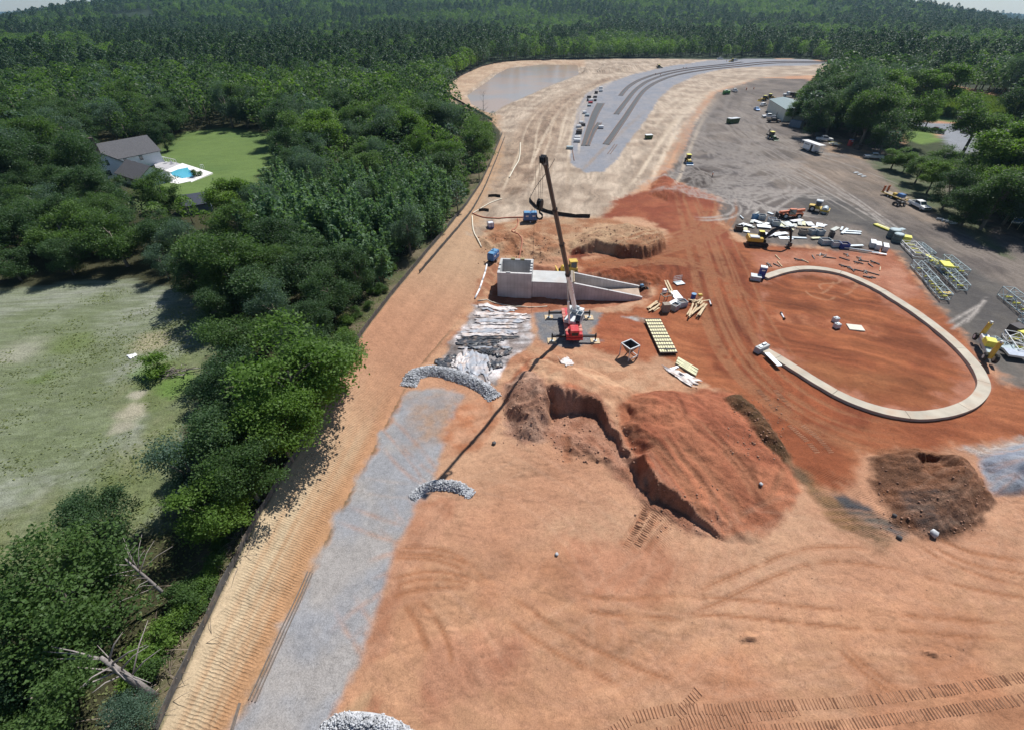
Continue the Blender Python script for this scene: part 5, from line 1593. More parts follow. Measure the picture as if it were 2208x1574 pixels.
def excavator(u, v, rz, label):
    e = empty('excavator', at(u, v), rz, label, 'excavator')
    for s in (-1, 1): track_frame(e, 4.0, .9, .6, s * 1.15, BLACK)
    MB().tube((0, 0, .5), (0, 0, 1.05), .8, .8, 14).build('turntable', BLACK, e)
    MB().box((-.8, 0, 1.45), (3.0, 2.6, .85), bev=.1).build('house', YELLOW, e)
    MB().box((-1.1, -.5, 1.98), (2.0, 1.5, .25), bev=.06).build('engine_cover', OFFW, e)
    MB().prism([(-2.5, 1.05), (-2.1, 1.0), (-1.95, 1.9), (-2.35, 1.95)], 'y', -1.25, 1.25).build('counterweight', YELLOW, e)
    MB().prism([(-.1, 1.4), (1.35, 1.3), (1.35, 2.0), (.95, 2.75), (-.1, 2.8)], 'y', .3, 1.25).build('cab', BLACK, e)
    MB().box((.42, .78, 2.82), (1.1, .98, .08)).build('cab_roof', LEMON, e)
    w = MB(); w.add([(1.37, .4, 1.5), (1.37, 1.15, 1.5), (1.37, 1.15, 2.0), (1.37, .4, 2.0)], [(0, 1, 2, 3)]).add([(1.35, .4, 2.06), (1.35, 1.15, 2.06), (1.02, 1.15, 2.7), (1.02, .4, 2.7)], [(0, 1, 2, 3)])
    w.build('windscreen', GLASS, e)
    MB().path([(.9, -.2, 1.5), (2.2, -.2, 3.4), (3.3, -.2, 4.1), (5.6, -.2, 3.9)], .2, 4, rs=[.34, .44, .40, .24]).build('boom', BLACK, e)
    MB().path([(5.2, -.2, 4.45), (5.7, -.2, 3.8), (6.5, -.2, 1.3)], .2, 4, rs=[.2, .32, .20]).build('stick', BLACK, e)
    c = MB(); c.tube((1.2, .1, 1.6), (2.7, .1, 3.4), .08).tube((1.2, -.5, 1.6), (2.7, -.5, 3.4), .08).tube((3.2, -.2, 4.5), (5.1, -.2, 4.5), .08)
    c.build('cylinders', STEEL, e)
    MB().prism([(6.2, 1.3), (6.75, 1.3), (6.9, .5), (6.2, .1), (5.75, .45), (5.95, .6), (6.3, .55)], 'y', -.75, .35).build('bucket', DGREY, e)
    return e


def backhoe(u, v, rz, label, paint, dig=True, name='backhoe_loader', cat='backhoe', bucket=None, roof=None):
    e = empty(name, at(u, v), rz, label, cat)
    MB().prism([(-1.5, .7), (1.9, .7), (1.95, 1.3), (.5, 1.55), (-1.5, 1.3)], 'y', -.5, .5).build('body', paint, e)
    MB().box((-.45, 0, 1.95), (1.3, 1.2, 1.0)).build('cab_glass', GLASS, e)
    MB().box((-.45, 0, 2.62), (1.7, 1.5, .12), bev=.04).build('cab_roof', roof or LEMON, e)
    p = MB()
    for x in (-1.05, .2):
        for y in (-.62, .62): p.box((x, y, 2.0), (.1, .1, 1.2))
    p.build('cab_pillars', BLACK, e)
    for y in (.75, -.75): wheel(e, (-1.0, y, .72), .72, .45); wheel(e, (1.5, y, .5), .5, .35)
    a = MB()
    for y in (.45, -.45): a.path([(.3, y, 1.35), (1.8, y, 1.15), (2.7, y, .45)], .08, 4)
    a.build('loader_arms', paint, e)
    MB().prism([(2.6, .12), (3.4, .1), (3.4, .18), (2.85, .35), (2.75, .9), (2.6, .85)], 'y', -1.1, 1.1).build('front_bucket', bucket or paint, e)
    if dig:
        MB().path([(-1.6, 0, .9), (-2.5, 0, 2.9), (-2.0, 0, 3.3)], .12, 4, rs=[.2, .2, .12]).build('dig_boom', BLACK, e)
        MB().path([(-2.1, 0, 3.3), (-3.0, 0, 2.6), (-3.1, 0, 1.4)], .1, 4).build('dig_stick', BLACK, e)
        MB().prism([(-3.3, .9), (-2.8, .9), (-2.85, 1.4), (-3.2, 1.5), (-3.45, 1.2)], 'y', -.35, .35).build('dig_bucket', BLACK, e)
        st = MB()
        for s in (-1, 1): st.path([(-1.6, s * .4, .9), (-1.9, s * 1.3, .1)], .08, 4)
        st.build('stabilisers', BLACK, e)
    return e


# ================================================================= MOBILE CRANE
def crane():
    near = (at(1196, 739) + at(1277, 734)) * .5; farp = (at(1185, 688) + at(1268, 683)) * .5
    c0 = (near + farp) * .5; rz = math.atan2(near.y - farp.y, near.x - farp.x)
    e = empty('mobile_crane', c0, rz, 'red mobile crane with a raised telescopic boom and white base section on grey gravel', 'crane')
    L = (near - farp).length / 2
    MB().box((0, 0, 1.28), (8.4, 2.6, .55), bev=.05).build('carrier_frame', RED, e)
    d = MB()
    for s in (-1, 1):
        for k in range(7): d.box((-3.4 + k * 1.0, s * 1.12, 1.60), (.84, .52, .09))
    d.build('deck_plates', DECKRED, e)
    hd = MB().box((3.25, 0, 1.95), (1.9, 1.35, .8), bev=.08).build('engine_hood', RED, e)
    MB().box((4.22, 0, 1.75), (.05, 1.0, .5)).build('grille', BLACK, hd)
    st = MB()
    for s in (-1, 1):
        for k in range(3): st.box((4.2 - .12 * k, s * 1.0, 1.12 + .26 * k), (.25, .5, .06))
    st.build('steps', RED, e)
    MB().box((4.28, 0, .95), (.2, 2.6, .3)).build('rear_bumper', RED, e)
    for x in (2.3, -2.3):
        for y in (1.0, -1.0): wheel(e, (x, y, .8), .8, .6)
    for sx in (-1, 1):
        for sy in (-1, 1):
            ob = MB().box((sx * (L - .05), sy * 2.3, 1.02), (.34, 2.5, .30)).build('outrigger', BLACK, e)
            MB().tube((sx * (L - .05), sy * 3.42, 1.5), (sx * (L - .05), sy * 3.42, .18), .11, .11, 10).build('jack', BLACK, ob)
            MB().tube((sx * (L - .05), sy * 3.42, .13), (sx * (L - .05), sy * 3.42, .19), .30, .30, 12).build('float_pad', STEEL, ob)
    # slewing upper works turned towards the boom tip
    T = unproj(1174, 345, 29.6); T = Vector((T[0], T[1], 29.6))
    inv = Matrix.Translation(c0) @ Matrix.Rotation(rz, 4, 'Z'); inv = inv.inverted()
    tl = inv @ T; ua = math.atan2(tl.y, tl.x)
    rot = Matrix.Rotation(ua, 4, 'Z')
    W = lambda x, y, z: rot @ Vector((x, y, z))
    MB().tube((0, 0, 1.5), (0, 0, 1.75), 1.0, 1.0, 18).build('turntable', BLACK, e)
    up = MB().box(W(-.5, 0, 2.0), (3.4, 1.9, .55), rz=ua).build('upper_frame', OFFW, e)
    MB().box(W(-2.3, 0, 2.25), (.9, 2.3, 1.1), rz=ua, bev=.08).build('counterweight', WHITE, e)
    w = MB(); w.tube(W(-1.9, -.5, 3.05), W(-1.9, .5, 3.05), .36, .36, 12).tube(W(-1.2, -.5, 2.75), W(-1.2, .5, 2.75), .3, .3, 12)
    w.build('winch_drums', STEEL, e)
    MB().box(W(-1.5, -.95, 2.7), (1.2, .5, .9), rz=ua, bev=.05).build('winch_housing', OFFW, e)
    # cab
    cb = MB(); prof = [(-.75, 1.75), (.85, 1.75), (.95, 2.5), (.55, 3.3), (-.75, 3.35)]
    M = [[W(x, y, z) for x, z in prof] for y in (.75, 1.65)]; n = len(prof)
    cb.add(M[0] + M[1], [(i, (i + 1) % n, n + (i + 1) % n, n + i) for i in range(n)] + [tuple(range(n))[::-1], tuple(range(n, 2 * n))])
    cab = cb.build('operator_cab', OFFW, e)
    g = MB()
    g.add([W(.965, .82, 1.95), W(.965, 1.58, 1.95), W(1.06, 1.58, 2.5), W(1.06, .82, 2.5)], [(0, 1, 2, 3)])
    g.add([W(.98, .82, 2.56), W(.98, 1.58, 2.56), W(.62, 1.58, 3.26), W(.62, .82, 3.26)], [(0, 1, 2, 3)])
    g.add([W(-.6, 1.665, 2.3), W(.75, 1.665, 2.3), W(.45, 1.665, 3.15), W(-.6, 1.665, 3.2)], [(0, 1, 2, 3)])
    g.add([W(-.55, .85, 3.385), W(.45, .85, 3.345), W(.45, 1.55, 3.345), W(-.55, 1.55, 3.385)], [(0, 1, 2, 3)])
    g.build('cab_glass', GLASS, cab)
    # boom
    F = W(-1.5, -.1, 2.85); D = (tl - F); LB = D.length; D.normalize()

    def sec(name, t0, t1, w0, h0, w1, h1, m, parent=None, hexa=True):
        side = Vector((0, 0, 1)).cross(D).normalized(); upv = D.cross(side)
        vs = []
        for t, ww, hh in ((t0, w0, h0), (t1, w1, h1)):
            p = F + D * (LB * t)
            for a, b in ((-.5, -.25), (-.28, -.5), (.28, -.5), (.5, -.25), (.5, .4), (.42, .5), (-.42, .5), (-.5, .4)):
                vs.append(p + side * (a * ww) + upv * (b * hh))
        n = 8
        return MB().add(vs, [(i, (i + 1) % n, n + (i + 1) % n, n + i) for i in range(n)] + [tuple(range(n))[::-1], tuple(range(n, 2 * n))]).build(name, m, parent or e)

    b0 = sec('boom_base_section', 0.0, .33, .58, .70, .60, .72, WHITE)
    sec('collar', .325, .338, .68, .80, .68, .80, BLACK, b0)
    b1 = sec('boom_second_section', .335, .55, .50, .60, .50, .60, DGREY)
    sec('collar', .545, .556, .58, .68, .58, .68, BLACK, b1)
    b2 = sec('boom_third_section', .55, .76, .44, .53, .44, .53, DGREY)
    sec('collar', .755, .765, .52, .61, .52, .61, BLACK, b2)
    b3 = sec('boom_tip_section', .76, .985, .38, .46, .38, .46, DGREY)
    # lettering patch on the white section: dark marks along the side
    side = Vector((0, 0, 1)).cross(D).normalized(); upv = D.cross(side)
    for k, (t, hgt, m) in enumerate(((.26, .28, RED), (.238, .28, RED), (.216, .28, RED), (.194, .28, RED), (.172, .28, RED), (.29, .24, BLACK), (.30, .24, BLACK), (.31, .24, BLACK))):
        p = F + D * (LB * t); s = -1 if (cam.location - c0).dot(e.matrix_basis.to_3x3() @ side) < 0 else 1
        q = p + side * (s * .31)
        MB().add([q - D * .17 - upv * hgt * .5, q + D * .11 - upv * hgt * .5, q + D * .17 + upv * hgt * .35, q - D * .11 + upv * hgt * .35], [(0, 1, 2, 3)]).build('lettering', m, b0)
    # lift cylinder
    P0 = W(1.35, 0, 1.9); P1 = F + D * (LB * .30) - upv * (-.55 if upv.z < 0 else .55)
    mid_ = P0.lerp(P1, .55)
    MB().tube(P0, mid_, .17, .17, 10).build('lift_cylinder', WHITE, e); MB().tube(mid_, P1, .10, .10, 10).build('lift_rod', STEEL, e)
    # boom head
    tip = F + D * LB; fw = (D * .3 + (W(1, 0, 0)) * .7).normalized()
    hd = MB()
    for s in (-.3, .3):
        q = tip + side * s
        hd.add([q - D * .9 - side * .03, q - D * .2 + fw * .75 - side * .03, q + D * .35 + fw * .5 - side * .03, q + D * .45 - fw * .3 - side * .03,
                q - D * .9 + side * .03, q - D * .2 + fw * .75 + side * .03, q + D * .35 + fw * .5 + side * .03, q + D * .45 - fw * .3 + side * .03],
               [(0, 1, 2, 3), (7, 6, 5, 4), (0, 4, 5, 1), (1, 5, 6, 2), (2, 6, 7, 3), (3, 7, 4, 0)])
    head = hd.build('boom_head', BLACK, e)
    sh = MB(); nose = tip - D * .1 + fw * .6
    for s in (-.18, 0, .18): sh.tube(nose + side * (s - .05), nose + side * (s + .05), .34, .34, 14)
    sh.tube(tip + D * .25 + fw * .15 - side * .25, tip + D * .25 + fw * .15 + side * .25, .28, .28, 12)
    sh.build('sheaves', BLACK, head)
    hb = nose + fw * .3 + Vector((0, 0, -4.4))
    rp = MB()
    for s in (-.2, 0, .2): rp.tube(nose + fw * .32 + side * s, hb + side * s + Vector((0, 0, .4)), .022, .022, 4)
    rp.tube(nose + fw * .4 - side * .55 + Vector((0, 0, .2)), nose + fw * .4 - side * .55 + Vector((0, 0, -18)), .016, .016, 4)
    rp.build('hoist_rope', BLACK, e)
    k = MB(); 
    for s in (-.16, .16): k.tube(hb + side * (s - .06), hb + side * (s + .06), .52, .52, 14)
    k.box(hb + Vector((0, 0, -.1)), (.5, .5, 1.0), rz=ua)
    blk = k.build('hook_block', BLACK, e)
    pts = [hb + Vector((0, 0, -.5)), hb + Vector((0, 0, -.9))]
    for i in range(9):
        a = math.pi / 2 - i * math.pi * 1.55 / 8; pts.append(hb + Vector((0, 0, -1.3)) + side * (.34 * math.cos(a)) + Vector((0, 0, .34 * math.sin(a))))
    MB().path(pts, .1, 6, rs=[.09] * 2 + [.11] * 7 + [.08, .05]).build('hook', BLACK, blk)
    # timber mats under the floats
    Mx = Matrix.Translation(c0) @ Matrix.Rotation(rz, 4, 'Z')
    words = {(1, 1): 'right of the crane, near the camera', (1, -1): 'left of the crane, near the camera', (-1, 1): 'right of the crane, on the tank side', (-1, -1): 'left of the crane, on the tank side'}
    for sx in (-1, 1):
        for sy in (-1, 1):
            p = Mx @ Vector((sx * (L - .05), sy * 3.42, 0)); z = gz(p.x, p.y)
            m = empty('timber_mat', (p.x, p.y, z), rz, 'square timber outrigger mat ' + words[(sx, sy)], 'timber mat', 'mats under the crane outriggers')
            for kk_ in range(4): MB().box((-.54 + kk_ * .36, 0, .055), (.34, 1.4, .12)).build('plank', TIMBER, m)


crane()

# ================================================================= CONCRETE TANK, CULVERT AND RAMP WALLS
def formmat():
    m = bpy.data.materials.new('board_marked_concrete'); m.use_nodes = True; nt = m.node_tree; b = nt.nodes['Principled BSDF']
    b.inputs['Roughness'].default_value = .85
    tc = nd(nt, 'ShaderNodeTexCoord')
    mp = nd(nt, 'ShaderNodeMapping'); mp.inputs['Rotation'].default_value = (math.pi / 2, 0, 0)
    nt.links.new(tc.outputs['Object'], mp.inputs['Vector'])
    br = nd(nt, 'ShaderNodeTexBrick'); br.offset = 0; br.inputs['Scale'].default_value = 1.0; br.inputs['Mortar Size'].default_value = .016
    br.inputs['Brick Width'].default_value = .62; br.inputs['Row Height'].default_value = 2.4
    br.inputs['Color1'].default_value = (.52, .50, .49, 1); br.inputs['Color2'].default_value = (.56, .54, .53, 1); br.inputs['Mortar'].default_value = (.35, .32, .30, 1)
    nt.links.new(mp.outputs[0], br.inputs['Vector'])
    no = nd(nt, 'ShaderNodeTexNoise'); no.inputs['Scale'].default_value = .5; no.inputs['Detail'].default_value = 6; nt.links.new(tc.outputs['Object'], no.inputs['Vector'])
    mr = nd(nt, 'ShaderNodeMapRange'); mr.inputs['From Min'].default_value = .3; mr.inputs['From Max'].default_value = .7; mr.inputs['To Min'].default_value = .78; mr.inputs['To Max'].default_value = 1.15
    nt.links.new(no.outputs[0], mr.inputs['Value'])
    mx = nd(nt, 'ShaderNodeVectorMath', operation='SCALE'); nt.links.new(br.outputs['Color'], mx.inputs[0]); nt.links.new(mr.outputs[0], mx.inputs['Scale'])
    nt.links.new(mx.outputs[0], b.inputs['Base Color'])
    return m


FORM = formmat()
PZ = -1.25
A0 = unproj(1073, 641, PZ); A1 = unproj(1145, 646, PZ); E1 = unproj(1386, 645, -.3)
axd = np.array([E1[0] - A0[0], (E1[1] - A0[1])]); tank_rz = math.atan2(axd[1], axd[0])
tw = float(np.hypot(*(A1 - A0)))
TD = 6.2; TH = 5.0
e = empty('concrete_tank', (A0[0], A0[1], PZ - .3), tank_rz, 'tall open square concrete tank with notched top beside the crane', 'concrete tank')
H_ = TH + .3
MB().box((tw / 2, .22, H_ / 2), (tw, .44, H_)).build('front_wall', FORM, e)
MB().box((tw / 2, TD - .22, H_ / 2), (tw, .44, H_)).build('back_wall', FORM, e)
MB().box((.22, TD / 2, H_ / 2 - .003), (.44, TD - .88, H_)).build('side_wall', CONC, e)
MB().box((tw - .22, TD / 2, H_ / 2 - .003), (.44, TD - .88, H_)).build('side_wall', CONC, e)
MB().box((tw / 2, TD / 2, .4), (tw - .9, TD - .9, .3)).build('tank_floor', CONC, e)
for x, y in ((.22, 1.6), (.22, 3.4), (tw - .22, 1.0), (tw - .22, 2.1), (tw - .22, 3.2), (tw - .22, 4.4)): MB().box((x, y, H_ + .10), (.40, .5, .22)).build('rim_block', CONC, e)
for x in (2.4, 4.2): MB().box((x, TD - .22, H_ + .02), (.75, .6, .34)).build('form_block', mat('stained_form_timber', (.30, .24, .12), .8), e)
MB().box((2.0, .22, H_ + .06), (.8, .3, .12)).build('rim_block', CONC, e)
rampL = float(np.hypot(*axd)); CW = 4.6; y0 = .55
e = empty('concrete_culvert', (A0[0], A0[1], PZ - .3), tank_rz, 'covered concrete channel joining the tank to the ramp walls', 'culvert')
x0, x1 = tw + .01, tw + 7.6; ch = 3.25
MB().box(((x0 + x1) / 2, y0 + .2, ch / 2), (x1 - x0, .4, ch)).build('front_wall', FORM, e)
MB().box(((x0 + x1) / 2, y0 + CW - .2, ch / 2), (x1 - x0, .4, ch)).build('back_wall', FORM, e)
MB().box(((x0 + x1) / 2, y0 + CW / 2, ch + .14), (x1 - x0, CW, .28)).build('lid_slab', CONC, e)
MB().box((x1 - .25, y0 + CW / 2, ch + .40), (.4, CW + .2, .24)).build('timber_brace', OLDWOOD, e)
MB().box((x1 + .12, y0 + CW / 2, ch + .34), (.12, CW - .3, .5)).build('timber_brace', TIMBER, e)
e = empty('ramp_walls', (A0[0], A0[1], PZ - .3), tank_rz, 'pair of concrete wing walls tapering down to the right of the culvert', 'concrete ramp')
for nm, yy in (('front_wing_wall', y0), ('back_wing_wall', y0 + CW - .4)):
    MB().prism([(x1 + .01, 0), (rampL, .4), (rampL, 1.25), (rampL - .3, 1.35), (x1 + .01, ch + .28)], 'y', yy, yy + .4).build(nm, FORM, e)
MB().prism([(x1, .25), (rampL - .2, .9), (rampL - .2, 1.0), (x1, .5)], 'y', y0 + .41, y0 + CW - .41).build('ramp_floor', mat('mud_stained_concrete', (.44, .33, .25), .9, var=.2, scale=.6), e)
MB().box((x1 + 1.4, y0 + 1.2, 1.15), (.9, .9, 1.2), rz=.3).build('stop_log', TIMBER, e)
# blue-grey pump set at the ramp's end
def pump_skid(u, v, rz, label, dz=0.0):
    e = empty('small_pump', at(u, v, dz), rz, label, 'pump')
    MB().box((0, 0, .35), (.9, .7, .5), bev=.06).build('engine', BLACK, e); MB().box((0, .2, .75), (.6, .5, .35), bev=.05).build('tank', LBLUE, e)
    MB().path([(.4, 0, .4), (.8, -.6, .5), (.6, -1.6, .1)], .1, 6).build('suction_pipe', BLACK, e)
    MB().tube((-.2, 0, .6), (-.2, 0, 1.2), .05).build('exhaust', STEEL, e)


pump_skid(1384, 624, .4, 'small black and blue pump sitting at the low end of the ramp walls')

# ================================================================= RING WALL
ro = chaikin(gpoly(RING_OUT, .3)); ro = resample(ro, 1.0)
tan = np.gradient(ro, axis=0); tan /= np.linalg.norm(tan, axis=1)[:, None]; nor = np.stack([tan[:, 1], -tan[:, 0]], -1)
cen = ro.mean(0)
if ((cen - ro[10]) @ nor[10]) < 0: nor = -nor
rw = 1.5
e = empty('ring_wall', (float(ro[0][0]), float(ro[0][1]), 0), 0, 'low curved concrete ring wall round the red clay circle, open towards the crane', 'ring wall')
zb_ = height(ro[:, 0], ro[:, 1], False); n = len(ro); seg = 9
for s0 in range(0, n - 1, seg):
    s1 = min(n - 1, s0 + seg); vs = []; fs = []
    for k in range(s0, s1 + 1):
        q = ro[k].copy()
        if k == s1 and s1 < n - 1: q = q - tan[k] * .06
        i_ = q + nor[k] * rw; z1 = float(zb_[k]) + .45
        for p, z in ((q, z1 - .9), (q, z1), (i_, z1), (i_, z1 - .9)): vs.append((p[0] - ro[0][0], p[1] - ro[0][1], z))
    m = s1 - s0 + 1
    for k in range(m - 1):
        for j in range(3): fs.append((k * 4 + j, k * 4 + j + 1, k * 4 + 5 + j, k * 4 + 4 + j))
    fs += [(0, 1, 2, 3), ((m - 1) * 4 + 3, (m - 1) * 4 + 2, (m - 1) * 4 + 1, (m - 1) * 4)]
    MB().add(vs, fs).build('wall_segment', RINGC, e)
# blocks closing its two ends
e = empty('end_block', at(1640, 757), heading((1632, 752), (1660, 768)) + math.pi / 2, 'pale concrete end block with a steel bracket at the lower end of the ring wall', 'concrete block')
MB().box((0, 0, .5), (2.4, .9, 1.0), bev=.04).build('block', CONC, e); MB().box((.5, .1, 1.1), (.7, .3, .25)).build('bracket', STEEL, e); MB().box((-.5, 0, 1.05), (.5, .5, .12)).build('bracket', STEEL, e)
o = MB().box((0, 0, 0), (3.2, .75, .14)).build('steel_channel', STEEL, None); o.location = at(1667, 775, .55); o.rotation_euler = (0, 0, heading((1655, 762), (1678, 784))); tag(o, 'grey steel channel lying on top of the lower end of the ring wall', 'steel beam')
# ================================================================= SILT FENCES, HOSES
def drape(pxs, step=1.5, z0=None, closed=False):
    P = np.array([at(u, v)[:] for u, v in pxs])[:, :2]
    return resample(chaikin(P, 2), step)


def silt_fence(name, P, h, label, m, post_every=2, ddz=0.0):
    z = height(P[:, 0], P[:, 1]); e = empty(name, (float(P[0][0]), float(P[0][1]), float(z[0])), 0, label, 'silt fence')
    o = np.array([P[0][0], P[0][1], z[0]]); vs = []; fs = []; n = len(P); rng = np.random.default_rng(len(P))
    t = np.gradient(P, axis=0); t /= np.linalg.norm(t, axis=1)[:, None] + 1e-9; nr = np.stack([-t[:, 1], t[:, 0]], -1)
    for k in range(n):
        hh = h * rng.uniform(.86, 1.04) if k % post_every else h; sag = 0 if k % post_every == 0 else rng.uniform(-.06, .06)
        for s, zz in ((-.025, -.1), (-.025 + sag, hh), (.025 + sag, hh), (.025, -.1)):
            q = P[k] + nr[k] * s; vs.append((q[0] - o[0], q[1] - o[1], z[k] + zz - o[2]))
    for k in range(n - 1):
        for j in range(4): fs.append((k * 4 + j, k * 4 + (j + 1) % 4, k * 4 + 4 + (j + 1) % 4, k * 4 + 4 + j))
    MB().add(vs, fs).build('fabric', m, e)
    src = None; cnt = 0
    for k in range(0, n, post_every):
        loc = (P[k][0] + nr[k][0] * .06 - o[0], P[k][1] + nr[k][1] * .06 - o[1], z[k] - o[2])
        if src is None: src = MB().box((0, 0, h / 2 - .05), (.045, .045, h + .35)).build('post', OLDWOOD, e); src.location = loc
        else: c = src.copy(); coll.objects.link(c); c.location = loc
        cnt += 1
    return e


silt_fence('silt_fence', resample(FENCE[1:20], 1.4), .8, 'long black silt fence along the top of the bare slope beside the wood', GFABRIC)
silt_fence('silt_fence', resample(chaikin(gpoly([(1062, 262), (1040, 248), (1000, 226), (962, 204), (960, 190), (1000, 159), (1050, 140), (1100, 132), (1200, 129), (1300, 127), (1420, 126)]), 1), 4.0), 1.0, 'far silt fence curving round the muddy basin at the forest edge', FABRIC)
silt_fence('silt_fence', drape([(1196, 345), (1180, 372), (1158, 400), (1145, 424)], 1.2), .28, 'thin far arm of the bent black silt fence behind the crane hook', FABRIC)
silt_fence('silt_fence', drape([(1144, 426), (1143, 437), (1160, 453), (1195, 464), (1235, 469), (1272, 470)], 1.2), .85, 'black silt fence bending behind the crane boom with its dark shaded face', FABRIC)
silt_fence('silt_fence', drape([(1033, 457), (1044, 455), (1054, 457), (1079, 425)][:3], 1.0), .7, 'short black silt fence piece, the lower of two beside the dirt track', FABRIC)
silt_fence('silt_fence', drape([(1053, 426), (1066, 424), (1079, 426)], 1.0), .7, 'short black silt fence piece, the upper of two beside the dirt track', FABRIC)
silt_fence('silt_fence', drape([(905, 590), (948, 540), (985, 498), (1020, 455), (1046, 405), (1062, 365), (1076, 330), (1088, 298)], 1.5), .7, 'second inner silt fence running beside the dirt track', GFABRIC)


def hose(name, pxs, r, m, label, lift=.05, cat='hose'):
    P = drape(pxs, .8); z = height(P[:, 0], P[:, 1]); o = Vector((P[0][0], P[0][1], z[0]))
    ob = MB().path([(p[0] - o.x, p[1] - o.y, zz - o.z + r + lift * .2) for p, zz in zip(P, z)], r, 6).build(name, m, None, True)
    ob.location = o; return tag(ob, label, cat)


HOSEW = mat('white_lay_flat_hose', (.66, .60, .48), .6)
HOSER = mat('red_lay_flat_hose', (.40, .13, .07), .6)
hose('hose', [(1018, 468), (1019, 490), (1022, 505), (1032, 522), (1038, 535)], .16, HOSEW, 'white hose running down past the white tote to the lower pump')
hose('hose', [(1018, 461), (1030, 467), (1045, 471), (1085, 471), (1132, 470)], .14, HOSER, 'red hose from the fence to the big blue pump')
hose('hose', [(1116, 473), (1118, 485), (1104, 497), (1103, 502), (1120, 508), (1127, 520), (1122, 545), (1118, 562)], .12, HOSER, 'red hose snaking from the big blue pump down to the tank')
hose('hose', [(1098, 385), (1110, 362), (1121, 345), (1122, 310)], .2, HOSEW, 'pale pipe along the dirt track above the short fences', cat='pipe')
hose('hose', [(1082, 430), (1060, 437), (1035, 452), (1018, 462)], .12, HOSEW, 'tan pipe curving down to the silt fence corner', cat='pipe')
# white drain pipe in the cut, in lengths
e = empty('drain_pipe', at(1050, 588), 0, 'white plastic drain pipe down the cut left of the concrete tank', 'pipe')
o = e.location; L_ = [(1050, 570), (1046, 588), (1040, 606), (1034, 624), (1024, 644)]
for a, b in zip(L_[:-1], L_[1:]):
    p, q = at(*a, .2), at(*b, .2); MB().tube(p - o, p.lerp(q, .96) - o, .17, .17, 8).build('pipe_length', PLASTIC, e, True)
hose('hose', [(1030, 650), (1070, 654), (1100, 662), (1150, 664), (1180, 662)], .09, HOSEW, 'thin hose lying across the white plastic sheeting below the tank')
# rails lying along the stone road
for i, (a, b) in enumerate((((664, 1232), (537, 1508)), ((669, 1234), (544, 1511)), ((674, 1236), (551, 1513)), ((516, 1515), (498, 1574)), ((519, 1516), (502, 1574)))):
    p, q = at(*a), at(*b); d = q - p; ob = MB()
    n = 8
    pts = [p.lerp(q, k / n) for k in range(n + 1)]
    for s, t in zip(pts[:-1], pts[1:]):
        s = Vector((s.x, s.y, gz(s.x, s.y) + .06)); t = Vector((t.x, t.y, gz(t.x, t.y) + .06)); ob.bar(s - p, t - p, .085, .085)
    ob = ob.build('steel_rail', mat('dull_rail_steel', (.17, .14, .12), .6, var=.2), None); ob.location = p
    tag(ob, ('brown steel rail lying along the left edge of the stone road, ' + ('outermost of three', 'middle of three', 'innermost of three')[i]) if i < 3 else ('short brown rail end at the bottom edge beside the stone road, ' + ('left one', 'right one')[i - 3]), 'rail', 'rails along the stone road')

# ================================================================= STONE: CHECK DAMS OF RIPRAP
def stone_mesh(seed):
    rng = np.random.default_rng(seed); import bmesh
    bm = bmesh.new(); bmesh.ops.create_icosphere(bm, subdivisions=1, radius=.5)
    for v_ in bm.verts: v_.co *= rng.uniform(.72, 1.2); v_.co.z *= .8
    V = np.array([v_.co[:] for v_ in bm.verts]); F = np.array([[w.index for w in f.verts] for f in bm.faces]); bm.free(); return V, F


STONES = [stone_mesh(k) for k in range(5)]
STONE = mat('pale_riprap', (.44, .45, .47), .85, var=.4, scale=2.2)


def riprap(name, pxs, half, ht, n, label, smin, smax, seed, dust=None):
    """A curved bank of stones."""
    P = drape(pxs, .4); rng = np.random.default_rng(seed); t = np.gradient(P, axis=0); t /= np.linalg.norm(t, axis=1)[:, None]; nr = np.stack([-t[:, 1], t[:, 0]], -1)
    o = Vector((P[len(P) // 2][0], P[len(P) // 2][1], gz(*P[len(P) // 2]))); e = empty(name, o, 0, label, 'stone bank')
    k = rng.integers(0, len(P), n); s = rng.uniform(-1, 1, n); w = half * (.65 + .5 * fbm(k * .13, k * 0., seed, 2))
    Q = P[k] + t[k] * rng.uniform(-.25, .25, n)[:, None] + nr[k] * (s * w)[:, None] + rng.normal(size=(n, 2)) * .06
    prof = ht * (1 - np.abs(s) ** 1.6) * np.clip(np.minimum(k, len(P) - 1 - k) / 4.0, .25, 1)
    z = height(Q[:, 0], Q[:, 1]) + prof + rng.uniform(-.08, .05, n)
    # a core under the stones so that no gap shows
    vs = []; fs = []
    zc = height(P[:, 0], P[:, 1]); sl = (-1, -.6, -.25, .25, .6, 1)
    for i in range(len(P)):
        for a in sl:
            q = P[i] + nr[i] * a * half * .9; f = np.clip(min(i, len(P) - 1 - i) / 4.0, .1, 1); vs.append((q[0] - o.x, q[1] - o.y, gz(q[0], q[1]) + ht * (1 - abs(a) ** 1.6) * .82 * f - .05 - o.z))
    m = len(sl)
    for i in range(len(P) - 1):
        for j in range(m - 1): fs.append((i * m + j, i * m + j + 1, (i + 1) * m + j + 1, (i + 1) * m + j))
    MB().add(vs, fs).build('stone_core', STONE, e, True)
    big = np.argsort(-np.abs(rng.uniform(size=n)))[:0]
    Vs, Fs, off = [], [], 0
    for i in range(n):
        V, F = STONES[rng.integers(5)]; sc = rng.uniform(smin, smax); R3 = np.array(Euler(rng.uniform(0, 6.28, 3)).to_matrix())
        Vs.append((V * sc) @ R3.T + np.array([Q[i, 0] - o.x, Q[i, 1] - o.y, z[i] - o.z])); Fs.append(F + off); off += len(V)
    tag(npmesh('stones', np.concatenate(Vs), np.concatenate(Fs), STONE, False, e), kind='stuff')
    return e


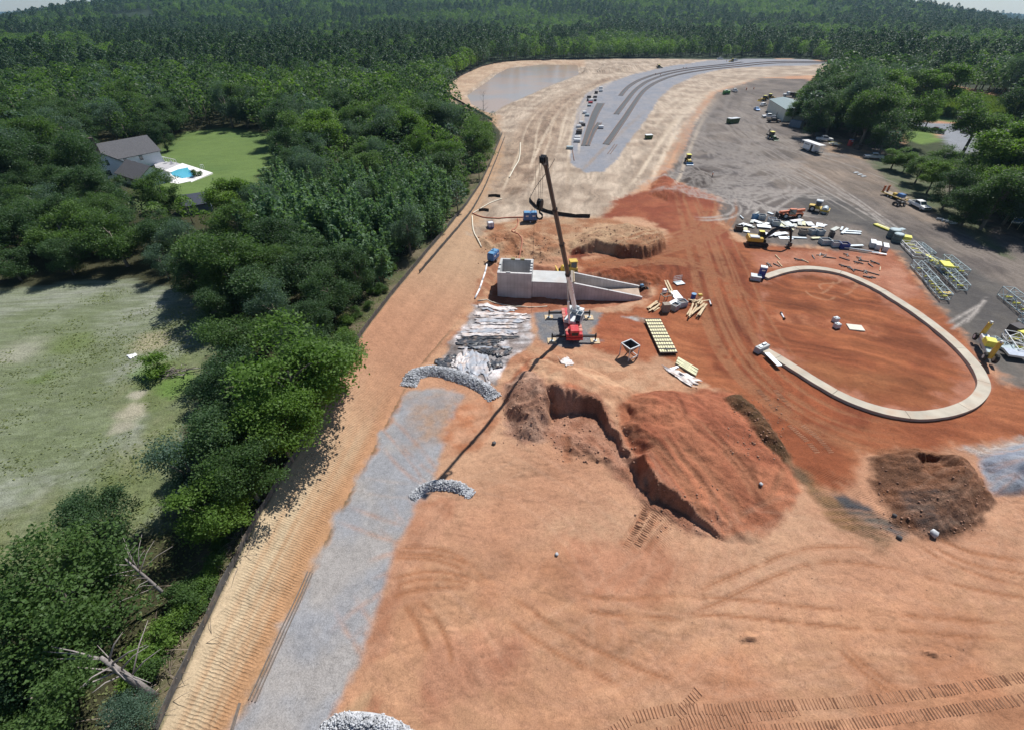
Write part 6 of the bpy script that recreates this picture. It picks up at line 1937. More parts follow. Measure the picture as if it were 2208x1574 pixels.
riprap('rock_check_dam', [(882, 832), (892, 808), (925, 800), (965, 805), (1010, 820), (1045, 838), (1066, 858)], 1.15, .85, 5200, 'curved pale rock check dam at the head of the stone road', .09, .26, 1)
riprap('rock_check_dam', [(892, 1072), (915, 1050), (955, 1045), (990, 1050), (1015, 1066)], .75, .6, 2600, 'small pale rock check dam where the boom shadow ends', .08, .24, 2)
riprap('rock_check_dam', [(690, 1600), (720, 1562), (780, 1560), (840, 1572), (890, 1610)], .95, .75, 2600, 'pale rock check dam cut by the bottom edge of the photo', .08, .24, 3)
# scattered stones and clods
rng = np.random.default_rng(8); Vs, Fs, off = [], [], 0
def scatter(px0, px1, n, smin, smax):
    global off
    for _ in range(n):
        p = at(rng.uniform(px0[0], px1[0]), rng.uniform(px0[1], px1[1])); V, F = STONES[rng.integers(5)]; sc = smin * .7 + (smax - smin) * .75 * rng.uniform() ** 3
        Vs.append(V * sc + np.array([p.x, p.y, p.z + sc * .2])); Fs.append(F + off); off += len(V)


for a, b, n, s0, s1 in (((1080, 820), (1190, 960), 220, .12, .45), ((1190, 890), (1370, 1000), 180, .12, .5), ((1360, 1040), (1550, 1160), 120, .12, .4), ((1560, 860), (1700, 990), 260, .12, .4), ((1890, 1000), (2130, 1150), 200, .1, .36), ((1240, 490), (1430, 545), 160, .2, .6), ((1030, 500), (1220, 570), 220, .15, .55), ((880, 1150), (1500, 1450), 60, .05, .16), ((1500, 1150), (2200, 1500), 80, .05, .18), ((1260, 560), (1440, 620), 90, .12, .4)):
    scatter(a, b, n, s0, s1)
tag(npmesh('clods', np.concatenate(Vs), np.concatenate(Fs), mat('earth_clods', (.34, .19, .125), .95, var=.4, scale=.8)), kind='stuff')
for u, v, s, lab in ((2012, 1152, .8, 'white boulder at the foot of the brown soil pile'), (1938, 1160, .55, 'dark boulder below the brown soil pile'), (1928, 1112, .45, 'grey stone on the dark streak beside the brown soil pile'), (1200, 1196, .35, 'small white stone on the open pink ground'), (1640, 1045, .4, 'pale rock on the saddle right of the red mound'), (1065, 957, .5, 'dark wet rock beside the boom shadow')):
    V, F = STONES[int(u) % 5]; p = at(u, v); ob = npmesh('boulder', V * s * 1.2, F, STONE if 'white' in lab or 'pale' in lab else mat('dark_rock', (.09, .085, .085), .9)); ob.location = p + Vector((0, 0, s * .25)); tag(ob, lab, 'boulder')

# ================================================================= PLASTIC SHEETING BELOW THE TANK
def sheet_obj(name, pxs, m, label, nu=46, nv=14, amp=.16, seed=1, freq=(9.0, 1.2), dz=.06, ang=0.0):
    """A crumpled sheet laid over the quadrilateral pxs (pixel corners)."""
    a, b, c, d = [at(*q) for q in pxs]; o = (a + b + c + d) / 4; rng = np.random.default_rng(seed); vs = []
    U, V_ = np.meshgrid(np.linspace(0, 1, nu), np.linspace(0, 1, nv)); U = U.ravel(); V_ = V_.ravel()
    U2 = U + (fbm(V_ * 6 + seed, U * 0 + seed, seed, 2) - .5) * .22; V2 = V_ + (fbm(U * 6, V_ * 1.5, seed + 3, 3) - .5) * .8
    X = (a.x * (1 - U2) + b.x * U2) * (1 - V2) + (d.x * (1 - U2) + c.x * U2) * V2
    Y = (a.y * (1 - U2) + b.y * U2) * (1 - V2) + (d.y * (1 - U2) + c.y * U2) * V2
    Zz = height(X, Y) + dz + amp * np.abs(fbm(U * freq[1] * 3, V_ * freq[0] + U * 1.5, seed + 9, 3) - .5) * 2.4
    vs = np.stack([X - o.x, Y - o.y, Zz - o.z], -1)
    I_ = (np.arange(nv - 1)[:, None] * nu + np.arange(nu - 1)[None]).ravel()
    ob = npmesh(name, vs, np.stack([I_, I_ + 1, I_ + nu + 1, I_ + nu], -1), m, True); ob.location = o
    md_ = ob.modifiers.new('thickness', 'SOLIDIFY'); md_.thickness = .015
    return tag(ob, label, 'plastic sheet')


SHW = mat('muddy_white_sheeting', (.60, .57, .57), .45, var=.2, scale=1.2, dirt=.75, dirtcol=(.52, .36, .26, 1))
SHB = mat('black_sheeting', (.045, .05, .06), .38, var=.3, scale=1.5, dirt=.35, dirtcol=(.42, .30, .23, 1))
SHG = mat('grey_muddy_sheeting', (.34, .36, .40), .45, var=.3, scale=1.0, dirt=.55, dirtcol=(.50, .36, .27, 1))
random.seed(31); ST = []
for k in range(13):
    t = k / 12.0; vl = 658 + 92 * t; ul = 1030 - 66 * t; vr = 664 + 84 * t; ur = 1132 + 18 * math.sin(t * 5)
    kind_ = 'WGWWGWWGWBBBG'[k]; a0 = random.uniform(0, .18); a1 = random.uniform(.72, 1.0)
    w = random.uniform(5.5, 9.5)
    ST.append((kind_, ul + (ur - ul) * a0, vl + (vr - vl) * a0, ul + (ur - ul) * a1, vl + (vr - vl) * a1, w))
SN = {'W': (SHW, 'muddy white plastic strip'), 'G': (SHG, 'grey mud stained plastic strip'), 'B': (SHB, 'black shiny plastic strip')}
ORDW = ['topmost', 'second from the top', 'third from the top', 'fourth from the top', 'fifth from the top', 'sixth from the top', 'seventh from the top', 'eighth from the top']
cn = {}
for k, (kd, u0, v0, u1, v1, w) in enumerate(ST):
    c_ = cn.get(kd, 0); cn[kd] = c_ + 1
    sheet_obj('plastic_sheet', [(u0, v0), (u1, v1), (u1 + random.uniform(-8, 8), v1 + w * random.uniform(.5, 1.1)), (u0 + random.uniform(-8, 8), v0 + w * random.uniform(.6, 1.2))], SN[kd][0], SN[kd][1] + ', ' + ORDW[c_] + ' of its colour on the sheeted slope', 40, 9, .22, k + 1, (5, 2.2))
sheet_obj('plastic_sheet', [(1010, 746), (1118, 750), (1086, 770), (1040, 764)], SHB, 'crumpled black plastic sheet low on the right of the sheeted slope', seed=25, amp=.4)
sheet_obj('plastic_sheet', [(1000, 758), (1056, 770), (1058, 826), (985, 802)], SHG, 'grey white plastic sheet falling down to the rock check dam', seed=26, nu=24, nv=30, freq=(2, 7), amp=.3)
sheet_obj('plastic_sheet', [(985, 764), (1012, 768), (1004, 800), (972, 792)], SHW, 'white plastic tongue hanging above the middle of the rock check dam', seed=29, nu=16, nv=20, freq=(2, 7), amp=.3)
sheet_obj('plastic_sheet', [(938, 782), (985, 764), (988, 784), (950, 798)], SHB, 'dark plastic sheet edge left above the rock check dam', seed=27, nu=20, nv=12, amp=.35)
sheet_obj('plastic_sheet', [(1050, 782), (1082, 776), (1086, 790), (1056, 800)], SHB, 'dark plastic flap right above the rock check dam', seed=28, nu=14, nv=10, amp=.35)
sheet_obj('plastic_sheet', [(1436, 800), (1446, 794), (1510, 820), (1500, 836)], SHW, 'white plastic sheet curling round the small red hollow by the timber form', seed=8, nu=30, nv=10, amp=.3)
sheet_obj('plastic_sheet', [(1438, 797), (1460, 789), (1464, 793), (1444, 804)], PLASTIC, 'short white strip of plastic at the upper end of the small red hollow', seed=9, nu=12, nv=6)
sheet_obj('plastic_sheet', [(1205, 776), (1225, 772), (1240, 784), (1220, 790)], SHW, 'small white plastic scrap at the foot of the crane pad', seed=10, nu=10, nv=8)
sheet_obj('plastic_sheet', [(274, 769), (292, 763), (299, 766), (282, 775)], PLASTIC, 'white scrap sheet lying on the pasture', seed=11, nu=10, nv=8, amp=.08)

# ================================================================= SITE EQUIPMENT NEAR THE CRANE
def pump(u, v, rz, s, label, two=True):
    e = empty('pump_unit', at(u, v), rz, label, 'pump'); b = MB().box((0, 0, 1.1 * s), (2.4 * s, 1.25 * s, 1.3 * s), bev=.12).build('canopy', BLUE, e)
    MB().box((-.62 * s, 0, 1.8 * s), (1.0 * s, 1.1 * s, .14)).build('lid', LBLUE, e); MB().box((.62 * s, 0, 1.8 * s), (1.0 * s, 1.1 * s, .14)).build('lid', LBLUE, e)
    for x in (-.6, .6): MB().box((x * s, -.64 * s, 1.25 * s), (.5 * s, .02, .22 * s)).build('sign_plate', WHITE, b)
    MB().tube((.3 * s, .2, 1.8 * s), (.3 * s, .2, 2.3 * s), .08).build('exhaust', BLACK, e)
    MB().box((0, 0, .38 * s), (2.6 * s, 1.0 * s, .14)).build('chassis', BLACK, e); MB().bar((1.3 * s, 0, .4 * s), (2.2 * s, 0, .4 * s), .1).build('drawbar', BLACK, e)
    for y in (.62, -.62): wheel(e, (0, y * s, .36), .36, .22)
    return e


pump(1143, 479, .05, 1.35, 'large blue pump unit behind the red hose')
pump(1064, 563, 1.15, 1.15, 'blue pump unit on the bank corner beside the concrete tank')
# white tote in a cage
e = empty('liquid_tote', at(1058, 492), .3, 'white topped square liquid tote standing on the tan bank', 'tote'); MB().box((0, 0, .85), (1.25, 1.1, 1.1), bev=.1).build('tank', PLASTIC, e); MB().box((0, 0, .2), (1.35, 1.2, .25)).build('pallet', NAVY, e)
g = MB()
for x in (-.66, 0, .66):
    for y in (-.58, .58): g.bar((x, y, .3), (x, y, 1.42), .06)
for z in (.6, 1.0, 1.4):
    for y in (-.58, .58): g.bar((-.66, y, z), (.66, y, z), .05)
g.build('cage', NAVY, e)
bulldozer(1226, 592, R(188), 'yellow bulldozer half hidden behind the crane boom and culvert')

# concrete bucket on legs
e = empty('concrete_bucket', at(1355, 768), .55, 'square grey concrete hopper on four legs casting a small shadow', 'hopper'); s = .95
MB().add([(-s, -s, 2.1), (s, -s, 2.1), (s, s, 2.1), (-s, s, 2.1), (-.3, -.3, .75), (.3, -.3, .75), (.3, .3, .75), (-.3, .3, .75)], [(4, 5, 1, 0), (5, 6, 2, 1), (6, 7, 3, 2), (7, 4, 0, 3), (7, 6, 5, 4)]).build('funnel', DGREY, e)
g = MB()
for a, b in (((-s, -s), (s, -s)), ((s, -s), (s, s)), ((s, s), (-s, s)), ((-s, s), (-s, -s))): g.bar((*a, 2.15), (*b, 2.15), .15)
g.build('rim', OFFW, e)
for x in (-s, s):
    for y in (-s, s): MB().bar((x, y, 0), (x, y, 2.1), .14).build('leg', OFFW, e)
MB().bar((-s, -s, .3), (s, -s, .3), .1).build('brace', OFFW, e); MB().bar((s, -s, .3), (s, s, .3), .1).build('brace', OFFW, e)

# large gang form lying on its back: frame, walers and rows of yellow panels
q = [at(1392, 692, .3), at(1426, 691, .3), at(1455, 758, .3), at(1420, 763, .3)]; o = q[0]; ux = (q[1] - q[0]); vy = (q[3] - q[0])
e = empty('gang_form', o, math.atan2(ux.y, ux.x), 'large gang form with rows of pale yellow panels lying on red earth', 'concrete form')
LX = (ux.length + (q[2] - q[3]).length) / 2; LY = vy.length; nv = Vector((-ux.y, ux.x)).normalized(); sg = 1 if nv.dot(vy.xy) > 0 else -1
sh_ = vy.xy.dot(ux.xy.normalized()) / LY
MB().box((LX / 2 + sh_ * LY / 2, sg * LY / 2, .12), (LX, LY * .99, .16)).build('backing', BLACK, e)
for c_ in range(10):
    row = MB()
    for r_ in range(7): row.box((LX * (r_ + .5) / 7 + sh_ * LY / 2, sg * LY * (c_ + .5) / 10, .28), (LX / 7 * .72, LY / 10 * .66, .14))
    row.build('panel_row', mat('yellow_form_panel', (.72, .66, .40), .6, var=.1, scale=2), e)
for k in range(11): MB().box((LX / 2 + sh_ * LY / 2, sg * LY * k / 10, .33), (LX, .09, .12)).build('waler', DGREY, e)
MB().box((LX * .55, sg * LY * .92, .45), (1.6, .1, .1)).build('strut', BLACK, e); MB().box((LX * .35, sg * LY * .93, .45), (.1, .9, .1)).build('strut', BLACK, e)


def plank_pile(name, u, v, label, items, m=TIMBER, cat='timber pile'):
    """items: list of (x, y, z, length, angle, width, thickness)."""
    e = empty(name, at(u, v), 0, label, cat)
    for (x, y, z, l, a, w, t) in items: MB().box((0, 0, 0), (l, w, t)).build('plank', m, e).matrix_local = Matrix.Translation((x, y, z)) @ Matrix.Rotation(a, 4, 'Z') @ Matrix.Rotation(random.uniform(-.03, .03), 4, 'Y')
    return e


random.seed(3)
hd_ = heading((1482, 704), (1512, 665))
plank_pile('timber_pile', 1503, 674, 'loose pile of long pale timbers beside the red haul track', [(random.gauss(0, .7), random.gauss(0, .35), .12 + .05 * k, random.uniform(3.0, 5.5), hd_ + random.gauss(0, .10), .24, .12) for k in range(13)] + [(random.gauss(.9, .5), 2.0 + random.gauss(0, .4), .5 + .06 * k, random.uniform(1.2, 2.6), random.uniform(0, 3.1), .22, .12) for k in range(9)])
h2_ = heading((1395, 672), (1418, 658))
plank_pile('timber_pile', 1410, 665, 'small stack of pale boards between the ramp walls and the gang form', [(random.gauss(0, .4), random.gauss(0, .5), .1 + .05 * k, random.uniform(1.8, 3.4), h2_ + random.gauss(0, .15), .3, .1) for k in range(8)])
plank_pile('timber_pile', 1439, 620, 'two long pale planks behind the white boards', [(0, 0, .12, 5.2, heading((1434, 605), (1447, 634)), .3, .12), (.5, .2, .14, 4.6, heading((1434, 605), (1447, 634)), .3, .12)])
plank_pile('timber_pile', 1478, 798, 'yellowish formwork beams in the small red hollow', [(k * .15, k * .28, .2 + .03 * k, 3.6, heading((1463, 790), (1488, 806)), .25, .2) for k in range(5)], YBOARD)


def board(u, v, w, l, ang, m, label, name='board', cat='board', group=None, t=.06, dz=.1, tilt=0.0):
    ob = MB().box((0, 0, 0), (l, w, t)).build(name, m); ob.location = at(u, v) + Vector((0, 0, dz)); ob.rotation_euler = (tilt, 0, ang)
    return tag(ob, label, cat, group)


board(1457, 637, 1.6, 2.9, heading((1450, 630), (1462, 645)), FOAM, 'white board lying flat behind the grey crates', t=.1)
board(1453, 659, 1.3, 2.5, heading((1443, 664), (1466, 652)), FOAM, 'white board leaning on the crates by the timber pile', t=.1, dz=.45, tilt=.35)


def crate(u, v, s, rz, m, label, name='crate', cat='crate', h=1.0, group=None, open_=True):
    e = empty(name, at(u, v), rz, label, cat, group)
    if open_:
        MB().box((0, 0, .06), (s * 1.2, s, .1)).build('crate_floor', m, e)
        for x in (-1, 1): MB().box((x * s * .58, 0, h / 2), (.06, s, h)).build('end_panel', m, e)
        for y in (-1, 1): MB().box((0, y * s * .47, h / 2), (s * 1.10, .06, h)).build('side_panel', m, e)
        MB().box((0, 0, h * .62), (s * .9, s * .8, .3), rz=.2).build('contents', DGREY, e)
    else:
        MB().box((0, 0, h / 2), (s * 1.2, s, h), bev=.04).build('box', m, e); MB().box((0, 0, h + .03), (s * 1.25, s * 1.05, .07)).build('lid', m, e)
    return e


crate(1454, 668, 1.1, .7, STEEL, 'grey slatted crate under the leaning white board', open_=True, h=1.1)
crate(1470, 660, 1.2, .3, OFFW, 'dark grey open bin right of the leaning white board', h=1.0)
crate(1434, 672, 1.0, .1, OLDWOOD, 'dark box with a pale green top left of the white boards', h=1.5, open_=False)
crate(1432, 632, .55, .4, PLASTIC, 'small white box behind the dark wooden frame', h=.7, open_=False)
e = empty('timber_stand', at(1434, 652), .4, 'open brown timber frame standing beside the ramp end', 'timber frame')
for x in (-.9, .9):
    for y in (-.6, .6): MB().bar((x, y, 0), (x, y, 1.6), .12).build('post', OLDWOOD, e)
for y in (-.6, .6): MB().bar((-.9, y, 1.55), (.9, y, 1.55), .12).build('rail', OLDWOOD, e)
for x in (-.9, .9): MB().bar((x, -.6, 1.55), (x, .6, 1.55), .12).build('rail', OLDWOOD, e)
e = empty('drum', at(1493, 648), 0, 'blue upright drum beside the timber pile', 'drum'); MB().tube((0, 0, 0), (0, 0, 1.3), .42, .42, 14).build('barrel', NAVY, e); MB().tube((0, 0, 1.3), (0, 0, 1.34), .44, .44, 14).build('lid', LBLUE, e)
e = empty('tool_stand', at(1506, 650), 0, 'yellow tool stand on thin legs above the timber pile', 'stand'); MB().box((0, 0, 1.3), (.7, .5, .35), bev=.05).build('head', YELLOW, e)  # tool stand on three legs; it holds no lamp
for a in (0, 2.1, 4.2): MB().tube((0, 0, 1.2), (.6 * math.cos(a), .6 * math.sin(a), 0), .05, .05, 5).build('leg', TIMBER, e)
e = empty('mesh_cage', at(1464, 612), .3, 'grey wire mesh cage with a tray at the back of the work area', 'cage'); MB().box((0, 0, .15), (1.8, 1.4, .1)).build('tray', STEEL, e)
g = MB()
for k in range(6): g.bar((-.9 + .36 * k, .7, 0), (-.9 + .36 * k, .7, 1.3), .05)
for k in range(4): g.bar((-.9, .7, .2 + .36 * k), (.9, .7, .2 + .36 * k), .05)
g.build('mesh', STEEL, e)
for u, v, lab in ((1531, 655, 'white jointed post lying on the haul track by the timber pile'), (1687, 683, 'pale post lying near the left side of the ring floor')):
    e = empty('marker_post', at(u, v), 1.4, lab, 'post'); MB().tube((-.9, 0, .14), (.9, 0, .14), .12, .12, 8).build('shaft', PLASTIC, e)
    for x in (-.9, .9): MB().tube((x - .12, 0, .16), (x + .12, 0, .16), .2, .2, 8).build('cap', DGREY, e)
for u, v, lab in ((1800, 694, 'upper of two grey blocks in the middle of the ring floor'), (1803, 707, 'lower of two grey blocks in the middle of the ring floor')):
    e = empty('concrete_block', at(u, v), .3, lab, 'block'); MB().box((0, 0, .4), (.9, .75, .8), bev=.05).build('block', OFFW, e); MB().box((0, 0, .85), (.5, .4, .1)).build('lifting_plate', STEEL, e)
board(1844, 708, 1.7, 2.3, heading((1832, 702), (1856, 705)), mat('cream_slab', (.62, .58, .48), .7, var=.1), 'cream square slab on the ring floor right of the grey blocks', 'slab', 'slab', t=.16)
for u, v, lab in ((1380, 627, 0), (1394, 625, 1), (1395, 632, 2)): pass
# portable toilets
def toilet(u, v, rz, paint, label, roof=WHITE):
    e = empty('portable_toilet', at(u, v), rz, label, 'portable toilet'); MB().box((0, 0, 1.1), (1.15, 1.15, 2.1), bev=.05).build('cabin', paint, e); MB().prism([(-.6, 2.15), (.6, 2.15), (.5, 2.34), (-.5, 2.34)], 'x', -.6, .6).build('roof', roof, e)
    MB().box((-.1, -.59, 1.05), (.8, .03, 1.8)).build('door', paint, e); MB().box((0, -.6, 1.75), (.6, .02, .28)).build('sign_plate', WHITE, e); MB().tube((.35, .35, 2.2), (.35, .35, 2.65), .05).build('vent_pipe', BLACK, e)
    return e


toilet(1640, 599, -.35, NAVY, 'blue portable toilet with a white roof at the upper end of the ring wall')
MB_ = crate(1628, 603, 1.5, -.35, OFFW, 'grey sink station in front of the blue portable toilet', 'sink_station', 'sink', .8, open_=False)

# ================================================================= YARD WITH BOARDS AND BINS (left of the trusses)
excavator(1632, 528, R(-12), 'yellow excavator with a black boom and bucket lowered over the board scatter')
e = empty('telehandler', at(1702, 470), R(176), 'orange telescopic handler parked behind the scattered boards', 'telehandler')
MB().prism([(-2.6, .7), (2.0, .7), (2.2, 1.1), (1.2, 1.35), (-2.6, 1.5)], 'y', -.95, .95).build('chassis', ORANGE, e); bm_ = MB().prism([(-3.0, 1.7), (-3.0, 2.3), (2.6, 1.55), (3.2, .9), (2.9, .7), (2.3, 1.2)], 'y', -.35, .30).build('boom', ORANGE, e)
MB().box((.1, .75, 1.75), (1.5, .7, 1.3), bev=.08).build('cab', GLASS, e); MB().box((.1, .75, 2.43), (1.6, .8, .08)).build('cab_roof', ORANGE, e); MB().box((-.6, -.75, 1.45), (2.2, .5, .7), bev=.06).build('engine_box', ORANGE, e)
MB().prism([(3.1, .2), (3.3, .2), (3.3, 1.3), (3.1, 1.3)], 'y', -.8, .8).build('fork_carriage', BLACK, e)
for y in (.4, -.4): MB().box((3.8, y, .22), (1.1, .14, .07)).build('fork', BLACK, e)
for x in (1.5, -1.7):
    for y in (.95, -.95): wheel(e, (x, y, .68), .68, .45)
e = empty('road_roller', at(1764, 457), R(-35), 'yellow single drum road roller with a steel drum', 'road roller')
MB().tube((1.3, -1.1, .75), (1.3, 1.1, .75), .75, .75, 20).build('drum', STEEL, e); f = MB(); f.box((1.3, 1.25, .75), (1.9, .12, .4)).box((1.3, -1.25, .75), (1.9, .12, .4)).box((2.25, 0, .75), (.14, 2.6, .4)).box((.3, 0, .85), (.3, 2.6, .4)); f.build('drum_frame', YELLOW, e)
MB().prism([(-2.4, .75), (.1, .75), (.1, 1.1), (-.6, 1.5), (-2.4, 1.45)], 'y', -.75, .75).build('body', YELLOW, e); MB().box((-.5, 0, 1.95), (1.0, 1.1, .9)).build('cab_glass', GLASS, e); MB().box((-.5, 0, 2.75), (1.5, 1.5, .1), bev=.03).build('canopy', OFFW, e)
p = MB()
for x in (-1.1, .1):
    for y in (-.65, .65): p.box((x, y, 2.1), (.08, .08, 1.3))
p.build('canopy_posts', BLACK, e)
for y in (.85, -.85): wheel(e, (-1.5, y, .72), .72, .5)
Zp = lambda X, Y: (1560 + X / 6.494, 420 + Y / 6.494)
BD = [(255, 440, 1.6, 3.0, 20, 'w'), (320, 445, 1.4, 2.8, -30, 'w'), (360, 450, 1.2, 3.0, -35, 'g'), (400, 390, 1.0, 2.6, 40, 'g'), (465, 400, 1.2, 2.8, -40, 'w'), (520, 430, 1.3, 3.4, 35, 'g'), (560, 465, 2.0, 3.6, -10, 'w'), (590, 430, 1.2, 2.4, 25, 'w'),
      (800, 440, 1.4, 3.4, 60, 'y'), (850, 430, 1.0, 3.6, 65, 'g'), (905, 430, .8, 3.6, 62, 's'), (930, 425, .8, 3.6, 60, 's'), (1020, 385, 1.6, 3.8, 12, 'w'), (1000, 440, 1.4, 3.0, 40, 'g'), (1060, 420, 1.2, 3.4, 45, 'g'), (1120, 415, 1.0, 3.4, 42, 'y'), (1200, 432, 1.8, 2.8, 55, 'w'),
      (1190, 485, .5, 6.5, -6, 't'), (1330, 440, 1.4, 2.8, 40, 'w'), (1365, 440, 1.2, 2.6, 50, 'w'), (1410, 440, .9, 1.6, 20, 'w'), (1270, 470, .9, 1.8, 10, 'w'), (880, 505, 1.2, 3.6, -8, 'y'), (605, 580, 1.7, 2.6, -40, 'w'), (750, 575, 1.6, 3.2, 15, 'w'), (830, 565, 1.4, 2.4, 10, 'w'), (870, 615, 1.6, 3.6, -4, 'w'),
      (1025, 615, .9, 4.8, -5, 's'), (300, 500, 1.2, 2.0, 50, 'y'), (320, 530, .9, 1.6, -20, 'w'), (1290, 625, 1.0, 2.6, 5, 'y'), (1560, 490, 1.2, 3.6, 25, 'g'), (1690, 525, .7, 5.0, 30, 's'), (1650, 490, .5, 3.0, 35, 's'), (1800, 530, .6, 4.4, -8, 's'), (1790, 552, .7, 4.6, -6, 's'), (1830, 740, .7, 4.4, 3, 's'), (1920, 800, .3, 7.5, -16, 's'), (2170, 840, .6, 3.2, -18, 'w'), (470, 265, .5, 2.4, 30, 'g'), (655, 275, .8, 1.8, -40, 's'), (250, 330, .3, 2.5, -60, 's')]
MK = {'w': (FOAM, 'white sheet panel'), 'g': (GBOARD, 'grey green board'), 'y': (YBOARD, 'pale yellow board'), 's': (STEEL, 'galvanised steel section'), 't': (TIMBER, 'long pale timber')}
LMK = {'the telehandler': (1702, 470), 'the excavator cab': (1625, 510), 'the excavator bucket': (1685, 525), 'the road roller': (1765, 455), 'the pair of square bins': (1755, 505), 'the dark blue box bin': (1815, 530), 'the red haul road edge': (1585, 490), 'the white storage boxes': (1885, 525)}


labs = where_labels([(MK[b[5]][1],) + Zp(b[0], b[1]) for b in BD], LMK)
for (X, Y, w, l, a, k), lab in zip(BD, labs):
    u, v = Zp(X, Y); board(u, v, w * .82, l * .85, R(a * 1.5), MK[k][0], lab, {'w': 'white_sheet', 't': 'timber', 's': 'steel_section'}.get(k, 'board'), {'s': 'steel section', 't': 'timber'}.get(k, 'board'), 'boards and sections scattered beside the excavator', .12 if k != 's' else .22, random.uniform(.1, .4), random.uniform(-.08, .08))
for X, Y, s, m, lab in ((435, 340, 1.0, LBLUE, 'blue bin at the far left of the board scatter'), (527, 345, 1.4, STEEL, 'grey bin in front of the telehandler forks'), (670, 395, 1.5, OFFW, 'grey bin behind the excavator boom'), (725, 430, 1.5, STEEL, 'grey bin under the bend of the excavator boom'), (208, 500, 1.4, DGREY, 'dark bin left of the excavator cab'), (1105, 555, 1.3, OLDWOOD, 'brown open box left of the pair of square bins'), (1235, 550, 1.4, STEEL, 'left one of a pair of square grey bins'), (1340, 560, 1.4, STEEL, 'right one of a pair of square grey bins'), (1505, 590, .8, DGREY, 'small dark bin right of the pair of square bins'), (1415, 690, 1.8, STEEL, 'bin heaped with grey scrap on the edge of the red clay'), (1560, 725, 1.4, OFFW, 'pale grey open bin on the edge of the red clay'), (1675, 745, 1.5, NAVY, 'dark blue box bin on the edge of the red clay')):
    crate(*Zp(X, Y), s, random.uniform(-.3, .3), m, lab, 'bin', 'bin', 1.1, 'bins in the yard')
for u, v, lab in ((1879, 532, 'leftmost of three long white storage boxes'), (1890, 536, 'middle one of three long white storage boxes'), (1906, 540, 'rightmost of three long white storage boxes')):
    e = empty('storage_box', at(u, v), heading((1886, 540), (1884, 520)), lab, 'storage box', 'white storage boxes'); MB().box((0, 0, .6), (2.5, .95, 1.0), bev=.06).build('box', OFFW, e); MB().box((0, 0, 1.14), (2.56, 1.0, .08)).build('lid', WHITE, e)
    for x in (-.9, .9): MB().box((x, 0, .05), (.2, .94, .12)).build('skid', TIMBER, e)
e = empty('yellow_ramp', at(1907, 494), heading((1893, 488), (1922, 500)), 'long pale yellow steel ramp lying on the yard', 'ramp'); MB().box((0, 0, .2), (5.2, 1.3, .3), bev=.05).build('deck', LEMON, e); MB().box((-.2, 0, .38), (3.4, .5, .06)).build('tread', YBOARD, e)
for u, v, r, h, lab in ((1923, 512, 1.15, 1.8, 'larger of two grey green round tanks behind the truss sections'), (1932, 521, 1.0, 1.7, 'smaller of two grey green round tanks behind the truss sections')):
    e = empty('round_tank', at(u, v), 0, lab, 'tank'); MB().tube((0, 0, 0), (0, 0, h), r, r, 18).build('shell', mat('tank_grey_green', (.12, .16, .16), .4), e); MB().tube((0, 0, h), (0, 0, h + .12), r * .96, r * .8, 18).build('lid', TRUSS, e)
    for z in (.5, 1.2): MB().tube((0, 0, z), (0, 0, z + .08), r * 1.03, r * 1.03, 18).build('hoop', DGREY, e)
e = empty('steel_table', at(1938, 508), .3, 'small grey steel table beyond the round tanks', 'table'); MB().box((0, 0, 1.5), (1.3, 1.0, .08)).build('top', TRUSS, e)
for x in (-.55, .55):
    for y in (-.42, .42): MB().bar((x, y, 0), (x, y, 1.5), .08).build('leg', TRUSS, e)
crate(1949, 522, 1.5, -.5, LEMON, 'bright yellow machine box right of the round tanks', 'machine_box', 'box', 1.3, open_=False)
# debris on the red clay above the ring wall
random.seed(21); it = []
DB = [(1130, 930), (1050, 920), (760, 890), (1720, 850), (1690, 910), (1360, 850), (1500, 890), (1900, 900), (1960, 940), (1880, 960), (2060, 990), (1790, 1050), (1880, 1070), (1990, 1090), (2100, 1110), (1700, 1010), (2000, 1160), (2050, 1160), (1250, 880), (640, 990), (720, 990), (790, 985), (1420, 870), (2120, 960), (2180, 1040)]
for k, (X, Y) in enumerate(DB):
    pale = k in (0, 2, 21, 24); it.append(('pale batten' if pale else 'dark steel bar', *Zp(X, Y)))
dl = where_labels(it, {'the earth patch': (1800, 567), 'the portable toilet': (1640, 590), 'the ring wall bend': (1890, 605), 'the dark blue bin': (1817, 535), 'the excavator bucket shadow': (1690, 550), 'the pump fittings': (1835, 580)})
for k, ((X, Y), lab) in enumerate(zip(DB, dl)):
    pale = k in (0, 2, 21, 24); p = at(*Zp(X, Y)); e = MB().bar((-1, 0, .08), (random.uniform(.5, 1.4), random.uniform(-.3, .3), .14), .16)
    if not pale and k % 2: e.bar((-.6, -.5, .06), (.2, .5, .25), .14).bar((.3, -.3, .1), (.5, .6, .12), .12)
    ob = e.build('batten' if pale else 'steel_bar', TIMBER if pale else DGREY); ob.location = p; ob.rotation_euler = (0, 0, random.uniform(0, 3.1)); tag(ob, lab, 'batten' if pale else 'steel bar', 'debris above the ring wall')

# ================================================================= TRUSSES
Tq = lambda X, Y: (1880 + X / 4.628, 480 + Y / 4.628)


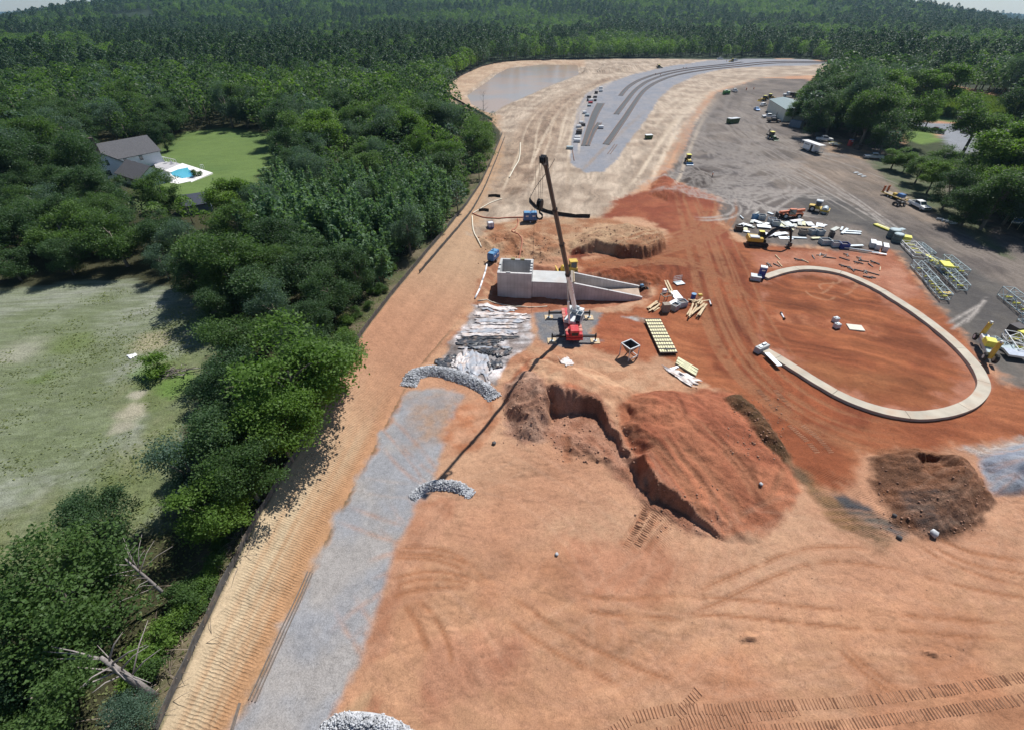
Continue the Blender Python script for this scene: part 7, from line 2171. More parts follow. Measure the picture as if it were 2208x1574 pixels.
def truss(a, b, w, h, m, label, name='truss_section', yellow=0, z=.25, deck=None, bays=None):
    p, q = at(*a), at(*b); d = q - p; L = d.length; e = empty(name, p, math.atan2(d.y, d.x), label, 'truss', None)
    n = bays or max(3, int(round(L / 1.9))); t = .10; mb = MB()
    for y in (-w / 2, w / 2):
        for zz in (z, z + h): mb.bar((0, y, zz), (L, y, zz), t)
    mb.build('chords', m, e); g = MB()
    for k in range(n + 1):
        x = L * k / n
        for y in (-w / 2, w / 2): g.bar((x, y, z), (x, y, z + h), t * .75)
        g.bar((x, -w / 2, z + h), (x, w / 2, z + h), t * .75); g.bar((x, -w / 2, z), (x, w / 2, z), t * .75)
        if k < n:
            x2 = L * (k + 1) / n; s = 1 if k % 2 else -1
            for y in (-w / 2, w / 2): g.bar((x, y, z if k % 2 else z + h), (x2, y, z + h if k % 2 else z), t * .6)
            g.bar((x, -s * w / 2, z + h), (x2, s * w / 2, z + h), t * .6)
    g.build('lacing', m, e)
    for k in range(yellow):
        x = L * (k + .6) / (yellow + .3); MB().tube((x, -w * .3, z + .3), (x, w * .3, z + .3), .16, .16, 8).build('roller', LEMON, e)
    if deck: MB().box((L * deck[0], 0, z + h + .12), (L * deck[1], w * 1.05, .35), bev=.05).build('cover', LEMON, e)
    return e


truss(Tq(345, 225), Tq(480, 365), 2.6, .7, WHITE, 'wide white steel frame, the bright one nearest the round tanks', 'open_frame', 3)
truss(Tq(420, 440), Tq(590, 625), 1.5, 1.1, TRUSS, 'grey truss section beside the red clay edge, upper of the left pair', yellow=2)
truss(Tq(560, 600), Tq(720, 785), 1.5, 1.1, TRUSS, 'grey truss section with yellow rollers nearest the ring wall', yellow=6)
truss(Tq(540, 390), Tq(690, 470), 1.4, 1.0, TRUSS, 'short grey truss with pipes ahead of the yellow cover', yellow=2)
truss(Tq(690, 470), Tq(890, 690), 1.7, 1.1, TRUSS, 'grey truss with a bright yellow cover on its upper end', yellow=5, deck=(.08, .28))
truss(Tq(720, 385), Tq(905, 540), 1.5, 1.1, TRUSS, 'grey truss section farthest right in the group of trusses', yellow=4)
truss(Tq(480, 430), Tq(735, 675), .7, .25, DGREY, 'dark ladder rail between the two rows of trusses, left one', 'ladder_rail', z=.1)
truss(Tq(540, 425), Tq(760, 640), .6, .25, DGREY, 'dark ladder rail between the two rows of trusses, right one', 'ladder_rail', z=.1)
truss(Tq(475, 215), Tq(610, 325), .9, .3, TRUSS, 'flat grey rail bundle behind the white steel frame', 'rail_bundle', z=.1)
truss(Tq(1300, 735), Tq(1560, 950), 1.8, 1.6, TRUSS, 'long grey lattice truss cut by the right edge of the photo', yellow=3)
truss(Tq(1490, 980), Tq(1650, 1090), 1.6, 1.3, TRUSS, 'dark truss end at the right edge below the long lattice truss', yellow=0)
truss(Tq(1185, 1165), Tq(1330, 1250), 1.2, .25, TRUSS, 'small flat lattice frame beside the grey panel', 'open_frame')
truss(Tq(1360, 1140), Tq(1500, 1340), 1.9, .8, WHITE, 'white frame with yellow inside at the right edge near the ring wall', 'open_frame', 2)
board(*Tq(600, 365), .9, 4.2, heading(Tq(545, 320), Tq(655, 405)), LEMON, 'yellow plate lying beside the short truss with pipes', 'steel_plate', 'steel plate', t=.12)
board(*Tq(1385, 1285), 1.9, 2.6, .1, TRUSS, 'grey steel panel between the lattice frame and the white frame', 'metal_sheet', 'metal sheet', t=.35, dz=.3)
board(*Tq(1405, 1345), 1.9, 2.6, -.3, mat('bright_metal', (.75, .77, .80), .25, .6), 'shiny bright metal panel at the right edge below the grey panel', 'metal_sheet', 'metal sheet', t=.3, dz=.75)
crate(*Tq(1412, 1105), 1.5, .2, DGREY, 'black cabinet standing alone near the right edge', 'cabinet', 'cabinet', 1.4, open_=False)
crate(*Tq(1505, 1160), 1.6, .3, LEMON, 'yellow box cut by the right edge', 'machine_box', 'box', 1.2, open_=False)
board(*Tq(745, 718), .8, 1.6, .1, YELLOW, 'small yellow skid at the end of the ladder rails', 'skid', 'skid', t=.3, dz=.2)
# wheeled drive unit standing on the ring wall
p, q = at(*Tq(1055, 1170), .5), at(*Tq(1150, 1385), .5); d = q - p
e = empty('drive_bogie', p, math.atan2(d.y, d.x), 'yellow and grey wheeled drive unit standing on the right side of the ring wall', 'machine'); L = d.length
MB().box((L / 2, 0, .75), (L * .75, .7, .6), bev=.06).build('beam', TRUSS, e); MB().box((L * .5, .2, 1.5), (1.5, 1.3, 1.0), bev=.08).build('gearbox', LEMON, e); MB().box((L * .25, 0, 1.35), (1.2, 1.0, .6), bev=.08).build('motor_cover', WHITE, e)
for x in (0.2, L - .2):
    MB().tube((x, 0, .5), (x, 0, 3.2), .34, .30, 12).build('drive_motor', YELLOW, e); MB().tube((x, 0, 3.2), (x, 0, 3.5), .2, .2, 10).build('motor_cap', OFFW, e)
    wheel(e, (x, .75, .55), .72, .45); wheel(e, (x, -.55, .55), .6, .35)
# ================================================================= YARD VEHICLES AND BUILDINGS
Ya = lambda X, Y: (1540 + X / 6.133, 150 + Y / 6.133)
pickup(1979, 449, heading((1957, 434), (2002, 456)), WHITE, 'white crew cab pickup hitched to the flatbed trailer')
pickup(*Ya(1450, 950), heading(Ya(1350, 930), Ya(1560, 940)), WHITE, 'white pickup parked beyond the white box trailer')
pickup(*Ya(2100, 1185), heading(Ya(2190, 1180), Ya(2010, 1165)), OFFW, 'silver pickup parked in the shade under the big tree')
pickup(*Ya(715, 645), heading(Ya(800, 640), Ya(620, 635)), WHITE, 'white pickup by the door of the metal building')
pickup(*Ya(780, 705), heading(Ya(690, 700), Ya(880, 705)), DGREY, 'dark pickup next to the white pickup at the metal building')
pickup(*Ya(265, 300), heading(Ya(300, 310), Ya(160, 260)), WHITE, 'white pickup behind the green hydroseeder')
sedan(*Ya(560, 545), heading(Ya(520, 500), Ya(600, 540)), mat('metallic_blue_paint', (.22, .36, .60), .25, .3), 'blue car left of the metal building')
sedan(*Ya(650, 485), heading(Ya(600, 480), Ya(700, 460)), WHITE, 'white car close to the corner of the metal building', suv=True)
pickup(1552, 129, .1, WHITE, 'white work van and truck at the far end of the tracks')
pickup(1584, 132, .4, WHITE, 'white pickup beside the far loader at the end of the tracks')
backhoe(1578, 134, R(200), 'small dark loader at the far end of the tracks', YELLOW, dig=False, name='wheel_loader', cat='loader')
backhoe(1421, 148, R(30), 'dark backhoe standing on the ballast near the basin', DGREEN, name='backhoe_loader')
backhoe(*Ya(755, 925), heading(Ya(700, 880), Ya(850, 935)), 'green backhoe loader with a cream roof in the middle of the yard', DGREEN)
backhoe(1483, 352, R(-95), 'wheel loader with a blue front bucket facing the dark heap', YELLOW, dig=False, name='wheel_loader', cat='loader', bucket=LBLUE)
backhoe(*Ya(648, 420), R(200), 'small yellow loader behind the metal building, left one', YELLOW, dig=False, name='wheel_loader', cat='loader')
backhoe(*Ya(735, 395), R(20), 'cream roofed loader behind the metal building, right one', YELLOW, dig=False, name='wheel_loader', cat='loader')
# green hydroseeder
e = empty('hydroseeder', at(*Ya(155, 335)), heading(Ya(60, 340), Ya(250, 330)), 'bright green hydroseeder trailer with a white top by the sandy edge', 'trailer')
MB().tube((-2.0, 0, 1.3), (2.0, 0, 1.3), 1.0, 1.0, 14).build('tank', GREEN, e); MB().box((0, 0, .4), (5.0, 1.7, .25)).build('chassis', GREEN, e); MB().box((-.4, 0, 2.35), (1.6, 1.0, .35), bev=.06).build('platform', WHITE, e)
for x in (-.8, .4):
    for y in (.95, -.95): wheel(e, (x, y, .42), .42, .28)
# dump truck
e = empty('dump_truck', at(*Ya(990, 370)), heading(Ya(1100, 370), Ya(900, 365)), 'white cab dump truck parked beyond the metal building', 'truck')
MB().box((2.6, 0, 1.3), (1.7, 2.1, 1.0), bev=.12).build('hood', WHITE, e); MB().prism([(.4, 1.0), (1.9, 1.0), (1.8, 1.9), (1.4, 2.7), (.4, 2.75)], 'y', -1.1, 1.1).build('cab', WHITE, e); MB().box((1.72, 0, 2.25), (.25, 1.9, .6), ry=-.4).build('windscreen', GLASS, e)
MB().prism([(-4.4, 1.2), (.2, 1.2), (.35, 2.6), (-4.6, 2.3)], 'y', -1.2, 1.2).build('dump_bed', DGREY, e); MB().box((-.8, 0, .9), (7.5, 1.0, .3)).build('frame', BLACK, e)
for x in (2.5, -2.2, -3.5):
    for y in (1.0, -1.0): wheel(e, (x, y, .52), .52, .32)
# white box trailer with lettering along its side
p, q = at(*Ya(1165, 1050)), at(*Ya(1385, 1130)); d = q - p; L = 9.2
e = empty('box_trailer', (p + q) * .5, math.atan2(d.y, d.x), 'long white enclosed trailer with a black panel for its open doorway in the yard', 'trailer')
fs_ = 1 if (Matrix.Rotation(e.rotation_euler.z, 3, 'Z') @ Vector((0, 1, 0))).dot(cam.location - e.location) > 0 else -1
MB().box((-.4, 0, 1.75), (L * .62, 2.4, 2.3), bev=.06).build('body', WHITE, e); MB().box((0, 0, 2.98), (L, 2.6, .12), bev=.03).build('roof', WHITE, e)
MB().box((1.1, fs_ * 1.215, 1.6), (.95, .03, 1.9)).build('dark_doorway_panel', BLACK, e)  # black panel on the solid wall, painting the dark of an open doorway
lt = MB()
for k in range(8): lt.box((-2.6 + k * .30, fs_ * 1.21, 2.2 + .05 * (k % 2)), (.17, .03, .42 - .1 * (k % 3)))
lt.build('lettering', DGREY, e)
MB().box((0, 0, .55), (L, 2.2, .2)).build('chassis', BLACK, e)
for x in (-L / 2 + .2, L / 2 - .2, L / 2 - 1.6):
    for y in (-1.15, 1.15): MB().bar((x, y, .5), (x, y, 2.95), .09).build('porch_post', WHITE, e)
for x in (-.9, .1):
    for y in (1.1, -1.1): wheel(e, (x, y, .42), .42, .25)
wheel(e, (L / 2 - 1.2, fs_ * .6, .45), .45, .3)
e = empty('utility_trailer', at(*Ya(1580, 1010)), heading(Ya(1480, 975), Ya(1660, 1010)), 'small flat trailer loaded with pale scrap beside the white pickup', 'trailer')
MB().box((0, 0, .6), (3.8, 1.8, .12)).build('deck', OFFW, e); g = MB()
for y in (-.9, .9): g.bar((-1.9, y, 1.0), (1.9, y, 1.0), .07)
for x in (-1.9, 0, 1.9):
    for y in (-.9, .9): g.bar((x, y, .6), (x, y, 1.0), .07)
g.build('side_rails', LEMON, e); MB().box((.3, .1, .85), (1.4, .9, .35), rz=.3).box((-.8, -.2, .8), (.9, 1.0, .25), rz=-.2).build('load', WHITE, e)
for y in (.95, -.95): wheel(e, (0, y, .34), .34, .22)
toilet(*Ya(1785, 1015), .2, mat('red_plastic', (.42, .05, .04), .5), 'red portable toilet under the big tree behind the utility trailer', LBLUE)
crate(*Ya(1895, 1060), 1.6, .3, DGREY, 'dark steel box in the shade right of the red portable toilet', 'steel_box', 'box', 1.6, open_=False)
e = empty('shipping_container', at(*Ya(1075, 765)), heading(Ya(1000, 740), Ya(1150, 770)), 'grey blue storage container in the tree shade below the metal building', 'container')
MB().box((0, 0, 1.3), (5.0, 2.3, 2.5)).build('box', mat('container_blue_grey', (.16, .20, .25), .6, var=.2), e); r = MB()
for k in range(12): r.box((-2.3 + .42 * k, 0, 1.3), (.16, 2.38, 2.3))
r.build('corrugation', mat('container_blue_grey', (0, 0, 0)), e); MB().box((2.52, 0, 1.3), (.06, 2.1, 2.3)).build('door', STEEL, e)
e = empty('dumpster', at(*Ya(240, 715)), heading(Ya(170, 715), Ya(310, 700)), 'dark green waste skip with a pale rim standing alone in the yard', 'dumpster')
MB().prism([(-2.6, .1), (2.6, .1), (2.9, 2.0), (-2.9, 2.0)], 'y', -1.15, 1.15).build('skip_body', DGREEN, e); MB().box((0, 0, 2.08), (5.9, 2.45, .14), bev=.03).build('rim', OFFW, e); MB().box((-2.0, .2, 2.18), (1.6, 1.6, .2), rz=.2).build('waste', WHITE, e)
e = empty('dumpster', at(1398, 300), .2, 'small green skip with a white top on the sandy ground by the ballast', 'dumpster'); MB().prism([(-1.2, .1), (1.2, .1), (1.4, 1.4), (-1.4, 1.4)], 'y', -.9, .9).build('skip_body', DGREEN, e); MB().box((0, 0, 1.48), (2.9, 1.9, .14)).build('lid', WHITE, e)
# metal building
p, q = at(*Ya(690, 550)), at(*Ya(905, 690)); d = q - p; L = d.length; e = empty('metal_building', p, math.atan2(d.y, d.x), 'beige metal shed with a grey green roof at the edge of the yard trees', 'building')
W_ = 12.0; hw = 5.0
sgn = 1 if (Matrix.Rotation(e.rotation_euler.z, 3, 'Z') @ Vector((0, 1, 0))).x > 0 else -1
MB().prism([(0, -.3), (0, hw), (sgn * W_ / 2, hw + 1.1), (sgn * W_, hw), (sgn * W_, -.3)], 'x', 0, L).build('wall', METALW, e)
for nm, a, b in (('roof', 0, 1), ('roof', 1, 0)):
    y0_, y1_ = (-.3 * sgn, sgn * W_ / 2) if a == 0 else (sgn * W_ / 2, sgn * (W_ + .3)); z0_, z1_ = (hw - .03, hw + 1.14) if a == 0 else (hw + 1.14, hw - .03)
    MB().add([(-.3, y0_, z0_ + .05), (L + .3, y0_, z0_ + .05), (L + .3, y1_, z1_ + .05), (-.3, y1_, z1_ + .05), (-.3, y0_, z0_ + .16), (L + .3, y0_, z0_ + .16), (L + .3, y1_, z1_ + .16), (-.3, y1_, z1_ + .16)],
             [(3, 2, 1, 0), (4, 5, 6, 7), (0, 1, 5, 4), (1, 2, 6, 5), (2, 3, 7, 6), (3, 0, 4, 7)]).build(nm, METALR, e)
MB().box((L * .62, -.02 * sgn, 1.05), (1.0, .08, 2.1)).build('door', DGREY, e)
# flatbed trailer, tricycle, signs
Vb = lambda X, Y: (1880 + X / 6.73, 380 + Y / 6.73)
p, q = at(*Vb(160, 260)), at(*Vb(500, 390)); d = q - p; L = d.length
e = empty('flatbed_trailer', (p + q) * .5, math.atan2(d.y, d.x), 'yellow flatbed equipment trailer with raised ramps behind the white pickup', 'trailer')
MB().box((-.4, 0, .75), (L * .86, 2.2, .14)).build('deck', OLDWOOD, e); MB().box((-.4, 1.15, .72), (L * .86, .12, .22)).build('side_beam', YELLOW, e); MB().box((-.4, -1.15, .72), (L * .86, .12, .22)).build('side_beam', YELLOW, e)
for y in (.7, -.7): MB().box((-L * .46, y, 1.55), (.12, .65, 1.6)).build('ramp', ORANGE, e)
MB().bar((L * .40, 0, .7), (L * .55, 0, .6), .2).build('drawbar', YELLOW, e); MB().box((L * .18, .3, 1.2), (1.6, 1.2, .8), bev=.1).build('compressor', BLUE, e); MB().box((0, -.3, 1.1), (.9, .8, .6), bev=.05).build('toolbox', YELLOW, e)
for x in (-1.0, .1):
    for y in (1.25, -1.25): wheel(e, (x, y, .38), .38, .24)
e = empty('utility_vehicle', at(*Vb(385, 430)), heading(Vb(300, 415), Vb(470, 405)), 'black open work buggy standing beside the flatbed trailer', 'vehicle')
MB().box((0, 0, .75), (2.4, 1.2, .45), bev=.1).build('body', BLACK, e); MB().box((-.5, 0, 1.1), (.6, 1.1, .5), bev=.08).build('seat', DGREY, e); g = MB()
for x in (-.8, .5):
    for y in (-.55, .55): g.bar((x, y, .9), (x, y, 1.9), .07)
g.bar((-.8, -.55, 1.9), (.5, -.55, 1.9), .07).bar((-.8, .55, 1.9), (.5, .55, 1.9), .07); g.build('roll_cage', BLACK, e)
for x in (.95, -.95):
    for y in (.7, -.7): wheel(e, (x, y, .42), .42, .32)
for (u, v, w, lab) in ((2183, 496, 2.4, 'white project sign with a blue panel on two posts in the tree shade'), (2222, 512, 2.4, 'second white project sign cut by the right edge of the photo')):
    e = empty('project_sign', at(u, v), R(-8), lab, 'sign'); MB().box((0, 0, 2.3), (w, .06, 1.5)).build('board', WHITE, e); MB().box((0, -.04, 2.32), (w * .78, .03, .9)).build('blue_panel', BLUE, e)
    for x in (-w * .42, w * .42): MB().bar((x, .05, 0), (x, .05, 3.0), .1).build('post', TIMBER, e)
for k, (u, v, w_) in enumerate(((2026, 475, 'first'), (2037, 478, 'second'), (2045, 481, 'third'), (2055, 484, 'fourth'))):
    ob = MB().tube((-.7, 0, .25), (.7, 0, .25), .26, .24, 10).tube((.3, .3, .2), (.7, .6, .2), .14, .14, 8).build('pipe_piece', OFFW); ob.location = at(u, v); ob.rotation_euler = (0, 0, -.4 + .3 * (k % 2)); tag(ob, w_ + ' from the left of four pale pipe pieces on the yard edge by the verge', 'pipe', 'pipe pieces on the yard edge')
for k, (u, v, w_) in enumerate(((1846, 374, 'leftmost'), (1854, 378, 'middle'), (1862, 382, 'rightmost'))):
    ob = MB().box((0, 0, .1), (1.6, .7, .2), rz=.2).box((.2, .3, .2), (.9, .4, .2), rz=-.4).build('scrap_panel', OFFW); ob.location = at(u, v); tag(ob, w_ + ' of three pale scrap panels on the yard below the box trailer', 'scrap', 'scrap panels below the box trailer')
# stakes and cones in the yard
for k, (u, v, lab) in enumerate(((1609, 195, 'orange barrel right of the white pickup and hydroseeder'), (1625, 193, 'thin orange marker further right of the orange barrel'))):
    e = empty('traffic_barrel', at(u, v), 0, lab, 'barrel'); MB().tube((0, 0, 0), (0, 0, 1.3 if k == 0 else 1.0), .34, .26, 12).build('barrel', VEST, e); MB().tube((0, 0, .5), (0, 0, .68), .32, .31, 12).build('stripe', WHITE, e); MB().tube((0, 0, 0), (0, 0, .08), .45, .45, 12).build('foot', BLACK, e)

# ================================================================= PEOPLE
def person_mesh():
    me = bpy.data.meshes.new('person'); J = {}
    pts = dict(pel=(0, 0, .95), chest=(0, 0, 1.28), neck=(0, 0, 1.48), head=(.02, 0, 1.62), top=(.02, 0, 1.73), ls=(0, .19, 1.42), le=(.03, .25, 1.14), lh=(.12, .24, .90), rs=(0, -.19, 1.42), re=(.04, -.26, 1.15), rh=(.20, -.22, .98),
               lhip=(0, .10, .90), lk=(.04, .11, .50), la=(-.02, .12, .09), lt=(.16, .13, .05), rhip=(0, -.10, .90), rk=(-.02, -.11, .50), ra=(-.08, -.12, .09), rt=(.10, -.13, .05))
    rad = dict(pel=.15, chest=.16, neck=.065, head=.10, top=.07, ls=.075, le=.052, lh=.04, rs=.075, re=.052, rh=.04, lhip=.11, lk=.075, la=.055, lt=.045, rhip=.11, rk=.075, ra=.055, rt=.045)
    E_ = [('pel', 'chest'), ('chest', 'neck'), ('neck', 'head'), ('head', 'top'), ('chest', 'ls'), ('ls', 'le'), ('le', 'lh'), ('chest', 'rs'), ('rs', 're'), ('re', 'rh'), ('pel', 'lhip'), ('lhip', 'lk'), ('lk', 'la'), ('la', 'lt'), ('pel', 'rhip'), ('rhip', 'rk'), ('rk', 'ra'), ('ra', 'rt')]
    ks_ = list(pts); me.from_pydata([pts[k] for k in ks_], [(ks_.index(a), ks_.index(b)) for a, b in E_], [])
    ob = bpy.data.objects.new('person', me); coll.objects.link(ob); md = ob.modifiers.new('s', 'SKIN')
    sv = me.skin_vertices[0].data
    for i, k in enumerate(ks_): sv[i].radius = (rad[k], rad[k])
    sv[0].use_root = True
    ob.modifiers.new('d', 'SUBSURF').levels = 1
    dg = bpy.context.evaluated_depsgraph_get(); m2 = bpy.data.meshes.new_from_object(ob.evaluated_get(dg)); bpy.data.objects.remove(ob)
    m2.materials.clear()
    for m in (VEST, JEANS, SKINM): m2.materials.append(m)
    for p_ in m2.polygons:
        z = p_.center.z; y = abs(p_.center.y)
        p_.material_index = 2 if z > 1.5 or (z < 1.02 and y > .19 and z > .8) else 0 if z > .93 else 1
        p_.use_smooth = True
    return m2


PM = person_mesh(); hat = None
for u, v, lab in ((1535, 384, 'person in an orange vest standing right of the dark heap'), (1413, 163, 'worker standing on the ballast, left one of the nearer pair'), (1424, 164, 'worker standing on the ballast, right one of the nearer pair'), (1473, 150, 'worker by the tracks, left one of the farther pair'), (1479, 150, 'worker by the tracks, right one of the farther pair'), (1566, 134, 'worker beside the far white truck at the end of the tracks')):
    ob = bpy.data.objects.new('person', PM); coll.objects.link(ob); ob.location = at(u, v) + Vector((0, 0, -.02)); ob.rotation_euler = (0, 0, random.uniform(0, 6.28)); tag(ob, lab, 'person', 'workers on the site')
    if hat is None: hat = MB().tube((.02, 0, 1.66), (.02, 0, 1.74), .125, .11, 12).tube((.02, 0, 1.74), (.02, 0, 1.80), .11, .05, 12).tube((.04, 0, 1.655), (.04, 0, 1.67), .155, .155, 12).build('hard_hat', WHITE, ob)
    else: c = hat.copy(); coll.objects.link(c); c.parent = ob

# ================================================================= RAILWAY
Zr = lambda X, Y: (1200 + X / 6.56, 140 + Y / 6.56)
TRACKBED = mat('dark_track_bed', (.080, .083, .088), .9, var=.25, scale=1.5)
def track(path, gauge, label, width=2.7, w1=None):
    P = np.array([at(u, v)[:] for u, v in path])[:, :2]; P = resample(chaikin(P, 2), 2.5); t = np.gradient(P, axis=0); t /= np.linalg.norm(t, axis=1)[:, None]; nr = np.stack([-t[:, 1], t[:, 0]], -1); z = height(P[:, 0], P[:, 1]); n = len(P)
    e = empty('railway_track', (float(P[0][0]), float(P[0][1]), float(z[0])), 0, label, 'railway track'); o = np.array([P[0][0], P[0][1], z[0]]); W = np.linspace(width, w1 or width, n) / 2

    def sweep(prof_fn, name, m):
        vs = []; fs = []
        for k in range(n):
            for s, h in prof_fn(k): q = P[k] + nr[k] * s; vs.append((q[0] - o[0], q[1] - o[1], z[k] + h - o[2]))
        c = len(vs) // n
        for k in range(n - 1):
            for j in range(c): fs.append((k * c + j, k * c + (j + 1) % c, (k + 1) * c + (j + 1) % c, (k + 1) * c + j))
        MB().add(vs, fs).build(name, m, e)
    sweep(lambda k: ((-W[k], -.1), (-W[k] * .96, .12), (W[k] * .96, .12), (W[k], -.1)), 'sleeper_bed', TRACKBED)
    for s in (-1, 1): sweep(lambda k: ((s * W[k] * .86 - .09, .1), (s * W[k] * .86 - .09, .30), (s * W[k] * .86 + .09, .30), (s * W[k] * .86 + .09, .1)), 'rail', RUST)


track([Zr(700, 1130), Zr(870, 890), Zr(1010, 690), Zr(1130, 500), Zr(1230, 370), Zr(1350, 280), Zr(1550, 190), Zr(1750, 135), Zr(2099, 78), (1640, 139), (1700, 136), (1795, 137)], 1.4, 'longest railway track strip, inner curve nearest the grey yard')
track([Zr(845, 705), Zr(950, 565), Zr(1060, 418), Zr(1150, 328), Zr(1260, 248), Zr(1450, 168), Zr(1700, 105), Zr(2099, 48), (1640, 135), (1700, 133), (1790, 134.5)], 1.4, 'middle railway track strip of the three curved ones')
track([Zr(905, 442), Zr(1000, 325), Zr(1120, 245), Zr(1280, 175), Zr(1500, 115), Zr(1800, 62), Zr(2099, 28), (1600, 135)], 1.4, 'outermost railway track strip, starting farthest from the crane')
track([Zr(390, 1150), Zr(470, 900), Zr(550, 680), Zr(625, 550)], 1.4, 'straight leg of the railway switch lying on the ballast', 2.3, 4.4)
track([Zr(440, 1150), Zr(500, 990), Zr(550, 900), Zr(610, 825)], 1.4, 'short diverging leg of the railway switch on the ballast', 1.6, 2.2)
random.seed(14)
PK = [(625, 350, 'w'), (625, 385, 'w'), (560, 412, 'k'), (460, 470, 'k'), (545, 468, 'k'), (450, 515, 'k'), (545, 516, 'k'), (482, 520, 'w'), (480, 548, 'r'), (460, 590, 'b'), (395, 695, 'w'), (432, 730, 'b'), (350, 830, 'w'), (315, 888, 'w'), (372, 868, 'k'), (325, 938, 'o'), (315, 982, 'k'), (292, 1060, 'w'), (290, 1095, 'w'), (185, 1195, 'b'), (1880 / 3, 905, 'w')]
KM = {'w': (WHITE, 'white crate'), 'k': (DGREY, 'dark sleeper bundle'), 'r': (RED, 'red box'), 'b': (TRUSS, 'blue grey crate'), 'o': (OLDWOOD, 'brown pallet')}
pl = where_labels([(KM[k][1], *Zr(X, Y)) for X, Y, k in PK], {'the switch wide end': Zr(620, 555), 'the switch narrow end': Zr(390, 1150), 'the switch middle': Zr(480, 880), 'the outermost track end': Zr(905, 442), 'the red crate stack': Zr(480, 548)})
for (X, Y, k), lab in zip(PK, pl):
    e = empty('supply_crate' if k != 'k' else 'sleeper_bundle', at(*Zr(X, Y)), random.uniform(-.2, .2), lab, 'crate' if k != 'k' else 'sleeper bundle', 'supplies left of the ballast')
    w, l, h = random.uniform(1.2, 1.8), random.uniform(1.6, 2.6), random.uniform(.6, 1.3); MB().box((0, 0, .12), (l, w, .18)).build('pallet', OLDWOOD, e); MB().box((0, 0, .2 + h / 2), (l * .94, w * .92, h), bev=.05).build('load', KM[k][0], e)
o = MB().bar((0, 0, .1), (0, 9, .1), .2).build('steel_rail', RUST); a, b = at(*Zr(225, 1215)), at(*Zr(250, 1360)); o.data.transform(Matrix.Scale((b - a).length / 9, 4, (0, 1, 0))); o.location = a; o.rotation_euler = (0, 0, math.atan2(b.y - a.y, b.x - a.x) - math.pi / 2); tag(o, 'loose rail lying at the left front corner of the ballast', 'rail')
for k, (a, b) in enumerate(((Zr(722, 1268), Zr(820, 1135)), (Zr(760, 1268), Zr(858, 1135)))):
    p, q = at(*a), at(*b); ob = MB().bar((0, 0, .12), ((q - p).length, 0, .12), .16).build('steel_rail', RUST); ob.location = p; ob.rotation_euler = (0, 0, math.atan2(q.y - p.y, q.x - p.x)); tag(ob, ('left' if k == 0 else 'right') + ' loose rail laid out ahead of the longest track strip', 'rail', 'loose rails ahead of the longest track')

# ================================================================= BASIN WATER, HIGHWAY
WATER = bpy.data.materials.new('muddy_water'); WATER.use_nodes = True; nt = WATER.node_tree; b = nt.nodes['Principled BSDF']; b.inputs['Roughness'].default_value = .22; b.inputs['IOR'].default_value = 1.33
no = nd(nt, 'ShaderNodeTexNoise'); no.inputs['Scale'].default_value = .03; no.inputs['Detail'].default_value = 4; geo = nd(nt, 'ShaderNodeNewGeometry'); nt.links.new(geo.outputs['Position'], no.inputs['Vector'])
cr = nd(nt, 'ShaderNodeMix', data_type='RGBA'); cr.inputs['A'].default_value = (.38, .27, .19, 1); cr.inputs['B'].default_value = (.32, .27, .23, 1); mr = nd(nt, 'ShaderNodeMapRange'); mr.inputs['From Min'].default_value = .4; mr.inputs['From Max'].default_value = .6; nt.links.new(no.outputs[0], mr.inputs['Value']); nt.links.new(mr.outputs[0], cr.inputs['Factor']); nt.links.new(cr.outputs['Result'], b.inputs['Base Color'])
n2 = nd(nt, 'ShaderNodeTexNoise'); n2.inputs['Scale'].default_value = 1.3; nt.links.new(geo.outputs['Position'], n2.inputs['Vector']); bp = nd(nt, 'ShaderNodeBump'); bp.inputs['Strength'].default_value = .15; bp.inputs['Distance'].default_value = .03; nt.links.new(n2.outputs[0], bp.inputs['Height']); nt.links.new(bp.outputs[0], b.inputs['Normal'])
wp = gpoly([(1008, 222), (1000, 205), (1060, 162), (1090, 144), (1160, 135), (1258, 135), (1264, 160), (1180, 194), (1090, 234), (1065, 252), (1036, 246)], -.55)
tag(MB().add([(float(x), float(y), -.55) for x, y in wp], [tuple(range(len(wp)))]).build('basin_water', WATER), kind='structure')
PWATER = mat('pool_water', (.10, .45, .58), .05, var=.04)


def slab_px(name, pxs, z, th, m, parent=None, kind=None, label=None, cat=None):
    P = [at(u, v) for u, v in pxs]; o = P[0].copy(); n = len(P)
    if parent is not None: o.z = parent.location.z
    vs = [(p.x - o.x, p.y - o.y, z) for p in P] + [(p.x - o.x, p.y - o.y, z - th) for p in P]
    fs = [tuple(range(n)), tuple(range(2 * n - 1, n - 1, -1))] + [(i, (i + 1) % n, n + (i + 1) % n, n + i) for i in range(n)]
    ob = MB().add(vs, fs).build(name, m, parent); ob.location = o if parent is None else o - parent.location
    if kind: tag(ob, kind=kind)
    if label: tag(ob, label, cat)
    return ob


Hm = lambda X, Y: (180 + X / 5.257, 280 + Y / 5.257)
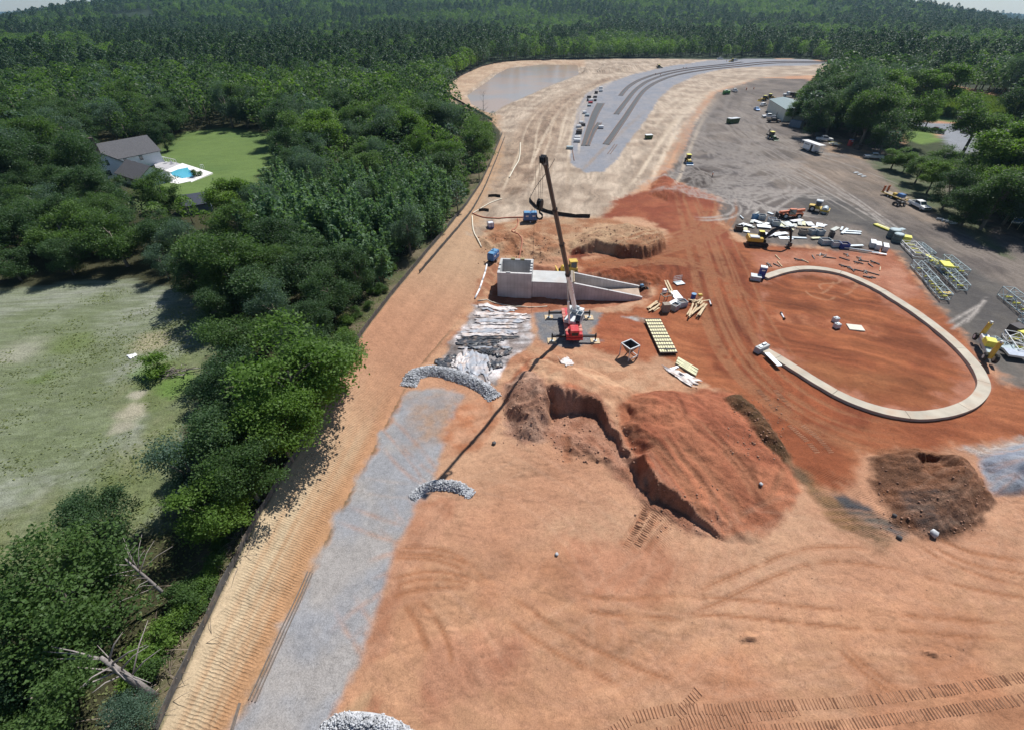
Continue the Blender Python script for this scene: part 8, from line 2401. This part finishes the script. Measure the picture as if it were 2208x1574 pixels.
# white pool deck with pool, raised patio and its furniture
e = empty('swimming_pool', at(*Hm(1150, 510)), 0, 'white decked swimming pool with bright turquoise water behind the house', 'swimming pool')
slab_px('deck', [Hm(1010, 628), Hm(1215, 590), Hm(1222, 600), Hm(1470, 505), Hm(1130, 405), Hm(890, 495)], .35, .7, mat('white_pool_deck', (.78, .76, .74), .8, var=.06), e)
slab_px('pool_water', [Hm(985, 505), Hm(1080, 470), Hm(1190, 450), Hm(1200, 470), Hm(1290, 512), Hm(1250, 545), Hm(1120, 562), Hm(1020, 535)], .38, .2, PWATER, e)
slab_px('deep_water', [Hm(1200, 480), Hm(1285, 513), Hm(1250, 540), Hm(1195, 520)], .39, .05, mat('deep_pool_water', (.04, .33, .56), .05, var=.04), e)
a_ = at(*Hm(1360, 455)); g = MB()
for s in (0, .5): g.path([(s, 0, .3), (s, 0, 1.6), (s, -.9, 1.7), (s, -1.0, .3)], .06, 5)
ob = g.build('ladder_rails', WHITE, e); ob.location = a_ - e.location
e = empty('patio', at(*Hm(920, 420)), 0, 'raised grey timber patio with railings between house and pool', 'patio')
slab_px('patio_floor', [Hm(800, 380), Hm(1060, 395), Hm(1110, 410), Hm(890, 490), Hm(830, 470)], .55, .8, mat('patio_grey', (.42, .41, .42), .8), e)
pr = MB()
for k in range(7):
    p = at(*Hm(900 + k * 28, 372 + k * 6)) - e.location; pr.bar((p.x, p.y, .3), (p.x, p.y, 1.8), .12)
p, q = at(*Hm(900, 372)) - e.location, at(*Hm(1068, 408)) - e.location; pr.bar((p.x, p.y, 1.8), (q.x, q.y, 1.8), .12); pr.build('railing', WHITE, e)
for k, (X, Y, w_) in enumerate(((850, 400, 'left'), (950, 405, 'middle'), (1020, 410, 'right'))):
    c = empty('patio_chair', at(*Hm(X, Y)) + Vector((0, 0, .55)), k * .8, w_ + ' of the white patio chairs on the raised patio', 'chair', 'patio chairs'); MB().box((0, 0, .42), (.7, .7, .08)).build('seat', WHITE, c); MB().box((-.33, 0, .75), (.08, .7, .6)).build('backrest', WHITE, c)
    for x in (-.3, .3):
        for y in (-.3, .3): MB().bar((x, y, 0), (x, y, .4), .07).build('leg', WHITE, c)
# house of three gabled blocks
hz = heading(Hm(450, 430), Hm(780, 520)); ho = at(*Hm(420, 560))
e = empty('white_house', ho, hz, 'white gabled house with grey brown roofs and dormers beside the pool', 'house')
# local axes: x along the garage ridge (towards the pool), y across
iv = (Matrix.Translation(ho) @ Matrix.Rotation(hz, 4, 'Z')).inverted()
loc = lambda X, Y: iv @ at(*Hm(X, Y))


def gable(cx, cy, l, w, h, rise, ridge, tag_, ov=.45):
    """A gabled block: ridge along 'x' or 'y' of the house."""
    ax = ridge; d = [(-w / 2, -.4), (-w / 2, h), (0, h + rise), (w / 2, h), (w / 2, -.4)]
    if ax == 'x': MB().prism([(cy + a, z) for a, z in d], 'x', cx - l / 2, cx + l / 2).build('wall', SIDING, e)
    else: MB().prism([(cx + a, z) for a, z in d], 'y', cy - l / 2, cy + l / 2).build('wall', SIDING, e)
    k = rise / (w / 2)
    for s in (-1, 1):
        ya, za = s * (w / 2 + ov), h - ov * k + .06; yb, zb2 = 0, h + rise + .06; vs = []
        for t in (0, .14):
            for l_ in (-l / 2 - ov, l / 2 + ov):
                for yy, zz in ((ya, za), (yb, zb2)): vs.append((cx + l_, cy + yy, zz + t) if ax == 'x' else (cx + yy, cy + l_, zz + t))
        MB().add(vs, [(0, 1, 3, 2), (4, 6, 7, 5), (0, 2, 6, 4), (1, 5, 7, 3), (0, 4, 5, 1), (2, 3, 7, 6)]).build('roof', ROOFM, e)


pA = loc(250, 530); pB = loc(560, 420); pC = loc(720, 590)
gable(pA.x, pA.y, 11, 11, 3.0, 4.0, 'x', 'A'); gable(pB.x, pB.y, 15, 10.5, 3.6, 3.8, 'y', 'B'); gable(pC.x, pC.y, 13, 8.5, 2.6, 2.6, 'x', 'C')
MB().box((pA.x - 3.5, pA.y + 2.0, 7.5), (1.3, 1.3, 5.0)).build('chimney', mat('dark_brick', (.10, .07, .065), .9), e)
for k in (-3.2, -.4, 2.6):
    dm = MB().prism([(pA.y - 5.2, 3.2), (pA.y - 5.2, 5.0), (pA.y - 2.6, 5.0), (pA.y - 2.6, 3.2)], 'x', pA.x + k - .8, pA.x + k + .8).build('dormer', SIDING, e)
    MB().add([(pA.x + k - 1.0, pA.y - 5.5, 4.9), (pA.x + k + 1.0, pA.y - 5.5, 4.9), (pA.x + k + 1.0, pA.y - 1.2, 6.6), (pA.x + k - 1.0, pA.y - 1.2, 6.6), (pA.x + k - 1.0, pA.y - 5.5, 5.05), (pA.x + k + 1.0, pA.y - 5.5, 5.05), (pA.x + k + 1.0, pA.y - 1.2, 6.75), (pA.x + k - 1.0, pA.y - 1.2, 6.75)],
             [(3, 2, 1, 0), (4, 5, 6, 7), (0, 1, 5, 4), (1, 2, 6, 5), (2, 3, 7, 6), (3, 0, 4, 7)]).build('dormer_roof', ROOFM, dm)
    MB().box((pA.x + k, pA.y - 5.22, 4.1), (.9, .06, 1.1)).build('window', GLASS, dm)
for (x, y, zz, wx, wy) in ((pA.x + 5.53, pA.y - 1.2, 1.7, .06, 2.6), (pA.x + 5.53, pA.y + .4, 4.4, .06, .7), (pC.x + 6.53, pC.y - 1.5, 1.6, .06, .9), (pC.x + 6.53, pC.y + 1.2, 1.6, .06, .9), (pB.x + 5.28, pB.y - 3.0, 2.6, .06, 1.0), (pB.x + 5.28, pB.y + 1.5, 2.6, .06, 1.0), (pC.x + 2, pC.y - 4.28, 1.6, 1.2, .06), (pC.x - 2, pC.y - 4.28, 1.6, 1.2, .06)):
    w = MB().box((x, y, zz), (wx, wy, 1.5)).build('window', GLASS, e)
    MB().box((x, y, zz - .8), (max(wx, .1) + .06, max(wy, .1) + .2, .1)).build('sill', SIDING, w)
# small outbuilding among the trees
q = at(*Hm(1310, 925)); e = empty('garden_shed', q, heading(Hm(1260, 900), Hm(1400, 880)), 'dark roofed shed with a white gable trim at the near lawn corner', 'shed')
MB().prism([(-2.5, -.3), (-2.5, 2.4), (0, 4.0), (2.5, 2.4), (2.5, -.3)], 'x', -3, 3).build('wall', mat('shed_blue_grey', (.12, .15, .22), .7), e)
for s in (-1, 1): MB().add([(-3.4, s * 2.9, 2.2), (3.4, s * 2.9, 2.2), (3.4, 0, 4.1), (-3.4, 0, 4.1), (-3.4, s * 2.9, 2.34), (3.4, s * 2.9, 2.34), (3.4, 0, 4.24), (-3.4, 0, 4.24)], [(3, 2, 1, 0), (4, 5, 6, 7), (0, 1, 5, 4), (1, 2, 6, 5), (2, 3, 7, 6), (3, 0, 4, 7)]).build('roof', mat('shed_roof', (.06, .07, .10), .8), e)
t_ = MB()
for s in (-1, 1): t_.bar((-3.43, s * 2.9, 2.3), (-3.43, 0, 4.2), .18)
t_.build('gable_trim', WHITE, e)
# highway cars and kiosk
sedan(2018, 283, heading((2000, 280), (2035, 285)), mat('dark_red_paint', (.10, .02, .025), .3), 'dark red car beside the pale verge tree')
sedan(2068, 281, heading((2050, 278), (2085, 282)), OFFW, 'pale car on the highway lot by the white kiosk')
sedan(2084, 289, heading((2066, 285), (2100, 290)), DGREY, 'dark car nearest the tall trees on the highway lot')
e = empty('kiosk', at(2072, 266), .2, 'small white roofed kiosk on posts beside the highway', 'kiosk'); MB().box((0, 0, 4.2), (4.2, 3.2, .3), bev=.05).build('roof', WHITE, e); MB().box((0, 0, 1.4), (3.2, 2.2, 2.2)).build('booth', OFFW, e)
for x in (-1.9, 1.9):
    for y in (-1.4, 1.4): MB().bar((x, y, 0), (x, y, 4.1), .18).build('post', OFFW, e)
hg = MB()
for k in range(5): pass
e = empty('hedge', at(1998, 285), heading((1976, 284), (2022, 290)), 'dark clipped hedge in front of the pale verge tree', 'hedge')
rng = np.random.default_rng(44); C = np.stack([rng.uniform(-6, 6, 1600), rng.uniform(-1, 1, 1600), rng.uniform(.1, 1.7, 1600)], -1); V, F = leaves(C, .4, rng, .4)
npmesh('foliage', V, F, LEAF['dark'], parent=e, attrs={'tint': ('FLOAT', 'POINT', rng.uniform(0, 1, len(V)).astype(np.float32))})
# far farm buildings
for u, v, w, lab in ((292, 27, 22, 'far low farm shed at the edge of the pale fields'), (383, 23, 14, 'far white shed right of the pale fields')):
    e = empty('farm_shed', at(u, v), .2, lab, 'shed'); MB().prism([(-6, -2), (-6, 5), (0, 8), (6, 5), (6, -2)], 'x', -w, w).build('wall', WHITE if w < 20 else METALW, e); MB().prism([(-6.6, 4.8), (0, 8.2), (6.6, 4.8), (6.6, 5.3), (0, 8.7), (-6.6, 5.3)], 'x', -w - .5, w + .5).build('roof', STEEL, e)

# crawler prints: every cleat is a small ridge
cl = MB(); rng = np.random.default_rng(56)
def crawler(pxs, w=.7, pitch=.27):
    P = path(pxs, pitch); t = np.gradient(P, axis=0); t /= np.linalg.norm(t, axis=1)[:, None]; nr = np.stack([-t[:, 1], t[:, 0]], -1); z = height(P[:, 0], P[:, 1])
    for k in range(len(P)):
        if rng.uniform() < .1: continue
        a = P[k] - nr[k] * w / 2 * rng.uniform(.9, 1.05); b = P[k] + nr[k] * w / 2 * rng.uniform(.9, 1.05); h = rng.uniform(.035, .09); d = t[k] * pitch * .36
        za, zb2 = gz(*a), gz(*b)
        cl.add([(*(a - d), za - .02), (*(a + d), za - .02), (*(b + d), zb2 - .02), (*(b - d), zb2 - .02), (*a, za + h), (*b, zb2 + h)], [(0, 1, 4), (1, 2, 5, 4), (2, 3, 5), (3, 0, 4, 5)])


for pxs in ([(1472, 1562), (1572, 1523), (1705, 1520), (1872, 1510), (2039, 1487), (2230, 1456)], [(1589, 1574), (1739, 1570), (1872, 1557), (2039, 1533), (2230, 1503)], [(1462, 1540), (1480, 1520), (1505, 1490)], [(1318, 1580), (1353, 1552), (1403, 1536), (1480, 1525), (1560, 1530)], [(1420, 1580), (1500, 1570), (1600, 1545), (1720, 1530)],
            [(1635, 841), (1655, 862), (1672, 885)], [(1672, 841), (1690, 862), (1709, 882)], [(1702, 918), (1735, 945), (1762, 975)], [(1732, 918), (1765, 945), (1792, 975)], [(1350, 1180), (1380, 1130), (1395, 1090)], [(1375, 1175), (1400, 1135), (1415, 1100)]):
    crawler(pxs)
tag(cl.build('crawler_prints', mat('printed_clay', (.34, .175, .10), .95, var=.2, scale=.8)), kind='stuff')

# ================================================================= HAZE
hzb = MB().box((0, 4300, -10), (19600, 10600, 330)).build('haze', bpy.data.materials.new('haze')); hm = hzb.data.materials[0]; hm.use_nodes = True; nt = hm.node_tree
for n_ in list(nt.nodes):
    if n_.type != 'OUTPUT_MATERIAL': nt.nodes.remove(n_)
pv = nd(nt, 'ShaderNodeVolumePrincipled'); pv.inputs['Color'].default_value = (.45, .72, 1, 1); pv.inputs['Density'].default_value = .000055; pv.inputs['Anisotropy'].default_value = .2
nt.links.new(pv.outputs[0], nt.nodes['Material Output'].inputs['Volume']); tag(hzb, kind='stuff')

# unused tree kinds leave no stray meshes behind
for p in PROTO.values():
    for o_ in p['objs']:
        if o_.parent is None: bpy.data.objects.remove(o_)
